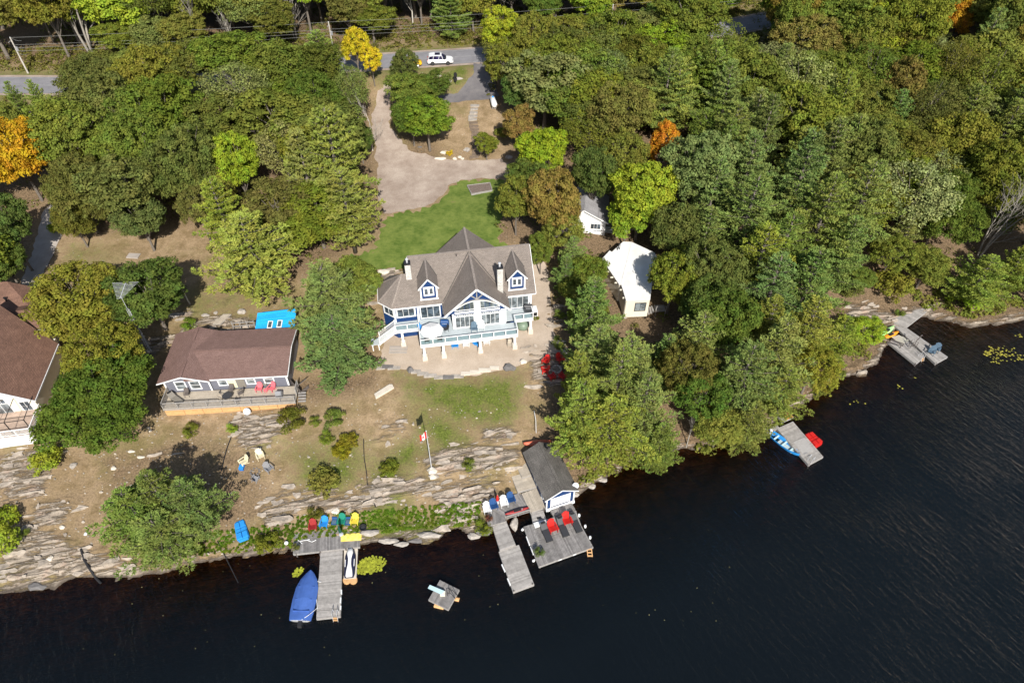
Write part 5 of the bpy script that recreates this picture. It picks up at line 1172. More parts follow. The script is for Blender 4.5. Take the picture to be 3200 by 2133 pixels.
MB(lf).lathe((-7.4, 16.8, 9.2), [(.1, 0), (.1, .5), (.2, .55)], 8).build('vent_pipe', blackm, lh)
ld = thing('glazed_terrace', 'white-skirted terrace with black-framed glass screens in front of the left-edge house', 'deck', (*lf.wor(-4, -2), 3.8))
boards(lf, ld, -13, -.2, -3.3, .55, 5.0, mat('rosy_plank', (.45, .34, .27), .8, .2, 2, .2, island=.2), .16)
B(lf, ld, 'skirt', white, (-13, -.1, -3.42, -3.34, 3.2, 4.95)); rail(lf, ld, [(-13, -3.3), (-.2, -3.3), (-.2, .4)], 5.0, .95, 1.6, white, 'bal')
for i in range(6):
    x = -.3 - i * 2.1; MB(lf).box(x - .04, x + .04, -3.0, -2.92, 5, 7.1).build('screen_post', blackm, ld); MB(lf).bar((x, -2.96, 7.1), (x, .5, 7.3), .06, .06).build('roof_bar', blackm, ld)
MB(lf).bar((-13, -2.96, 7.1), (-.2, -2.96, 7.1), .06, .06).build('roof_bar', blackm, ld)
# ---------------------------------------------------------------- blue-papered shed
a, b, c, d = [np.array(p) for p in ((-34.14, 67.45), (-29.15, 68.36), (-28.9, 65.5), (-33.98, 64.72))]
sd = thing('shed', 'small shed roofed in bright blue underlay with two skylights behind the brown cottage', 'shed', (-31.5, 66.4, 4.6))
MB().prism([tuple(a + (.2, -.2)), tuple(b + (-.2, -.2)), tuple(c + (-.2, .2)), tuple(d + (.2, .2))], 4.2, [6.75, 6.75, 6.05, 6.05]).build('wall', cream, sd)
roofplane(None, sd, [(*d, 6.2), (*c, 6.2), (*b, 6.95), (*a, 6.95)], bluepaper, .1)
for px, py in ((843, 1012), (873, 1010)):
    x, y = at(px, py, 6.6); zz = 6.2 + .75 * (y - 65.1) / 2.8
    f = MB().slab([(x - .32, y - .55, zz - .02), (x + .32, y - .55, zz - .02), (x + .32, y + .55, zz + .3), (x - .32, y + .55, zz + .3)], .1).build('skylight', white, sd); MB().slab([(x - .22, y - .42, zz + .06), (x + .22, y - .42, zz + .06), (x + .22, y + .42, zz + .3), (x - .22, y + .42, zz + .3)], .03).build('pane', glass, f)
fn = thing('ranch_fence', 'low grey rail fence running left from the blue-papered shed', 'fence', (-36, 64.6, 4.8)); p0 = at(728, 1022, 5); p1 = at(796, 1018, 5)
for z in (.45, 1.): MB().bar((*p0, 4.7 + z), (*p1, 4.8 + z), .04, .13).build('rail', greywood, fn)
for i in range(4): t = i / 3; MB().box(p0[0] + (p1[0] - p0[0]) * t - .05, p0[0] + (p1[0] - p0[0]) * t + .05, p0[1] + (p1[1] - p0[1]) * t + .03, p0[1] + (p1[1] - p0[1]) * t + .13, 4.4, 5.95).build('post', greywood, fn)
# ---------------------------------------------------------------- boathouse
bf = Fr(3.83, 41.38, 20.2)
bh = thing('boathouse', 'navy boathouse with white roller door and grey shingle roof at the water edge', 'boathouse', (*bf.wor(1.75, 3.2), .3))
MB(bf).prism([(0.05, .05), (3.45, .05), (3.45, 6.3), (.05, 6.3)], -.4, 2.95).build('wall', navy, bh)
MB(bf).add([(.05, .04, 2.9), (3.45, .04, 2.9), (1.75, .04, 3.85), (.05, .15, 2.9), (3.45, .15, 2.9), (1.75, .15, 3.85)], [(0, 1, 2), (5, 4, 3), (0, 3, 4, 1), (1, 4, 5, 2), (0, 2, 5, 3)]).build('gable_wall', navy, bh)
q = lambda *p: roofplane(bf, bh, list(p), shing_gr, .1)
q((-.3, -.3, 2.92), (1.75, -.3, 4.05), (1.75, 6.7, 4.05), (-.3, 6.7, 2.92)); q((3.8, -.3, 2.92), (1.75, -.3, 4.05), (1.75, 6.7, 4.05), (3.8, 6.7, 2.92))
MB(bf).bar((1.75, -.3, 4.07), (1.75, 6.7, 4.07), .3, .05).build('ridge_cap', shing_gr, bh)
w = Wall(bf, (0, .05), 0); mb = MB(bf)
for j in range(4): w.box(mb, .65, 2.9, .01, .05, .85 + j * .39, .85 + j * .39 + .38)
mb.build('roller_door', white, bh); [B(bf, bh, 'corner_board', white, bb) for bb in ((.0, .16, -.03, .045, .2, 2.9), (3.34, 3.5, -.03, .045, .2, 2.9), (.55, .64, .0, .045, .72, 2.45), (2.91, 3., .0, .045, .72, 2.45))]; B(bf, bh, 'sill', white, (-.02, 3.52, -.2, -.035, .3, .72))
for s0 in (0, 1): MB(bf).bar((-.3 if s0 == 0 else 3.8, -.33, 2.86), (1.75, -.33, 3.99), .04, .14).build('fascia', white, bh)
ws = Wall(bf, (.05, 6.3), -90); window(ws, bh, 2.6, 3.5, 1.2, 2.4, 1, 1, .1)
lr = thing('life_ring', 'white life ring hung on the left wall of the boathouse', 'life ring', (*bf.wor(-.02, 1.), 1.9)); mb = MB(bf)
mb.tube([(-.06, 1 + .3 * math.cos(t * .5236), 1.9 + .3 * math.sin(t * .5236)) for t in range(13)], .07, 6); mb.build('ring', white, lr); mb = MB(bf); mb.tube([(-.06, 1 + .38 * math.cos(t * .5236), 1.9 + .38 * math.sin(t * .5236)) for t in range(13)], .015, 4); mb.build('grab_line', metal, lr)
def dish(px, py, z, lab, r=.38, az=0):
    x, y = at(px, py, z); o = thing('satellite_dish', lab, 'satellite dish', (x, y, z)); mb = MB(); rings = []
    for i in range(5):
        q = r * (i + .3) / 4.3; d = .35 * q * q / r; rings.append([(x + q * math.cos(t), y - .25 - d * 1.2 + q * math.sin(t) * .55, z + .2 - d + q * math.sin(t) * .8) for t in [j * math.pi / 6 for j in range(12)]])
    mb.loft(rings, False); o2 = mb.build('reflector', mat('pale_grey_paint', (.6, .62, .65), .4, .05, 3), o); md = o2.modifiers.new('thick', 'SOLIDIFY'); md.thickness = .02
    MB().tube([(x, y - .3, z + .15), (x, y - .7, z + .35)], .02, 5).build('feed_arm', blackm, o); MB().tube([(x, y, z - .35), (x, y - .2, z + .15)], .03, 5).build('mount', metal, o)
dish(1798, 1508, 3.1, 'satellite dish on the right eave corner of the boathouse'); dish(775, 1277, 3.9, 'white satellite dish in front of the cedar skirting of the brown cottage', .45)
dish(148, 1040, 7.8, 'satellite dish under the wing eave of the left-edge house')
# ---------------------------------------------------------------- flat-roofed cottage
fl = thing('flat_roof_cottage', 'cream cottage with an angular white membrane roof shaded by an oak', 'house', (*at(1960, 870, 7.7), 5.0))
RP = [(1881,809),(1905,783),(1912,787),(1947,755),(1974,756),(2045,789),(2068,830),(2040,860),(2032,934),(1956,937),(1941,888),(1934,887)]
roofp = [at(*q, 7.7) for q in RP]; cxm = np.mean(roofp, 0); whiteroof = mat('white_membrane_roof', (.82, .815, .8), .7, .1, .5, c2=(.7, .68, .64))
MB().prism(roofp, 7.55, 7.72).build('roof', whiteroof, fl); ins_ = [tuple(np.array(p) + (cxm - p) * .05) for p in roofp]; MB().prism(ins_, 4.2, 7.545).build('wall', cream, fl)
for a, b in (((1975,757),(1960,815)),((1960,815),(1941,888)),((1960,815),(2045,789))): MB().bar((*at(*a, 7.75), 7.75), (*at(*b, 7.75), 7.75), .12, .06).build('roof_seam', whiteroof, fl)
for px, py in ((1882,824),(1897,850),(1911,868),(1924,885),(1940,907),(1949,932)):
    x, y = at(px, py, 7.3); MB().box(x - .16, x + .3, y - .05, y + .05, 7.3, 7.5).build('rafter_end', cream, fl)
p = Vector(at(1956, 937, 7.5)); q_ = Vector(at(2032, 934, 7.5)); d_ = (q_ - p).normalized(); ff = Fr(p.x + .1, p.y + .12, math.degrees(math.atan2(d_.y, d_.x))); w = Wall(ff, (0, -.12), 0)
mb = MB(ff); w.box(mb, -.02, 3.2, -.1, 0, 4.3, 7.5); mb.build('wall', cream, fl); window(w, fl, 1.25, 2.8, 5.4, 6.9, 2, 1, .08, blackm, glass2)
MB().bar((*at(1929, 780, 7.8), 7.75), (*at(1936, 765, 8.3), 8.6), .1).build('stove_pipe', blackm, fl); MB().bar((*at(1936, 778, 7.8), 7.75), (*at(1938, 765, 8.3), 8.6), .1).build('stove_pipe', blackm, fl)
sp_ = thing('porch_steps', 'wooden steps with a rail beside the flat-roofed cottage', 'stairs', on(2030, 980)); x, y, z = on(2020, 985)
for i in range(5): MB().box(x - .5 + i * .3, x - .25 + i * .3, y - .3, y + 1.1, z + .1 + i * .17, z + .15 + i * .17).build('tread', greywood, sp_)
MB().box(x + 1.1, x + 2.5, y - .2, y + 1.1, z + .9, z + .96).build('landing', greywood, sp_)
for u in (1.1, 2.45): MB().box(x + u, x + u + .09, y - .25, y - .16, z, z + 1.9).build('post', greywood, sp_)
MB().bar((x + 1.1, y - .2, z + 1.85), (x + 2.5, y - .2, z + 1.85), .1, .06).build('hand_rail', greywood, sp_)
# ---------------------------------------------------------------- white gabled cottage
gf = Fr(14.5, 85.7, -7)
gc = thing('gabled_cottage', 'white gabled cottage with pale ribbed roof half hidden by trees', 'house', (*gf.wor(-3.5, 3), 5.8))
MB(gf).prism([(-7.1, .3), (-.3, .3), (-.3, 7), (-7.1, 7)], 5.2, 8.6).build('wall', white, gc)
MB(gf).add([(-7.1, .29, 8.6), (-.3, .29, 8.6), (-3.7, .29, 10.35), (-7.1, .4, 8.6), (-.3, .4, 8.6), (-3.7, .4, 10.35)], [(0, 1, 2), (5, 4, 3), (0, 3, 4, 1), (1, 4, 5, 2), (0, 2, 5, 3)]).build('gable_wall', white, gc)
for s0 in (-1, 1): roofplane(gf, gc, [(-3.7 + s0 * 3.75, -.1, 8.6), (-3.7, -.1, 10.62), (-3.7, 7.4, 10.62), (-3.7 + s0 * 3.75, 7.4, 8.6)], shing_pale, .1); MB(gf).bar((-3.7 + s0 * 3.75, -.13, 8.55), (-3.7, -.13, 10.56), .05, .16).build('fascia', white, gc)
w = Wall(gf, (0, .3), 0); window(w, gc, -2.6, -.95, 7.1, 8.2, 3, 1, .1); window(w, gc, -2.1, -.95, 6.75, 7.02, 2, 1, .06); window(w, gc, -2.0, -1.2, 5.55, 5.85, 2, 1, .06)
B(gf, gc, 'porch_floor', greywood, (-.28, 1.75, .3, 6, 6.6, 6.72)); MB(gf).box(1.6, 1.72, .3, .42, 5.2, 8.4).build('post', white, gc)
rail(gf, gc, [(-.2, .35), (1.66, .35)], 6.7, .9, 1.8, mat('sage_paint', (.35, .42, .4), .6, .1, 2), 'bal')
# ================================================================ DOCKS
def wpt(px, py, z): return Vector(at3(px, py, z))
def deckquad(parent, A, Bq, C, D, z, m, w=.15, t=.05, skirt=.28, fm=None, name='planks', frame=True, seed=1):
    """planks run from edge A-B to edge D-C; A,B,C,D are world xy"""
    A, Bq, C, D = [Vector((p[0], p[1])) for p in (A, Bq, C, D)]; n = max(2, int(((Bq - A).length + (C - D).length) / 2 / w)); mb = MB(); rnd = random.Random(seed)
    for i in range(n):
        a = (i + .04) / n; b = (i + .94) / n; e0 = rnd.uniform(-.02, .02); dz = rnd.uniform(-.008, .006)
        p0, p1, p2, p3 = A.lerp(Bq, a), A.lerp(Bq, b), D.lerp(C, b), D.lerp(C, a); mb.prism([tuple(p0.lerp(p3, e0 * .3)), tuple(p1.lerp(p2, e0 * .3)), tuple(p2), tuple(p3)], z - t, z + dz)
    mb.build(name, m, parent, kind='stuff')
    if frame:
        L = [A, Bq, C, D]; c = (A + Bq + C + D) / 4
        for i in range(4):
            a = L[i].lerp(c, .004); b = L[(i + 1) % 4].lerp(c, .004); MB().bar((*a, z - t - skirt / 2), (*b, z - t - skirt / 2), .06, skirt).build('edge_beam', fm or greywood, parent)
def Q(pts, z): return [at(a, b, z) for a, b in pts]
def dock(name, label, quads, z, m, posts=(), cat='dock'):
    c = np.mean([at(*p, z) for q in quads for p in q[0]], 0); o = thing(name, label, cat, (c[0], c[1], z))
    for i, q in enumerate(quads): deckquad(o, *Q(q[0], q[1] if len(q) > 1 else z), q[1] if len(q) > 1 else z, q[2] if len(q) > 2 else m, seed=i + 3)
    for px, py in posts:
        x, y = at(px, py, z); MB().lathe((x, y, -1.5), [(.09, 0), (.09, z + 1.45), (.06, z + 1.5)], 8).build('pile', darkwood, o)
    return o
d1 = dock('dock_platform', 'wide weathered shore platform carrying the row of coloured dock chairs', [([(919,1635),(1121,1615),(1123,1663),(917,1684)], .72), ([(917,1686),(1123,1665),(1124,1707),(916,1730)], .70)], .7, deckold, [(925,1728), (1000,1722), (1080,1712)])
d2 = dock('swim_pier', 'long grey plank pier between the blue-covered boat and the jet ski', [([(1002,1722),(990,1906),(1064,1900),(1070,1714)], .5), ([(990,1908),(989,1932),(1063,1924),(1064,1902)], .5)], .5, deckgrey, [(1000,1730), (1068,1720), (993,1925), (1061,1918)])
d3 = dock('boathouse_deck', 'grey shore deck with white and navy chairs left of the boathouse', [([(1500,1567),(1625,1540),(1655,1590),(1577,1613)], .9), ([(1521,1585),(1578,1614),(1582,1627),(1524,1643)], .896)], .9, deckold, [(1526,1640), (1580,1624)])
d4 = dock('boardwalk', 'tan plank walkway stepping down the left side of the boathouse', [([(1603,1433),(1632,1491),(1662,1482),(1642,1421)], 1.5, decktan), ([(1599,1488),(1618,1536),(1679,1519),(1662,1470)], 1.25, decktan), ([(1630,1541),(1681,1523),(1703,1584),(1658,1600)], 1.0, decktan), ([(1660,1603),(1667,1640),(1708,1626),(1697,1593)], .75, deckgrey)], 1., decktan, [(1660,1598), (1700,1586)], 'walkway')
d5 = dock('sun_dock', 'large grey dock with red chairs and black loungers in front of the boathouse', [([(1636,1645),(1799,1593),(1816,1640),(1655,1695)], .6), ([(1656,1697),(1817,1642),(1854,1708),(1684,1769)], .6), ([(1721,1595),(1785,1569),(1797,1590),(1731,1612)], .6)], .6, deckold, [(1638,1648), (1688,1764), (1850,1704), (1800,1596)])
d6 = dock('narrow_pier', 'pale two-section plank pier left of the red-chair dock', [([(1539,1644),(1563,1719),(1611,1701),(1582,1629)], .72), ([(1559,1722),(1604,1849),(1669,1825),(1621,1701)], .5)], .6, deckgrey, [(1562,1716), (1606,1844), (1664,1822)])
d7 = dock('rowboat_dock', 'grey dock with a pale mat between the blue rowboat and red pedal boat', [([(2428,1338),(2527,1451),(2573,1426),(2478,1316)], .5), ([(2390,1340),(2428,1326),(2436,1336),(2400,1352)], .52)], .5, deckgrey, [(2430,1342), (2529,1449), (2571,1424)])
o = thing('gangway', 'orange-stained plank ramp above the rowboat dock', 'ramp', (*at(2450, 1283, .8), .8)); deckquad(o, *Q([(2421,1269),(2440,1254),(2480,1302),(2459,1311)], .85), .85, orangewood, .3)
o = thing('gangway', 'old grey plank ramp left of the orange-stained ramp', 'ramp', (*at(2432, 1292, .7), .7)); deckquad(o, *Q([(2411,1277),(2420,1271),(2458,1312),(2446,1316)], .7), .7, greywood, .25)
d8 = dock('far_dock', 'grey dock with two slate chairs at the far right cove', [([(2778,1001),(2888,957),(2901,969),(2832,1022)], .62), ([(2796,1018),(2834,1024),(2962,1114),(2924,1135)], .5), ([(2775,1068),(2822,1050),(2890,1114),(2861,1137)], .42)], .5, deckgrey, [(2926,1133), (2960,1113), (2862,1135), (2777,1070)])
raft = dock('swim_raft', 'small floating swim raft with a pale blue diving board', [([(1374.5,1811),(1435,1841),(1400.5,1903),(1339,1872)], .5)], .5, deckold, cat='raft')
a, b, c, d = [wpt(*q, .95) for q in ((1343,1826),(1389,1845),(1380,1856),(1337,1836.5))]; MB().slab([a, b, c, d], .07).build('diving_board', MATS['sky_plastic'], raft)
m_ = (b + c) / 2; MB().box(m_.x - .3, m_.x + .2, m_.y - .2, m_.y + .2, .5, .87).build('board_stand', MATS['lime_plastic'] if 0 else cream, raft)
for q in ((1372,1893),(1420,1868)): x, y = at(*q, .2); MB().tube([(x - .5, y + .15, .05), (x + .5, y - .1, .05)], .22, 8).build('float', cedar, raft)
for q in ((1408,1850),(1402,1860)): x, y = at(*q, .5); MB().tube([(x - .1, y, .5), (x - .1, y, 1.2), (x + .3, y - .15, 1.3), (x + .75, y - .35, .45)], .03, 5).build('ladder_rail', blackm, raft)
def ladder(px, py, z, dirv, lab, m=None, L=.9, steps=3):
    x, y = at(px, py, z); o = thing('swim_ladder', lab, 'ladder', (x, y, z)); d = Vector((*dirv, 0)).normalized(); s = Vector((-d.y, d.x, 0)) * .24; c = Vector((x, y, z)); m = m or metal
    for k in (-1, 1): p = c + s * k; MB().tube([p - d * .5 + Vector((0, 0, .0)), p - d * .45 + Vector((0, 0, .7)), p + d * .05 + Vector((0, 0, .8)), p + d * .12 + Vector((0, 0, 0)), p + d * (.2 + L * .3) + Vector((0, 0, -L))], .03, 5).build('side_rail', m, o)
    for i in range(steps): q = c + d * (.12 + .1 * i) + Vector((0, 0, -.05 - i * .26)); MB().bar(q - s, q + s, .14, .05).build('step', cedar, o)
ladder(1048, 1926, .5, (0, -1), 'bright ladder with wooden steps at the end of the long swim pier'); ladder(2531, 1440, .5, (-.75, -.65), 'white ladder at the lake end of the rowboat dock'); ladder(2882, 1118, .45, (.4, -.9), 'white ladder between the two sections of the far dock')
o = thing('swim_ladder', 'wooden ladder at the right corner of the red-chair dock', 'ladder', (*at(1837, 1718, .5), .5)); p = wpt(1834, 1714, .5)
for k in (0, .5): MB().bar(p + Vector((k, 0, 0)), p + Vector((k + .15, -1.1, -.9)), .07, .07).build('side_rail', cedar, o)
for i in range(4): MB().bar(p + Vector((.04 * i, -.28 * i - .05, -.2 * i)), p + Vector((.5 + .04 * i, -.28 * i - .05, -.2 * i)), .16, .05).build('step', cedar, o)
for px, py, lab in [(1806,1605,'first'), (1825,1639,'second'), (1840,1674,'third')]:
    x, y = at(px, py, .5); o = MB().tube([(x + .12, y - .1, .62), (x + .14, y - .12, .3), (x + .14, y - .12, .1)], [.12, .15, .1], 8).build('dock_bumper', white, smooth=True); tag(o, f'white rounded bumper, {lab} from the shore on the right edge of the red-chair dock', 'bumper', 'bumpers on the docks')
for a, b, lab in [((1645,1676),(1655,1703),'upper strip on the left edge of the red-chair dock'), ((1658,1708),(1667,1732),'lower strip on the left edge of the red-chair dock'), ((1568,1763),(1578,1785),'upper strip on the left edge of the narrow pier'), ((1586,1807),(1595,1828),'lower strip on the left edge of the narrow pier'),
                 ((1745,1749),(1755,1745),'left strip on the lake edge of the red-chair dock'), ((1790,1733),(1800,1729),'right strip on the lake edge of the red-chair dock'), ((1067,1842),(1067,1855),'upper bumper on the right edge of the long swim pier'), ((1065,1866),(1064,1884),'middle bumper on the right edge of the long swim pier'), ((1065,1892),(1064,1904),'lower bumper on the right edge of the long swim pier')]:
    o = MB().bar(wpt(*a, .42), wpt(*b, .42), .12, .2).build('dock_bumper', white); tag(o, 'white ' + lab, 'bumper', 'bumpers on the docks')
for q, q2, lab in [((1630,1657),(1638,1648),'white float hanging at the upper left corner of the red-chair dock'), ((1664,1753),(1672,1747),'white float tied at the lower left of the red-chair dock'), ((996,1807),(1004,1817),'white fender on the left edge of the long pier by the boat')]:
    o = MB().tube([wpt(*q, .1), wpt(*q, .1).lerp(wpt(*q2, .3), .4), wpt(*q2, .35)], [.1, .17, .05], 8).build('dock_fender', white, smooth=True); tag(o, lab, 'fender')
o = thing('white_locker', 'low white bench box on the narrow crossing behind the red-chair dock', 'bench', (*at(1689, 1634, .8), .75)); P4 = Q([(1668,1633),(1707,1622),(1710,1633),(1672,1645)], .95); MB().prism(P4, .64, .92).build('box', white, o); MB().prism([tuple(np.array(p) + (np.array(p) - np.mean(P4, 0)) * .06) for p in P4], .925, .97).build('lid', white, o)
o = MB().prism(Q([(1677,1616),(1690,1613),(1692,1619),(1679,1622)], .77), .77, .8).build('door_mat', rubber); tag(o, 'small dark mat on the crossing behind the red-chair dock', 'mat')
o = MB().prism(Q([(2478,1380),(2513,1366),(2541,1405),(2511,1422)], .52), .51, .53).build('dock_mat', mat('pale_woven_mat', (.42, .40, .38), .9, .25, 14, c2=(.25, .24, .23))); tag(o, 'pale patterned mat on the rowboat dock', 'mat')
o = MB().prism(Q([(2786,1053),(2809,1046),(2841,1063),(2817,1077)], .55), .53, .56).build('dock_mat', mat('beige_mat', (.42, .40, .33), .9, .15, 9)); tag(o, 'beige mat on the far dock beside the kayaks', 'mat')
o = thing('dock_rack', 'dark timber rack frame at the shore end of the far dock', 'rack', (*at(2800, 1068, .5), .45))
for a, b in (((2775,1066),(2816,1080)), ((2785,1060),(2824,1074))): MB().bar(wpt(*a, .9), wpt(*b, .9), .1).build('rail', darkwood, o)
for a in ((2775,1066),(2816,1080),(2785,1060),(2824,1074)): p = wpt(*a, .9); MB().box(p.x - .05, p.x + .05, p.y - .05, p.y + .05, .4, .86).build('post', darkwood, o)
o = thing('boat_lift_frame', 'tall dark slatted frame standing in the middle of the far dock', 'frame', (*at(2850, 1082, .5), .5)); p = wpt(2850, 1084, .5)
for dx in (-.4, .4):
    for dy in (-.25, .25): MB().tube([(p.x + dx, p.y + dy, .5), (p.x + dx * .8, p.y + dy, 1.7)], .04, 5).build('leg', darkwood, o)
for z in (.9, 1.3, 1.7): MB().bar((p.x - .4, p.y - .25, z), (p.x + .4, p.y - .25, z), .05).build('rung', darkwood, o)
MB().bar((p.x + .1, p.y, 1.7), (p.x + .7, p.y + .3, 2.6), .12, .05).build('arm', darkwood, o)
# ---------------------------------------------------------------- chairs
def adirondack(m, lab='', grp=None):
    o = thing('adirondack_chair', lab, 'chair', (0, 0, 0), 0, grp); mb = MB()
    for i in range(5): mb.add([(-.29, -.34 + i * .125, .40 - i * .035), (.29, -.34 + i * .125, .40 - i * .035), (.29, -.23 + i * .125, .37 - i * .035), (-.29, -.23 + i * .125, .37 - i * .035), (-.29, -.34 + i * .125, .37 - i * .035), (.29, -.34 + i * .125, .37 - i * .035), (.29, -.23 + i * .125, .34 - i * .035), (-.29, -.23 + i * .125, .34 - i * .035)], [(0,1,2,3),(7,6,5,4),(0,4,5,1),(1,5,6,2),(2,6,7,3),(3,7,4,0)])
    mb.build('seat', m, o, kind='stuff'); mb = MB()
    for i, hgt in enumerate((.60, .70, .74, .70, .60)):
        x = (i - 2) * .118; mb.slab([(x - .052, .26, .22), (x + .052, .26, .22), (x + .06 + (i - 2) * .015, .26 + hgt * .42, .22 + hgt), (x - .06 + (i - 2) * .015, .26 + hgt * .42, .22 + hgt)], .03)
    mb.build('backrest', m, o, kind='stuff')
    for s in (-1, 1):
        MB().slab([(s * .27, -.40, .56), (s * .42, -.42, .56), (s * .40, .38, .53), (s * .31, .38, .53)], .03).build('armrest', m, o)
        MB().bar((s * .33, -.34, 0), (s * .33, -.34, .53), .04, .1).build('leg', m, o); MB().bar((s * .31, .42, 0), (s * .31, -.2, .33), .04, .09).build('leg', m, o)
    return o
PROTO = {}
def chair(c, px, py, z, rz, lab, grp=None, s=1.12):
    x, y = at(px, py, z + .35)
    if c not in PROTO: o = PROTO[c] = adirondack(MATS[c + '_plastic'] if c != 'white' else white)
    else: o = copy_tree(PROTO[c])
    o.location = (x, y, z + .01); o.rotation_euler = (0, 0, R(rz)); o.scale = (s, s, s); o['label'] = lab
    if grp: o['group'] = grp
    elif 'group' in o: del o['group']
g = 'chairs in a row on the shore platform'
chair('maroon', 978, 1645, .72, 10, 'faded red chair, leftmost on the shore platform', g); chair('midblue', 1013, 1636, .72, -3, 'bright blue chair on the shore platform right of the faded red one', g)
chair('green', 1068, 1628, .72, -3, 'green chair on the shore platform between two low navy seats', g); chair('yellow', 1109, 1627, .72, -2, 'yellow chair at the right end of the shore platform', g)
g = 'chairs on the deck left of the boathouse'
chair('white', 1522, 1591, .9, 14, 'white chair at the left end of the boathouse deck above the flower pot', g); chair('navyblue', 1543, 1581, .9, 18, 'navy chair between white chair and folded red umbrella', g)
chair('white', 1575, 1571, .9, 14, 'white chair just right of the folded red umbrella', g); chair('navyblue', 1597, 1560, .9, 18, 'navy chair at the right end beside the boardwalk', g)
chair('red', 1727, 1650, .6, 22, 'bright red chair between the left and middle black loungers', 'red chairs on the boathouse dock', 1.3); chair('red', 1772, 1627, .6, 18, 'bright red chair between the middle and right black loungers', 'red chairs on the boathouse dock', 1.3)
zg = lambda a, b: on(a, b)[2]
for a, b, r, l in [(1706,1128,-30,'upper left'), (1750,1121,30,'upper right'), (1703,1156,-80,'left'), (1725,1176,-150,'lower left'), (1758,1174,140,'lower right')]:
    chair('red', a, b, zg(a, b), r, f'shaded dark red chair at the {l} of the stone fire pit', 'red chairs round the fire pit', 1.1)
chair('creamp', 761, 1442, zg(761, 1442), -40, 'cream chair above the blue cooler on the slope'); chair('creamp', 813, 1424, zg(813, 1424), 30, 'cream chair furthest up the slope from the blue cooler')
chair('greyp', 840, 1464, zg(840, 1464), 50, 'grey chair right of the cold campfire circle'); chair('greyp', 797, 1495, zg(797, 1495), 160, 'grey chair seen from behind below the campfire circle', None, .95)
g = 'chairs on the gravel under the long deck'
chair('midblue', 1422, 1079, 4.15, 5, 'blue chair, left one under the long deck', g); chair('white', 1457, 1077, 4.15, 5, 'white chair between the two blue chairs under the deck', g)
chair('midblue', 1489, 1071, 4.15, 60, 'blue chair tucked beside a deck column', g); chair('white', 1521, 1069, 4.15, 5, 'white chair right of the middle deck column', g)
chair('slate', 1482, 1026, 7.1, 5, 'dark slate chair on the upper deck before the patio doors'); chair('white', 1504, 1021, 7.1, 0, 'white chair on the upper deck right of the slate one')
g = 'slate chairs on the far dock'; chair('slate', 2912, 1099, .5, -38, 'slate chair nearer the shore on the far dock', g); chair('slate', 2927, 1090, .5, -38, 'slate chair nearer the lake on the far dock', g)
g = 'pink chairs on the cottage deck'; chair('pink', 810, 1214, 4.4, 0, 'pink chair on the cottage deck, left one', g, 1.05); chair('pink', 848, 1212, 4.4, -25, 'pink chair on the cottage deck turned toward the left one', g, 1.05)
def slatchair(px, py, z, rz, lab, m, s=1.):
    x, y = at(px, py, z + .4); o = thing('patio_chair', lab, 'chair', (0, 0, 0))
    MB().box(-.27, .27, -.27, .27, .40, .45).build('seat', m, o); MB().slab([(-.26, .27, .45), (.26, .27, .45), (.26, .4, 1.), (-.26, .4, 1.)], .03).build('backrest', m, o)
    for a in (-1, 1):
        MB().bar((a * .28, -.27, .62), (a * .28, .3, .64), .05, .04).build('armrest', m, o)
        for b in (-1, 1): MB().bar((a * .26, b * .25, 0), (a * .26, b * .25, .6 if b < 0 else .42), .035).build('leg', m, o)
    o.location = (x, y, z + .01); o.rotation_euler = (0, 0, R(rz)); o.scale = (s, s, s); return o
for a, b, z, r, l, m in [(583,1230,4.4,10,'dark slatted chair on the cottage deck below the gable windows',darkwood), (723,1217,4.4,0,'dark slatted chair behind the round table on the cottage deck',darkwood), (750,1228,4.4,-60,'dark folding chair right of the round table on the cottage deck',darkwood),
        (690,1240,4.4,70,'light slatted chair left of the round table on the cottage deck',decktan), (740,1250,4.4,180,'taupe chair in front of the round table on the cottage deck',darkwood), (828,1199,4.4,0,'taupe mesh chair against the cottage wall by the pink chairs',MATS['taupe_plastic']),
        (1593,1076,4.15,0,'wooden chair on the gravel at the right end of the long deck',decktan), (1335,1062,7.1,180,'charcoal chair at the left of the umbrella table',MATS['charcoal_plastic']), (1375,1058,7.1,180,'charcoal chair at the right of the umbrella table',MATS['charcoal_plastic']),
        (1317,1025,7.1,60,'blue chair behind the umbrella table',MATS['midblue_plastic']), (1393,1028,7.1,-60,'dark chair beside the blue cover on the upper deck',MATS['charcoal_plastic']), (965,727,6.2,0,'small white garden chair in the shade left of the tall pine',white)]:
    slatchair(a, b, z, r, l, m)
for a, l in ((1045, 'left of the green chair'), (1088, 'right of the green chair')):
    x, y = at(a, 1631, .85); o = thing('low_seat', f'low navy crate seat {l} on the shore platform', 'seat', (x, y, .72), 0, 'navy crate seats'); m = MATS['navyblue_plastic']
    MB().box(x - .3, x + .3, y - .35, y + .3, .74, .98).build('crate', m, o); MB().slab([(x - .3, y + .3, .98), (x + .3, y + .3, .98), (x + .3, y + .42, 1.25), (x - .3, y + .42, 1.25)], .05).build('backrest', m, o); MB().box(x - .22, x + .22, y - .27, y + .2, .981, 1.0).build('cushion', MATS['slate_plastic'], o)
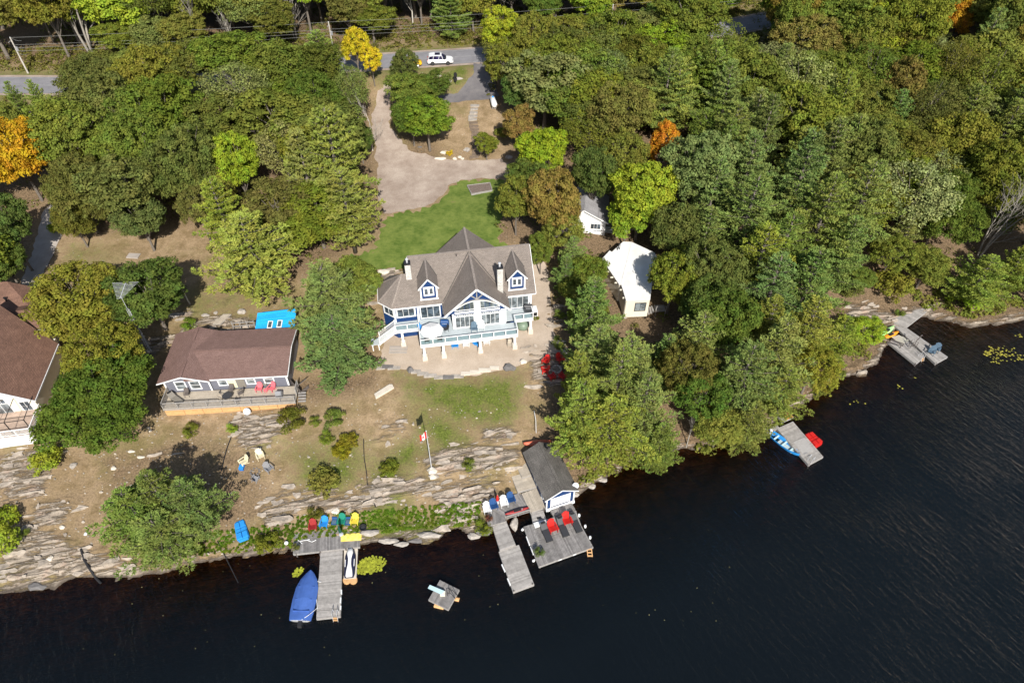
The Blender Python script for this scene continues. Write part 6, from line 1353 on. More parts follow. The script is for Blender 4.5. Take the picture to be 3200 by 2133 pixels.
def lounger(a, b, z, rz, lab, m, grp=None, s=1.15):
    x, y = at(a, b, z + .2); o = thing('sun_lounger', lab, 'sun lounger', (0, 0, 0), 0, grp)
    MB().box(-.32, .32, -1.0, .25, .28, .36).build('mattress', m, o); MB().slab([(-.32, .27, .34), (.32, .27, .34), (.32, .85, .72), (-.32, .85, .72)], .07).build('backrest', m, o)
    MB().box(-.34, .34, -1.02, .3, .22, .27).build('frame', rubber, o)
    for i in (-1, 1):
        for j in (-.85, .2): MB().box(i * .3 - .03, i * .3 + .03, j - .03, j + .03, 0, .215).build('leg', rubber, o)
    MB().box(-.2, .2, .72, .9, .7, .8).build('head_cushion', rubber, o)
    o.location = (x, y, z + .01); o.rotation_euler = (0, 0, R(rz)); o.scale = (s, s, s); return o
g = 'black loungers on the boathouse dock'; ch = MATS['charcoal_plastic']
lounger(1706, 1664, .6, 21, 'black lounger, leftmost on the boathouse dock', ch, g); lounger(1758, 1648, .6, 19, 'black lounger between the two red chairs', ch, g); lounger(1798, 1635, .6, 21, 'black lounger right of the right-hand red chair', ch, g)
lounger(548, 1247, 4.4, 55, 'taupe lounger at the left end of the cottage deck', MATS['taupe_plastic'])
# umbrellas, tables, grills, pots
def parasol(px, py, z0, hgt, r, m, lab, open_=True):
    x, y = at(px, py, z0 + hgt); o = thing('parasol', lab, 'umbrella', (x, y, z0)); MB().tube([(x, y, z0), (x, y, z0 + hgt)], .025, 6).build('pole', metal, o); MB().lathe((x, y, z0 + .005), [(.25, 0), (.25, .06), (.05, .1)], 10).build('base', white if open_ else metal, o)
    if open_:
        for k in range(8):
            a = k * math.pi / 4 + .2; b = a + math.pi / 4; pa = (x + r * math.cos(a), y + r * math.sin(a), z0 + hgt - .55); pb = (x + r * math.cos(b), y + r * math.sin(b), z0 + hgt - .55)
            MB().slab([(x, y, z0 + hgt), pa, pb], .012).build('canopy_panel', m, o); MB().tube([(x, y, z0 + hgt - .03), tuple(Vector(pa) - Vector((0, 0, .03)))], .012, 4).build('rib', metal, o)
    else: MB().lathe((x, y, z0 + hgt * .25), [(.06, 0), (.17, .1), (.15, hgt * .4), (.05, hgt * .72)], 10).build('canopy', m, o)
parasol(1348, 1022, 7.1, 2.1, 1.5, whitecanvas, 'open white parasol shading the table on the upper deck'); parasol(1056, 1640, .72, 2., 0, MATS['darkgreen_plastic'], 'folded dark green parasol on the shore platform', False); parasol(1554, 1545, .9, 1.6, 0, MATS['red_plastic'], 'folded red parasol between white and navy chairs', False)
def rtable(px, py, z, r, m, lab, h=.72):
    x, y = at(px, py, z + h); o = thing('round_table', lab, 'table', (x, y, z)); MB().lathe((x, y, z + h - .04), [(r, 0), (r, .04)], 16).build('table_top', m, o)
    for k in range(4): a = k * 1.57 + .7; MB().bar((x + r * .7 * math.cos(a), y + r * .7 * math.sin(a), z), (x + r * .6 * math.cos(a), y + r * .6 * math.sin(a), z + h - .045), .04).build('leg', m, o)
rtable(709, 1235, 4.4, .6, MATS['charcoal_plastic'], 'dark round table on the cottage deck'); rtable(1348, 1046, 7.1, .6, white, 'white round table under the open parasol'); rtable(829, 1218, 4.4, .25, MATS['pink_plastic'], 'small pink side table between the pink chairs', .45)
def covered(px_, *a): pass
def grill(px, py, z, m, lab, w=.55, d=.35, h=1.05):
    x, y = at(px, py, z + h); o = thing('barbecue', lab, 'barbecue', (x, y, z)); MB().box(x - w, x + w, y - d, y + d, z + .02, z + h * .72).build('cabinet', m, o); MB().tube([(x - w * .9, y, z + h * .75), (x + w * .9, y, z + h * .75)], d * .9, 10).build('lid', m, o); MB().tube([(x - w * .6, y - d - .05, z + h * .7), (x + w * .6, y - d - .05, z + h * .7)], .02, 5).build('handle', metal, o)
grill(1389, 1000, 7.1, MATS['navyblue_plastic'], 'blue-covered barbecue against the lake house wall by the parasol'); grill(1651, 952, 7.1, MATS['charcoal_plastic'], 'black barbecue in the corner of the right upper deck'); grill(868, 1222, 4.4, MATS['greyp_plastic'], 'grey barbecue near the right end of the cottage deck', .4, .25)
def pot(px, py, z, lab, c=GREEN, s=.55):
    x, y = at(px, py, z + .3); o = thing('potted_plant', lab, 'plant pot', (x, y, z)); MB().lathe((x, y, z + .005), [(.16, 0), (.24, .32), (.2, .34)], 10).build('pot', MATS['charcoal_plastic'], o); c_ = bpy.data.objects.new('foliage', BUSH[1][1]); col.objects.link(c_); c_.parent = o; c_.location = (0, 0, .18); c_.scale = (s * .55,) * 3; c_.color = (*c, 1)
pot(926, 1711, .7, 'dark planter at the lower left corner of the shore platform', DKOLIVE); pot(1529, 1621, .9, 'reddish flower planter at the front of the boathouse deck', (.16, .07, .04)); pot(1686, 1728, .6, 'leafy planter at the lower left of the red-chair dock', DKGREEN, .75)
o = MB().slab([(*at(1065, 1667, .76), .76), (*at(1130, 1664, .76), .76), (*at(1129, 1687, .76), .76), (*at(1065, 1691, .76), .76)], .03).build('floating_mat', mat('yellow_foam', (.82, .60, .06), .8, .25, 3, c2=(.8, .68, .25))); tag(o, 'long yellow foam float mat on the right of the shore platform', 'float mat')
o = thing('black_tub', 'black round tub on the grass right of the shore platform', 'tub', on(1135, 1651)); x, y, z = on(1135, 1651); MB().lathe((x, y, z), [(.36, 0), (.42, .35), (.34, .35), (.3, .1)], 14).build('tub', rubber, o); MB().lathe((x, y, z + .1), [(.28, 0), (.28, .04)], 12).build('soil', MATS['charcoal_plastic'], o)
o = MB().tube([wpt(*q, .76) for q in ((931,1686),(945,1698),(938,1690),(968,1684),(970,1690),(958,1686),(975,1692),(988,1686))], .035, 5).build('mooring_rope', white); tag(o, 'white rope lying loose on the shore platform', 'rope')
o = MB().tube([wpt(*q, .56) for q in ((1004,1817),(980,1814),(978,1816),(985,1834),(992,1899))], .03, 5).build('mooring_rope', white); tag(o, 'white mooring rope between the covered boat and the pier', 'rope')
o = MB().tube([wpt(943, 1935, .7), wpt(965, 1920, .9), wpt(992, 1898, .55)], .025, 5).build('mooring_rope', white); tag(o, 'thin white line tying the boat stern to the pier', 'rope')
x, y, z = on(896, 1698); o = MB().lathe((x, y, z), [(.05, 0), (.2, .08), (.24, .22), (.16, .38), (.03, .43)], 10).build('buoy', white, smooth=True); tag(o, 'white ball buoy in the weeds left of the shore platform', 'buoy')
# ---------------------------------------------------------------- boats
def hullrings(prof, lx, ly, up, c, z0):
    """prof: list of (t along, half width, keel z, gunwale z)"""
    R_ = []
    for t, w, zk, zgw in prof:
        p = Vector(c[0]).lerp(Vector(c[1]), t); s = Vector((-ly, lx, 0)); R_.append([tuple(p + s * a * w + Vector((0, 0, z0 + zz))) for a, zz in ((-1, zgw), (-.85, (zk + zgw) * .45), (-.4, zk + .04), (0, zk), (.4, zk + .04), (.85, (zk + zgw) * .45), (1, zgw), (.5, zgw + up), (0, zgw + up * 1.35), (-.5, zgw + up))])
    return R_
def axis2(a, b, z): p = wpt(*a, z); q = wpt(*b, z); p.z = q.z = 0; d = (q - p).normalized(); return (p, q), d
(c, d) = axis2((972, 1783), (937, 1935), .6); o = thing('covered_motorboat', 'motorboat under a fitted blue canvas cover tied left of the swim pier', 'boat', tuple(c[0].lerp(c[1], .5)))
prof = [(0, .06, .3, .75), (.06, .38, .1, .72), (.18, .78, -.1, .7), (.35, 1.08, -.2, .66), (.6, 1.16, -.22, .62), (.85, 1.12, -.2, .6), (1., 1.02, -.15, .58)]
MB().loft([r[:7] for r in hullrings([(t, w, a, b * .82) for t, w, a, b in prof], d.x, d.y, 0, c, 0)]).build('hull', white, o, smooth=True)
rg = []
for t, w, zk, zz in prof:
    p = c[0].lerp(c[1], t); s = Vector((-d.y, d.x, 0)); ridge = zz + (.12 + .38 * math.sin(min(1, t * 1.6) * 1.7) if t < .62 else .32 - .1 * (t - .6))
    rg.append([tuple(p + s * a * (w + .05) + Vector((0, 0, q))) for a, q in ((-1, zz - .3), (-1.02, zz - .02), (-.7, zz + (ridge - zz) * .5), (-.25, zz + (ridge - zz) * .92), (0, ridge), (.25, zz + (ridge - zz) * .92), (.7, zz + (ridge - zz) * .5), (1.02, zz - .02), (1, zz - .3))])
MB().loft(rg).build('canvas_cover', canvasblue, o)
for t in (.36, .62, .85): p = c[0].lerp(c[1], t); s = Vector((-d.y, d.x, 0)); w_ = 1.1; MB().bar(p + s * -w_ * .75 + Vector((0, 0, .86)), p + s * w_ * .75 + Vector((0, 0, .86)), .05, .22).build('cover_seam', canvasblue, o)
p = c[1] + d * .3; MB().box(p.x - .2, p.x + .2, p.y - .3, p.y + .2, -.4, .45).build('outboard_motor', rubber, o)
# jet ski on its float
fp = Q([(1075,1714),(1118,1711),(1113,1806),(1074,1808)], .3); o = thing('jet_ski_float', 'beige drive-on float with two wheels on the right of the swim pier', 'float', (*np.mean(fp, 0), .1)); MB().prism(fp, -.1, .3).build('float_deck', paletan, o)
for a in ((1084, 1811), (1104, 1811)): x, y = at(*a, .2); MB().lathe((x, y, -.1), [(.42, 0), (.42, .36), (.2, .38)], 12).build('end_drum', cedar, o)
(c, d) = axis2((1097, 1712), (1091, 1803), .5); o = thing('jet_ski', 'white and dark jet ski parked bow to shore on the beige float', 'jet ski', tuple(c[0].lerp(c[1], .5) + Vector((0, 0, .3)))); s = Vector((-d.y, d.x, 0))
def sect(P, z): return [[tuple(c[0].lerp(c[1], t) + s * a * w + Vector((0, 0, z0 + (z1 - z0) * b))) for a, b in ((-1, .5), (-.8, 0), (.8, 0), (1, .5), (.8, 1), (-.8, 1))] for t, w, z0, z1 in P]
MB().loft(sect([(0, .12, .5, .62), (.08, .36, .36, .7), (.3, .58, .31, .74), (.6, .62, .31, .7), (.9, .58, .31, .66), (1., .48, .34, .6)], 0)).build('hull', mat('dark_navy_gelcoat', (.02, .022, .05), .3, .1, 3), o, smooth=True)
MB().loft(sect([(.0, .08, .62, .68), (.1, .27, .66, .95), (.22, .33, .68, 1.05), (.32, .24, .7, 1.1), (.42, .17, .68, .98), (.6, .18, .66, .95), (.82, .33, .62, .84), (.97, .36, .58, .74), (1., .3, .56, .66)], 0)).build('cover', whitecanvas, o, smooth=True)
for k in (-1, 1): MB().bar(c[0].lerp(c[1], .42) + s * k * .47 + Vector((0, 0, .73)), c[0].lerp(c[1], .66) + s * k * .47 + Vector((0, 0, .71)), .07, .04).build('side_stripe', white, o)
# pedal boats
def pedalboat(pts, z, m, lab, zt=.45):
    P4 = [Vector((*at(*q, z + zt), 0)) for q in pts]; c_ = sum(P4, Vector()) / 4; o = thing('pedal_boat', lab, 'pedal boat', (c_.x, c_.y, z))
    f = lambda u, v: P4[0].lerp(P4[1], u).lerp(P4[3].lerp(P4[2], u), v)
    out = [f(u, v) for u, v in ((.15, 0), (.85, 0), (1, .12), (1, .88), (.85, 1), (.15, 1), (0, .88), (0, .12))]; MB().prism([(p.x, p.y) for p in out], z - .05, z + zt * .75).build('hull', m, o)
    inn = lambda a0, a1, b0, b1: [(p.x, p.y) for p in (f(a0, b0), f(a1, b0), f(a1, b1), f(a0, b1))]
    for a0, a1, b0, b1, h_ in ((.06, .46, .08, .36, .14), (.54, .94, .08, .36, .14), (.08, .46, .42, .58, .07), (.54, .92, .42, .58, .07), (.06, .46, .64, .93, .17), (.54, .94, .64, .93, .17)):
        MB().prism(inn(a0, a1, b0, b1), z + zt * .75 + .002, z + zt * .75 + h_).build('seat', m, o)
    for b0 in (.40, .60): MB().prism(inn(.08, .92, b0 - .012, b0 + .012), z + zt * .75 + .003, z + zt * .75 + .02).build('footwell_rim', MATS['navyblue_plastic'] if 'blue' in lab[:6] else MATS['darkred_plastic'], o)
pedalboat([(730,1632),(761,1618),(779,1675),(740,1690)], on(754, 1660)[2], MATS['midblue_plastic'], 'blue pedal boat pulled up on the rock right of the big leaning pine'); pedalboat([(2513,1355),(2537,1345),(2575,1380),(2549,1396)], 0, MATS['red_plastic'], 'red pedal boat floating right of the rowboat dock')
# rowboat
(c, d) = axis2((2409, 1353), (2498, 1422), .3); o = thing('rowboat', 'blue open rowboat with pale benches tied left of the rowboat dock', 'boat', tuple(c[0].lerp(c[1], .5))); s = Vector((-d.y, d.x, 0)); bl = MATS['midblue_plastic']; outer = []; inner = []
for t, w, zk, zg_ in [(0, .5, -.1, .45), (.2, .62, -.15, .42), (.45, .68, -.15, .42), (.7, .55, -.12, .46), (.88, .3, -.05, .52), (1, .04, .15, .6)]:
    p = c[0].lerp(c[1], t); outer.append([tuple(p + s * a * w + Vector((0, 0, z))) for a, z in ((-1, zg_), (-.7, zk + .1), (0, zk), (.7, zk + .1), (1, zg_), (.88, zg_), (.6, zk + .16), (0, zk + .08), (-.6, zk + .16), (-.88, zg_))])
MB().loft(outer).build('hull', bl, o)
for t in (.2, .48, .74): p = c[0].lerp(c[1], t) + Vector((0, 0, .3)); wv = .55 if t < .7 else .38; MB().bar(p - s * wv, p + s * wv, .22, .04).build('bench', MATS['sky_plastic'], o)
p = c[0].lerp(c[1], .3) + Vector((0, 0, .05)); MB().bar(p, c[0].lerp(c[1], .8) + Vector((0, 0, .05)), .7, .04).build('floorboard', mat('pale_sage_floor', (.42, .5, .5), .7, .2, 4), o)
p = c[0] - d * .12; MB().box(p.x - .14, p.x + .14, p.y - .14, p.y + .14, .1, .85).build('outboard_motor', white, o)
def kayak(a, b, z, m, lab, w=.36, canoe=False, name='kayak'):
    p = wpt(*a, z); q = wpt(*b, z); d = (q - p).normalized(); s = Vector((-d.y, d.x, 0)); o = thing(name, lab, 'canoe' if canoe else 'kayak', tuple((p + q) / 2)); rg = []
    for t in (0, .08, .22, .4, .6, .78, .92, 1):
        ww = w * max(.04, math.sin(math.pi * min(max(t, .02), .98)) ** .6); r = .1 + .06 * abs(2 * t - 1) ** 2; c0 = p.lerp(q, t)
        rg.append([tuple(c0 + s * x_ * ww + Vector((0, 0, zz))) for x_, zz in (((-1, .0), (-.7, .22), (0, .34 + r * .5), (.7, .22), (1, .0), (0, .02)) if canoe else ((-1, .12), (-.6, -.02), (.6, -.02), (1, .12), (.55, .18 + r * .4), (-.55, .18 + r * .4)))])
    MB().loft(rg).build('hull', m, o, smooth=True)
    if not canoe: c0 = p.lerp(q, .52) + Vector((0, 0, .24)); MB().bar(c0 - d * .42, c0 + d * .42, w * 1.05, .03).build('cockpit', rubber, o); MB().bar(c0 + d * .5 - s * .1, c0 + d * .6 + s * .1, .12, .04).build('seat_pad', MATS['greyp_plastic'], o)
    else: c0 = p.lerp(q, .5) + Vector((0, 0, .385)); MB().bar(p.lerp(q, .06) + Vector((0, 0, .4)), p.lerp(q, .94) + Vector((0, 0, .4)), .05, .04).build('keel_strip', m, o)
kayak((2750,1050), (2792,1021), .75, MATS['lime_plastic'], 'lime green kayak on the rack at the shore end of the far dock', .42); kayak((2756,1058), (2806,1038), .75, MATS['orange_plastic'], 'orange kayak beside the lime green one on the far dock', .42)
kayak((1579,1608), (1652,1587), 1.0, MATS['maroon_plastic'], 'dark red kayak along the rail of the boathouse deck', .26); kayak((1636,1388), (1722,1380), 2.4, MATS['coral_plastic'], 'upturned faded red canoe behind the boathouse', .48, True, 'canoe')
o = thing('deck_railing', 'low grey railing with balusters below the dark red kayak', 'railing', (*at(1615, 1608, 1), .9)); rail(None, o, [at(1584, 1616, .9), at(1656, 1595, .9)], .55, .6, 1.6, greywood, 'bal', .08)
# ---------------------------------------------------------------- lily pads
def lilies(spots, n, rad, c, lab, seed, el=1.):
    rnd = random.Random(seed); mb = MB()
    for (px, py), k, r in zip(spots, n, rad):
        x, y = at(px, py, 0)
        for i in range(k):
            a = rnd.uniform(0, 6.28); q = r * rnd.random() ** .6; cx = x + q * math.cos(a) * el; cy = y + q * math.sin(a) * .8; s = rnd.uniform(.07, .16); z = .012 + rnd.random() * .05; t0 = rnd.random() * 6
            mb.add([(cx + s * math.cos(t0 + j * .95), cy + s * math.sin(t0 + j * .95), z + .02 * rnd.random()) for j in range(7)], [tuple(range(7))])
    o = mb.build('lily_pads', mat('lily_' + str(seed), c, .5, .3, 2, island=.35)); o['kind'] = 'stuff'; o['label'] = lab
lilies([(1155,1768),(1165,1758),(1140,1776),(1188,1752),(930,1788),(926,1796),(936,1780)], [110, 90, 70, 14, 20, 22, 14], [1.1, 1., .8, .5, .32, .35, .3], (.34, .36, .03), 'yellow-green lily pads beside the jet ski float and the blue boat', 1, 1.4)
lilies([(3112,1107),(3150,1100),(3095,1105),(3160,1125),(3195,1120),(3110,1130),(2807,1205),(2815,1212),(2680,1258),(2855,1180),(3190,1050),(3125,1090)], [26, 18, 16, 10, 14, 7, 3, 2, 6, 2, 7, 9], [1.2, 1.3, .9, 1.3, .9, .9, .4, .3, .9, .2, .7, 1.2], (.40, .35, .05), 'scattered yellow lily pads off the far right cove', 2, 1.4)
rnd = random.Random(4); mb = MB()
for i in range(60):
    px = rnd.uniform(150, 2300); py = rnd.uniform(1700, 2050) if px < 1500 else rnd.uniform(1650, 1950); x, y = at(px, py, 0)
    if polydist(np.array([[x, y]]), _land)[1][0]: continue
    s = rnd.uniform(.02, .05); mb.add([(x - s, y, .01), (x, y - s, .01), (x + s, y, .015), (x, y + s, .01)], [(0, 1, 2, 3)])
o = mb.build('floating_leaves', mat('fallen_leaf', (.5, .45, .2), .7, .3, 4)); o['kind'] = 'stuff'; o['label'] = 'tiny fallen leaves drifting on the dark water'
# ---------------------------------------------------------------- vehicles
def suv(px, py, rz):
    x, y, z = on(px, py); o = thing('parked_suv', 'white suv with black wheels and dark sunroof parked on the road edge', 'suv', (0, 0, 0)); pw = mat('white_car_paint', (.8, .8, .81), .25, .03, 1, coat=.6); tint = glassmat('tinted_car_glass', (.012, .01, .03))
    rg = []
    for X, zb, zs, w in [(-2.5, .5, .85, .84), (-2.42, .36, 1.02, .93), (-2.2, .32, 1.1, .98), (-1., .3, 1.1, 1.), (.9, .3, 1.08, 1.), (1.5, .3, 1.05, .98), (2.1, .33, .98, .94), (2.4, .38, .85, .86), (2.5, .48, .68, .74)]:
        rg.append([(X, a * w, zb + (zs - zb) * b) for a, b in ((-1, .25), (-.93, 0), (.93, 0), (1, .25), (1, .78), (.9, 1), (-.9, 1), (-1, .78))])
    MB().loft(rg).build('body', pw, o, smooth=False); rg = []
    for X, zt, w, wt in [(-2.38, 1.12, .86, .82), (-2.1, 1.66, .88, .74), (-1.4, 1.74, .9, .76), (.1, 1.72, .9, .76), (.45, 1.62, .9, .74), (1.15, 1.1, .88, .8)]: rg.append([(X, a * (w if b == 0 else wt), 1.06 + (zt - 1.06) * b) for a, b in ((-1, 0), (1, 0), (1, .96), (.9, 1), (-.9, 1), (-1, .96))])
    MB().loft(rg).build('windows', tint, o); rg = []
    for X, zt, wt in [(-2.16, 1.66, .70), (-1.95, 1.74, .76), (-1.3, 1.79, .78), (.05, 1.77, .78), (.3, 1.71, .74)]: rg.append([(X, a * wt, zt - .07 + b) for a, b in ((-1, 0), (1, 0), (.97, .07), (.85, .09), (-.85, .09), (-.97, .07))])
    MB().loft(rg).build('roof', pw, o); MB().box(-1.0, .0, -.5, .5, 1.862, 1.885).build('sunroof', tint, o)
    for s in (-1, 1):
        for X0, X1 in ((-2.28, -2.0), (-1.42, -1.25), (-.35, -.25), (.5, 1.15)): MB().bar((X0, s * .885, 1.08), (X0 + .2 if X0 < 0 else .35, s * .775, 1.7), .1, .06).build('pillar', pw, o)
        MB().tube([(-2, s * .68, 1.88), (.1, s * .68, 1.87)], .025, 5).build('roof_rail', metal, o); MB().box(.72, .9, s * 1.0 - .12 * (s < 0), s * 1.0 + .12 * (s > 0), 1.08, 1.22).build('mirror', rubber, o)
        MB().box(-2.1, 2.2, s * .955 - .02, s * .955 + .03, .3, .42).build('side_trim', rubber, o); MB().box(2.2, 2.36, s * .78 - .12, s * .78 + .12, .78, .9).build('headlight', glass, o); MB().box(-2.5, -2.4, s * .78 - .1, s * .78 + .1, .85, 1.05).build('tail_light', MATS['red_plastic'], o)
        for X in (-1.5, 1.45):
            t = MB(); t.tube([(X, s * .78, .39), (X, s * 1.02, .39)], .39, 18); t = t.build('tyre', rubber, o); r_ = MB(); r_.tube([(X, s * 1.021, .39), (X, s * 1.035, .39)], .25, 10); r_.build('rim', MATS['charcoal_plastic'], t)
    o.location = (x, y, gh(x, y) + .06); o.rotation_euler = (0, 0, R(rz))
suv(1377, 199, 4)
def compact(px, py, rz):
    x, y, z = on(px, py); o = thing('yellow_car', 'yellow round-bodied car mostly hidden by a tree on the road edge', 'car', (0, 0, 0)); m = mat('yellow_car_paint', (.8, .46, .02), .3, .05, 1, coat=.5); rg = []
    for X, zb, zt, w in [(-2., .4, .8, .6), (-1.85, .28, 1.0, .75), (-1.2, .25, 1.12, .83), (0, .25, 1.08, .85), (1.1, .25, .98, .82), (1.7, .28, .85, .74), (1.95, .38, .65, .55)]: rg.append([(X, a * w, zb + (zt - zb) * b) for a, b in ((-1, .3), (-.9, 0), (.9, 0), (1, .3), (.97, .75), (.8, 1), (-.8, 1), (-.97, .75))])
    MB().loft(rg).build('body', m, o, smooth=True); rg = []
    for X, zt, w in [(-1.5, 1.12, .7), (-.9, 1.42, .6), (-.1, 1.48, .6), (.5, 1.35, .6), (1., 1.0, .68)]: rg.append([(X, a * (w + .08 * (1 - b)), 1. + (zt - 1) * b) for a, b in ((-1, 0), (1, 0), (.95, .9), (.7, 1), (-.7, 1), (-.95, .9))])
    MB().loft(rg).build('windows', glass, o); MB().box(-1., .4, -.55, .55, 1.46, 1.5).build('roof', m, o)
    for s in (-1, 1):
        for X in (-1.25, 1.2): t = MB(); t.tube([(X, s * .68, .32), (X, s * .87, .32)], .32, 16); t = t.build('tyre', rubber, o); r_ = MB(); r_.tube([(X, s * .871, .32), (X, s * .885, .32)], .19, 10); r_.build('rim', white, t)
    o.location = (x, y, gh(x, y) + .06); o.rotation_euler = (0, 0, R(rz))
compact(1288, 206, 4)
# propane tank
x, y, z = on(1542, 330); o = thing('propane_tank', 'long white propane tank lying on the grass at the wood edge', 'tank', (x, y, z)); a = Vector((x - .25, y + 1.7, z + .75)); b = Vector((x + .3, y - 1.7, z + .72)); dv = (b - a).normalized(); r = .52
MB().tube([a, a + dv * .12, a + dv * .4, b - dv * .4, b - dv * .12, b], [.1, .34, r, r, .34, .1], 18).build('shell', white, o, smooth=True)
p = a.lerp(b, .27) + Vector((0, 0, .5)); MB().lathe(tuple(p), [(.2, 0), (.2, .1), (.12, .18)], 12).build('valve_dome', MATS['midblue_plastic'], o)
for t in (.22, .78): p = a.lerp(b, t); MB().box(p.x - .45, p.x + .45, p.y - .12, p.y + .12, z - .1, p.z - .3).build('foot', stone, o)
# ---------------------------------------------------------------- poles and wires
def upole(px, py, h, lab):
    x, y, z = on(px, py); o = thing('utility_pole', lab, 'utility pole', (x, y, z)); MB().tube([(x, y, z - .5), (x, y, z + h)], [.17, .11], 8).build('pole', palebark, o); MB().bar((x - .1, y - .9, z + h - .5), (x - .1, y + .5, z + h - .5), .1).build('crossarm', greywood, o); MB().lathe((x + .25, y, z + h - 2.4), [(.2, 0), (.22, .1), (.22, .7), (.1, .78)], 10).build('transformer', MATS['greyp_plastic'], o) if 'left' in lab else None
    MB().lathe((x, y, z + h), [(.05, 0), (.07, .15)], 6).build('insulator', white, o); return Vector((x, y, z + h))
tops = [Vector((-90, at(-150, 235, 13)[1], 13 + 6.4)), upole(88, 229, 6.6, 'leaning grey utility pole at the left end of the road'), upole(1046, 178, 6.6, 'utility pole half hidden behind trees left of the golden maple'), upole(1906, 118, 6.4, 'utility pole among the trees in the upper middle wood'), upole(2425, 66, 6.6, 'utility pole beyond the visible road bend at upper right')]
for k, (dz, dy) in enumerate(((.05, 0), (-1.2, -.2), (-1.7, -.25), (-2.3, -.3))):
    pts = []
    for a, b in zip(tops[:-1], tops[1:]):
        for i in range(14): t = i / 14; p = a.lerp(b, t); pts.append((p.x, p.y + dy, p.z + dz - 1.6 * t * (1 - t) * (.6 + .1 * k)))
    pts.append((tops[-1].x, tops[-1].y + dy, tops[-1].z + dz)); o = MB().tube(pts, .016, 4).build('power_line', mat('pale_cable', (.3, .3, .28), .5, .05, 2)); tag(o, ['top single wire strung between the utility poles', 'upper of the three low wires along the road', 'middle of the three low wires along the road', 'lowest of the three low wires along the road'][k], 'power line')
# tv antenna tower
x, y, z = on(470, 1098); o = thing('tv_antenna', 'tall lattice tv antenna tower rising over the oaks beside the brown cottage', 'antenna', (x, y, z)); hh = 9.6
for k in range(3): a = k * 2.1; MB().tube([(x + .2 * math.cos(a), y + .2 * math.sin(a), z), (x + .15 * math.cos(a), y + .15 * math.sin(a), z + hh * .8)], .025, 4).build('tower_leg', metal, o)
mb = MB()
for i in range(18):
    for k in range(3): a = k * 2.1; b = a + 2.1; mb.bar((x + .19 * math.cos(a), y + .19 * math.sin(a), z + i * .42), (x + .19 * math.cos(b), y + .19 * math.sin(b), z + i * .42 + .35), .02)
mb.build('lattice', metal, o, kind='stuff'); MB().tube([(x, y, z + hh * .78), (x, y, z + hh)], .03, 5).build('mast', metal, o); MB().box(x - .2, x + .2, y - .2, y + .2, z + hh * .60, z + hh * .60 + .4).build('rotor_box', white, o)
pa = Vector(at3(424, 1000, z + hh)); o2 = Vector((x, y, z + hh)); sh = o2 - pa
bo = Vector((x, y - .3, z + hh)); be = bo + Vector((-.25, 2.6, .3)); MB().tube([bo, be], .035, 5).build('boom', metal, o)
for i in range(13): t = i / 12; c_ = bo.lerp(be, t); w_ = .35 + 1.25 * t; MB().tube([c_ + Vector((-w_, -.1, .02)), c_ + Vector((w_, .1, .02))], .018, 4).build('element', metal, o)
# flagpole
x, y, z = on(1350, 1472); o = thing('flagpole', 'white flagpole on a pale stone plinth on the layered rock', 'flagpole', (x, y, z)); hp = 7.6
MB().rock((x, y, z), .55, .5, .55, random.Random(3)).build('plinth_stone', paletan, o); MB().rock((x + .1, y - .7, z - .1), .45, .4, .4, random.Random(8)).build('plinth_stone', paletan, o); MB().tube([(x, y, z + .3), (x, y, z + hp)], [.06, .035], 8).build('pole', metal, o); MB().lathe((x, y, z + hp), [(.03, 0), (.08, .06), (.03, .14)], 8).build('finial', metal, o)
fl_ = thing('flag', 'red and white maple leaf flag drooping from the flagpole', 'flag', (x, y, z + hp - .7)); N_ = 12
def cloth(u, v): return (x - .04 - u * .75, y + .1 * math.sin(u * 9) + .05 * math.sin(v * 4) - u * .12, z + hp - .15 - v * 1.0 - u * .55 + .06 * math.sin(u * 7 + v * 3))
for nm, u0, u1, m in (('red_band', 0, .27, MATS['red_plastic']), ('white_field', .27, .73, white), ('red_band', .73, 1, MATS['red_plastic'])):
    mb = MB()
    for i in range(6):
        for j in range(6):
            a0 = u0 + (u1 - u0) * i / 6; a1 = u0 + (u1 - u0) * (i + 1) / 6; b0 = j / 6; b1 = (j + 1) / 6; mb.add([cloth(a0, b0), cloth(a1, b0), cloth(a1, b1), cloth(a0, b1)], [(0, 1, 2, 3)])
    mb.build(nm, m, fl_, smooth=True)
leaf = [(0, .36), (.07, .2), (.16, .25), (.13, .08), (.3, .12), (.25, .0), (.28, -.05), (.1, -.14), (.1, -.2), (.015, -.18), (.015, -.36), (-.015, -.36), (-.015, -.18), (-.1, -.2), (-.1, -.14), (-.28, -.05), (-.25, 0), (-.3, .12), (-.13, .08), (-.16, .25), (-.07, .2)]
mb = MB(); pts = [tuple(Vector(cloth(.5 - a * .5, .5 - b * .9)) + Vector((0, -.012, .0))) for a, b in leaf]; c0 = tuple(Vector(cloth(.5, .5)) + Vector((0, -.012, 0))); mb.add([c0] + pts, [(0, i + 1, (i + 1) % len(pts) + 1) for i in range(len(pts))]); mb.build('maple_leaf', MATS['red_plastic'], fl_)
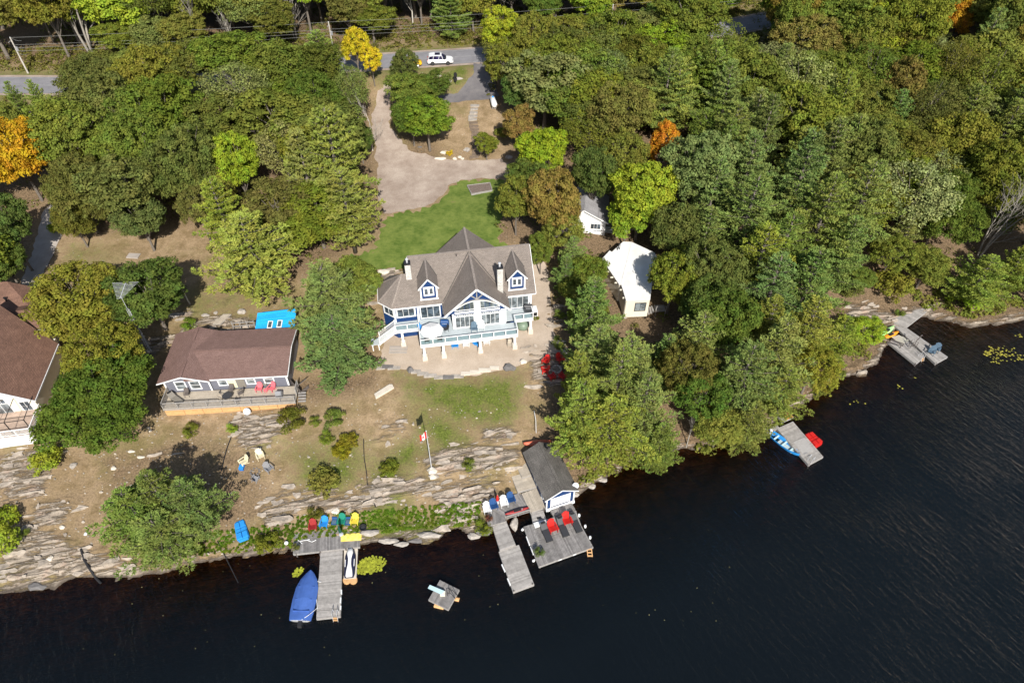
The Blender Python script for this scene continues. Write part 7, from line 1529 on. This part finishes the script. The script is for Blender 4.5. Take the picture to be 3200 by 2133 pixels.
# ---------------------------------------------------------------- stone steps, walls, boulders
st = thing('stone_staircase', 'curving flight of brown slab steps down the grassy bank', 'stairs', on(1485, 410)); rs_ = random.Random(6)
SP = [(1484,331),(1482,342),(1480,353),(1478,364),(1477,374),(1479,385),(1481,396),(1483,405),(1485,415),(1486,424),(1487,433),(1488,443),(1489,453),(1489,463),(1490,474),(1488,484),(1482,492)]
for i, q in enumerate(SP):
    x, y, z = on(*q); w_ = rs_.uniform(.62, .85); a = rs_.uniform(-.06, .06); d_ = .33
    MB().prism([(x - w_, y - d_ + a), (x - w_ * .5, y - d_ - .06), (x + w_, y - d_ - a), (x + w_ * 1.02, y + d_ - a), (x, y + d_ + .05), (x - w_, y + d_ + a)], z - .2, z + .14 + rs_.uniform(-.02, .03)).build('stone_step', stonebrown if i > 4 else stone, st)
wl_ = thing('patio_edging', 'line of squared stones holding the front edge of the gravel patio', 'retaining wall', on(1380, 1178))
EP = [(1190,1150),(1212,1147),(1232,1150),(1300,1162),(1322,1168),(1345,1174),(1372,1179),(1402,1179),(1430,1176),(1455,1168),(1485,1163),(1515,1157),(1545,1150)]
for i, q in enumerate(EP):
    x, y, z = on(*q); w_ = .62 + .1 * (i % 3); MB().prism([(x - w_, y - .3), (x + w_ * .95, y - .26), (x + w_, y + .25), (x - w_ * .96, y + .28)], z - .6, z + .14 + .04 * (i % 2)).build('edging_stone', stonedark if i in (1, 7) else (paletan if i in (9, 10, 11, 12) else stone), wl_)
for k, (q, sz, m, lb) in enumerate([((1200,1225),(1.35,.42,.35),paletan,'long pale slab rock lying on the dry grass above the layered rock'), ((1283,1158),(.45,.4,.6),stonedark,'dark boulder at the patio front edge near the white slab'), ((1590,1150),(.9,.6,.6),stonedark,'large dark boulder at the right front of the patio'), ((1635,1131),(.55,.4,.45),paletan,'pale boulder beside the fire pit path'),
        ((1752,1075),(.75,.6,.7),stone,'big pale boulder left of the grey-green pine'), ((1767,1100),(.5,.6,.7),stone,'upright pale boulder behind the fire pit'), ((1155,842),(.45,.35,.35),paletan,'small pale boulder on the back lawn left of the lake house'), ((1170,870),(.8,.5,.6),stone,'grey boulder in the rock bank left of the lake house'), ((1150,895),(.7,.6,.8),stone,'lower grey boulder in the rock bank left of the lake house'), ((1200,850),(.9,.5,.4),paletan,'flat tan boulder in the rock bank left of the lake house'),
        ((1401,257),(.7,.5,.5),stone,'blocky boulder left of the roadside sign'), ((1432,247),(.8,.4,.35),stone,'reddish boulder behind the roadside sign'), ((1373,238),(.4,.35,.3),paletan,'round pale boulder on the roadside grass'), ((1390,478),(.8,.4,.4),paletan,'long pale stone in the garden below the island trees'), ((1378,497),(1.1,.35,.35),paletan,'white edge stone at the gravel below the island trees'),
        ((1460,470),(.6,.5,.5),stone,'pale garden boulder left of the stone steps'), ((1421,497),(.45,.35,.35),paletan,'first small stone right of the white edge stone'), ((1437,492),(.35,.3,.3),paletan,'second small stone right of the white edge stone'), ((1445,497),(.32,.3,.28),paletan,'third small stone right of the white edge stone'), ((1312,460),(.4,.2,.2),stonedark,'dark flat stone at the drive edge below the island trees'),
        ((1608,1636),(.5,.9,.45),stone,'tan boulder in the water between pier and dock'), ((1050,1598),(.55,.45,.4),paletan,'pointed pale rock behind the shore platform'), ((1155,1665),(1.,.4,.35),stone,'flat rock right of the yellow mat'), ((1215,1690),(1.1,.35,.3),stone,'flat shoreline slab right of the jet ski'), ((1300,1690),(.9,.3,.3),stonedark,'dark shoreline slab in the middle of the bank'), ((1340,1672),(1.3,.4,.35),stone,'long shoreline slab in the middle of the bank'),
        ((1480,1675),(.7,.45,.35),stone,'shoreline rock left of the narrow pier'), ((1510,1662),(.9,.5,.45),stonedark,'dark rock under the boathouse deck corner'), ((1255,1700),(.9,.3,.25),stone,'low wet rock at the waterline left of centre'), ((195,1647),(.3,.25,.25),paletan,'small white rock above the left shoreline'), ((158,1745),(.35,.3,.3),paletan,'round pale rock near the left waterline'), ((268,1668),(.2,.2,.2),white,'little white stone left of the big leaning pine'),
        ((355,1463),(.32,.3,.28),paletan,'pale stone above the big leaning pine'), ((230,1455),(.4,.45,.35),stone,'brown boulder among the left slope stones'), ((115,1832),(1.,.5,.35),stonedark,'dark slab at the far left waterline'), ((470,1345),(.22,.2,.2),paletan,'small stone above the long hose on the left slope'), ((410,1410),(.5,.2,.15),paletan,'thin pale stone on the brown left slope'), ((440,1428),(.45,.2,.15),paletan,'second thin pale stone on the brown left slope'),
        ((545,985),(.9,.5,.25),stone,'flat grey rock below the leaning grey post'), ((642,985),(.6,.35,.2),stone,'flat grey rock in the grass behind the brown cottage'), ((755,975),(.7,.5,.5),stone,'boulder in the shade of the open-limbed pine'), ((675,978),(.3,.3,.25),stone,'small boulder by the plank path behind the cottage'), ((1795,1545),(.5,.4,.35),stone,'rock under the right corner of the boathouse'), ((1850,1520),(.5,.35,.3),stone,'shore rock right of the boathouse'), ((1885,1500),(.6,.3,.3),stone,'second shore rock right of the boathouse'),
        ((1950,990),(.5,.4,.3),stone,'stone at the corner of the flat-roofed cottage'), ((1590,492),(.6,.5,.4),stone,'boulder at the right end of the gravel turning area')]):
    x, y, z = on(*q); mb = MB(); rr_ = random.Random(k + 20)
    if k == 0:
        o = MB(Fr(x, y, 38)).prism([(-1.35, -.3), (-1.2, .28), (1.1, .5), (1.4, .25), (1.3, -.3)], z - .1, z + .32).build('boulder', paletan)
    else: o = mb.rock((x, y, z), *sz, rr_).build('boulder', m)
    tag(o, lb, 'boulder')
# fire pit, loose things
x, y, z = on(1739, 1156); o = thing('fire_pit', 'round grey stone fire pit ring among the shaded red chairs', 'fire pit', (x, y, z))
for k in range(12):
    a = k * math.pi / 6; b = a + .46; MB().prism([(x + r_ * math.cos(t), y + r_ * math.sin(t)) for r_, t in ((.5, a), (.72, a), (.72, b), (.5, b))], z - .05, z + .3).build('ring_stone', stone, o)
x, y, z = on(797, 1474); o = thing('campfire_circle', 'cold campfire circle of small dark stones on the slope', 'campfire', (x, y, z))
for k in range(9): a = k * .7; MB().rock((x + .5 * math.cos(a), y + .5 * math.sin(a), z), .14, .14, .15, random.Random(k)).build('ring_stone', stonedark, o)
x, y, z = on(757, 1463); o = thing('cooler', 'small blue cooler box below the cream chair', 'cooler', (x, y, z)); MB().box(x - .25, x + .25, y - .32, y + .32, z, z + .34).build('box', MATS['blue_plastic'], o); MB().box(x - .27, x + .27, y - .34, y + .34, z + .345, z + .4).build('lid', MATS['midblue_plastic'], o)
x, y, z = on(1423, 263); o = thing('roadside_sign', 'black oval double sign on a post in the roadside grass', 'sign', (x, y, z)); MB().box(x - .05, x + .05, y - .05, y + .05, z, z + 1.9).build('post', blackm, o)
for zc, r_ in ((1.75, .42), (.95, .36)): MB().loft([[(x + .1 + r_ * .8 * math.cos(t) , y - .08 + e, z + zc + r_ * 1.25 * math.sin(t)) for t in [k * math.pi / 7 for k in range(14)]] for e in (0, .06)]).build('oval_board', blackm, o)
P4 = [on(*q) for q in ((1460,583),(1531,573),(1538,598),(1474,611))]; zc = max(p[2] for p in P4); o = thing('raised_bed', 'rectangular raised bed of brown mulch on the lawn edge', 'raised bed', (*np.mean([p[:2] for p in P4], 0), zc)); MB().prism([p[:2] for p in P4], zc - .3, zc + .12).build('mulch', mat('bark_mulch', (.2, .155, .13), .95, .45, 6, .8, c2=(.1, .075, .06)), o)
for i in range(4): a, b = P4[i], P4[(i + 1) % 4]; MB().bar((*a[:2], zc), (*b[:2], zc), .1, .4).build('border_plank', greywood, o)
x, y, z = on(418, 800); o = MB(Fr(x, y, -6)).prism([(-.9, -.55), (.9, -.5), (.85, .6), (-.95, .5)], z - .1, z + .12).build('concrete_pad', concrete); tag(o, 'small tan concrete pad in the dry back yard', 'slab')
x, y, z = on(693, 997); o = thing('plank_path', 'short pale plank path behind the brown cottage', 'path', (x, y, z)); deckquad(o, (x - .9, y - 1.1), (x + .2, y - 1.1), (x + 1.1, y + .9), (x, y + .9), z + .15, decktan, .2, skirt=.1)
a = on(594, 950); b0 = Vector(a); o = thing('leaning_post', 'tall leaning silver-grey post standing alone in the back yard', 'post', a); MB().tube([b0 + Vector((0, 0, -.3)), b0 + Vector((-.35, .1, 3.8))], [.11, .08], 7).build('pole', palebark, o); MB().bar(b0 + Vector((-.6, .1, 3.6)), b0 + Vector((0, .1, 3.5)), .08).build('cross_piece', palebark, o)
x, y, z = on(1035, 722); o = thing('garden_frame', 'white pipe greenhouse frame under the tall driveway pine', 'garden frame', (x, y, z))
for i in range(5):
    X = x - 1.3 + i * .65; MB().tube([(X, y - .9, z), (X, y - .9, z + 1.4), (X, y, z + 2.), (X, y + .9, z + 1.4), (X, y + .9, z)], .035, 5).build('hoop', white, o)
for yy, zz in ((-.9, 1.4), (0, 2.), (.9, 1.4), (-.9, .7)): MB().tube([(x - 1.3, y + yy, z + zz), (x + 1.3, y + yy, z + zz)], .03, 5).build('purlin', white, o)
for nm, pts, lab, r_ in [('drain_hose', [(728,1352),(722,1368),(710,1400),(700,1435),(692,1472)], 'black hose running down the slope from the tiny bush', .07), ('drain_hose', [(254,1715),(262,1745),(280,1775),(300,1805),(316,1822)], 'thick black pipe crossing the left shore rock into the lake', .13), ('drain_hose', [(1136,1372),(1138,1430),(1146,1480),(1148,1510),(1160,1550),(1174,1585)], 'thin dark line running down the slope to the bright grass', .05),
        ('drain_hose', [(680,1690),(700,1730),(730,1790),(745,1820)], 'thin dark pipe entering the lake right of the big pine', .05), ('white_pole', [(1669,1288),(1674,1320),(1675,1366)], 'thin white bent pole behind the upturned canoe', .04)]:
    P_ = []
    for q in pts:
        X, Y, Z = on(*q); P_.append((X, Y, (Z + .06) if nm == 'drain_hose' else Z + .3 + .6 * (q[1] - 1288) / 78))
    o = MB().tube(P_, r_, 6).build(nm, rubber if nm == 'drain_hose' else white); tag(o, lab, 'hose' if nm == 'drain_hose' else 'pole')
x, y, z = on(1245, 1093); o = thing('slab_steps', 'three pale slab steps set in the gravel left of the deck columns', 'steps', (x, y, z))
for i in range(3): MB().box(x - 1.2, x + 1.2, y - .7 + i * .45, y - .32 + i * .45, z - .1, z + .08 + .05 * i).build('slab', concrete, o)
# pebbles and broken stones of the slope
rnd = random.Random(31); mb = MB()
for i in range(900):
    px = rnd.uniform(0, 1600); py = rnd.uniform(1260, 1760); x, y = at(px, py, 2); x, y, z = on(px, py)
    if z < .25: continue
    s = rnd.uniform(.04, .16) * (1.6 if rnd.random() < .1 else 1); n = 5; t0 = rnd.random() * 6
    B_ = [(x + s * (1 + .3 * math.sin(k * 2.2 + t0)) * math.cos(k * 1.257), y + s * .7 * math.sin(k * 1.257), z - .02) for k in range(5)]; T_ = [(x + (p[0] - x) * .6, y + (p[1] - y) * .6, z + s * .55) for p in B_]; mb.loft([B_, T_])
o = mb.build('loose_stones', mat('loose_stone', (.40, .35, .29), .9, .3, 2, island=.4)); o['kind'] = 'stuff'; o['label'] = 'small loose stones scattered over the dry slope'
# protos that were never moved stay in use; nothing is left at the origin

x, y = at(1634, 1012, 4.6); o = MB().lathe((x, y, 4.15), [(.95, 0), (.98, .35), (.8, .75), (.35, 1.0), (.05, 1.05)], 9).build('covered_tub', MATS['greengrey_plastic'], smooth=True); tag(o, 'grey-green draped cover under the right corner of the long deck', 'cover')
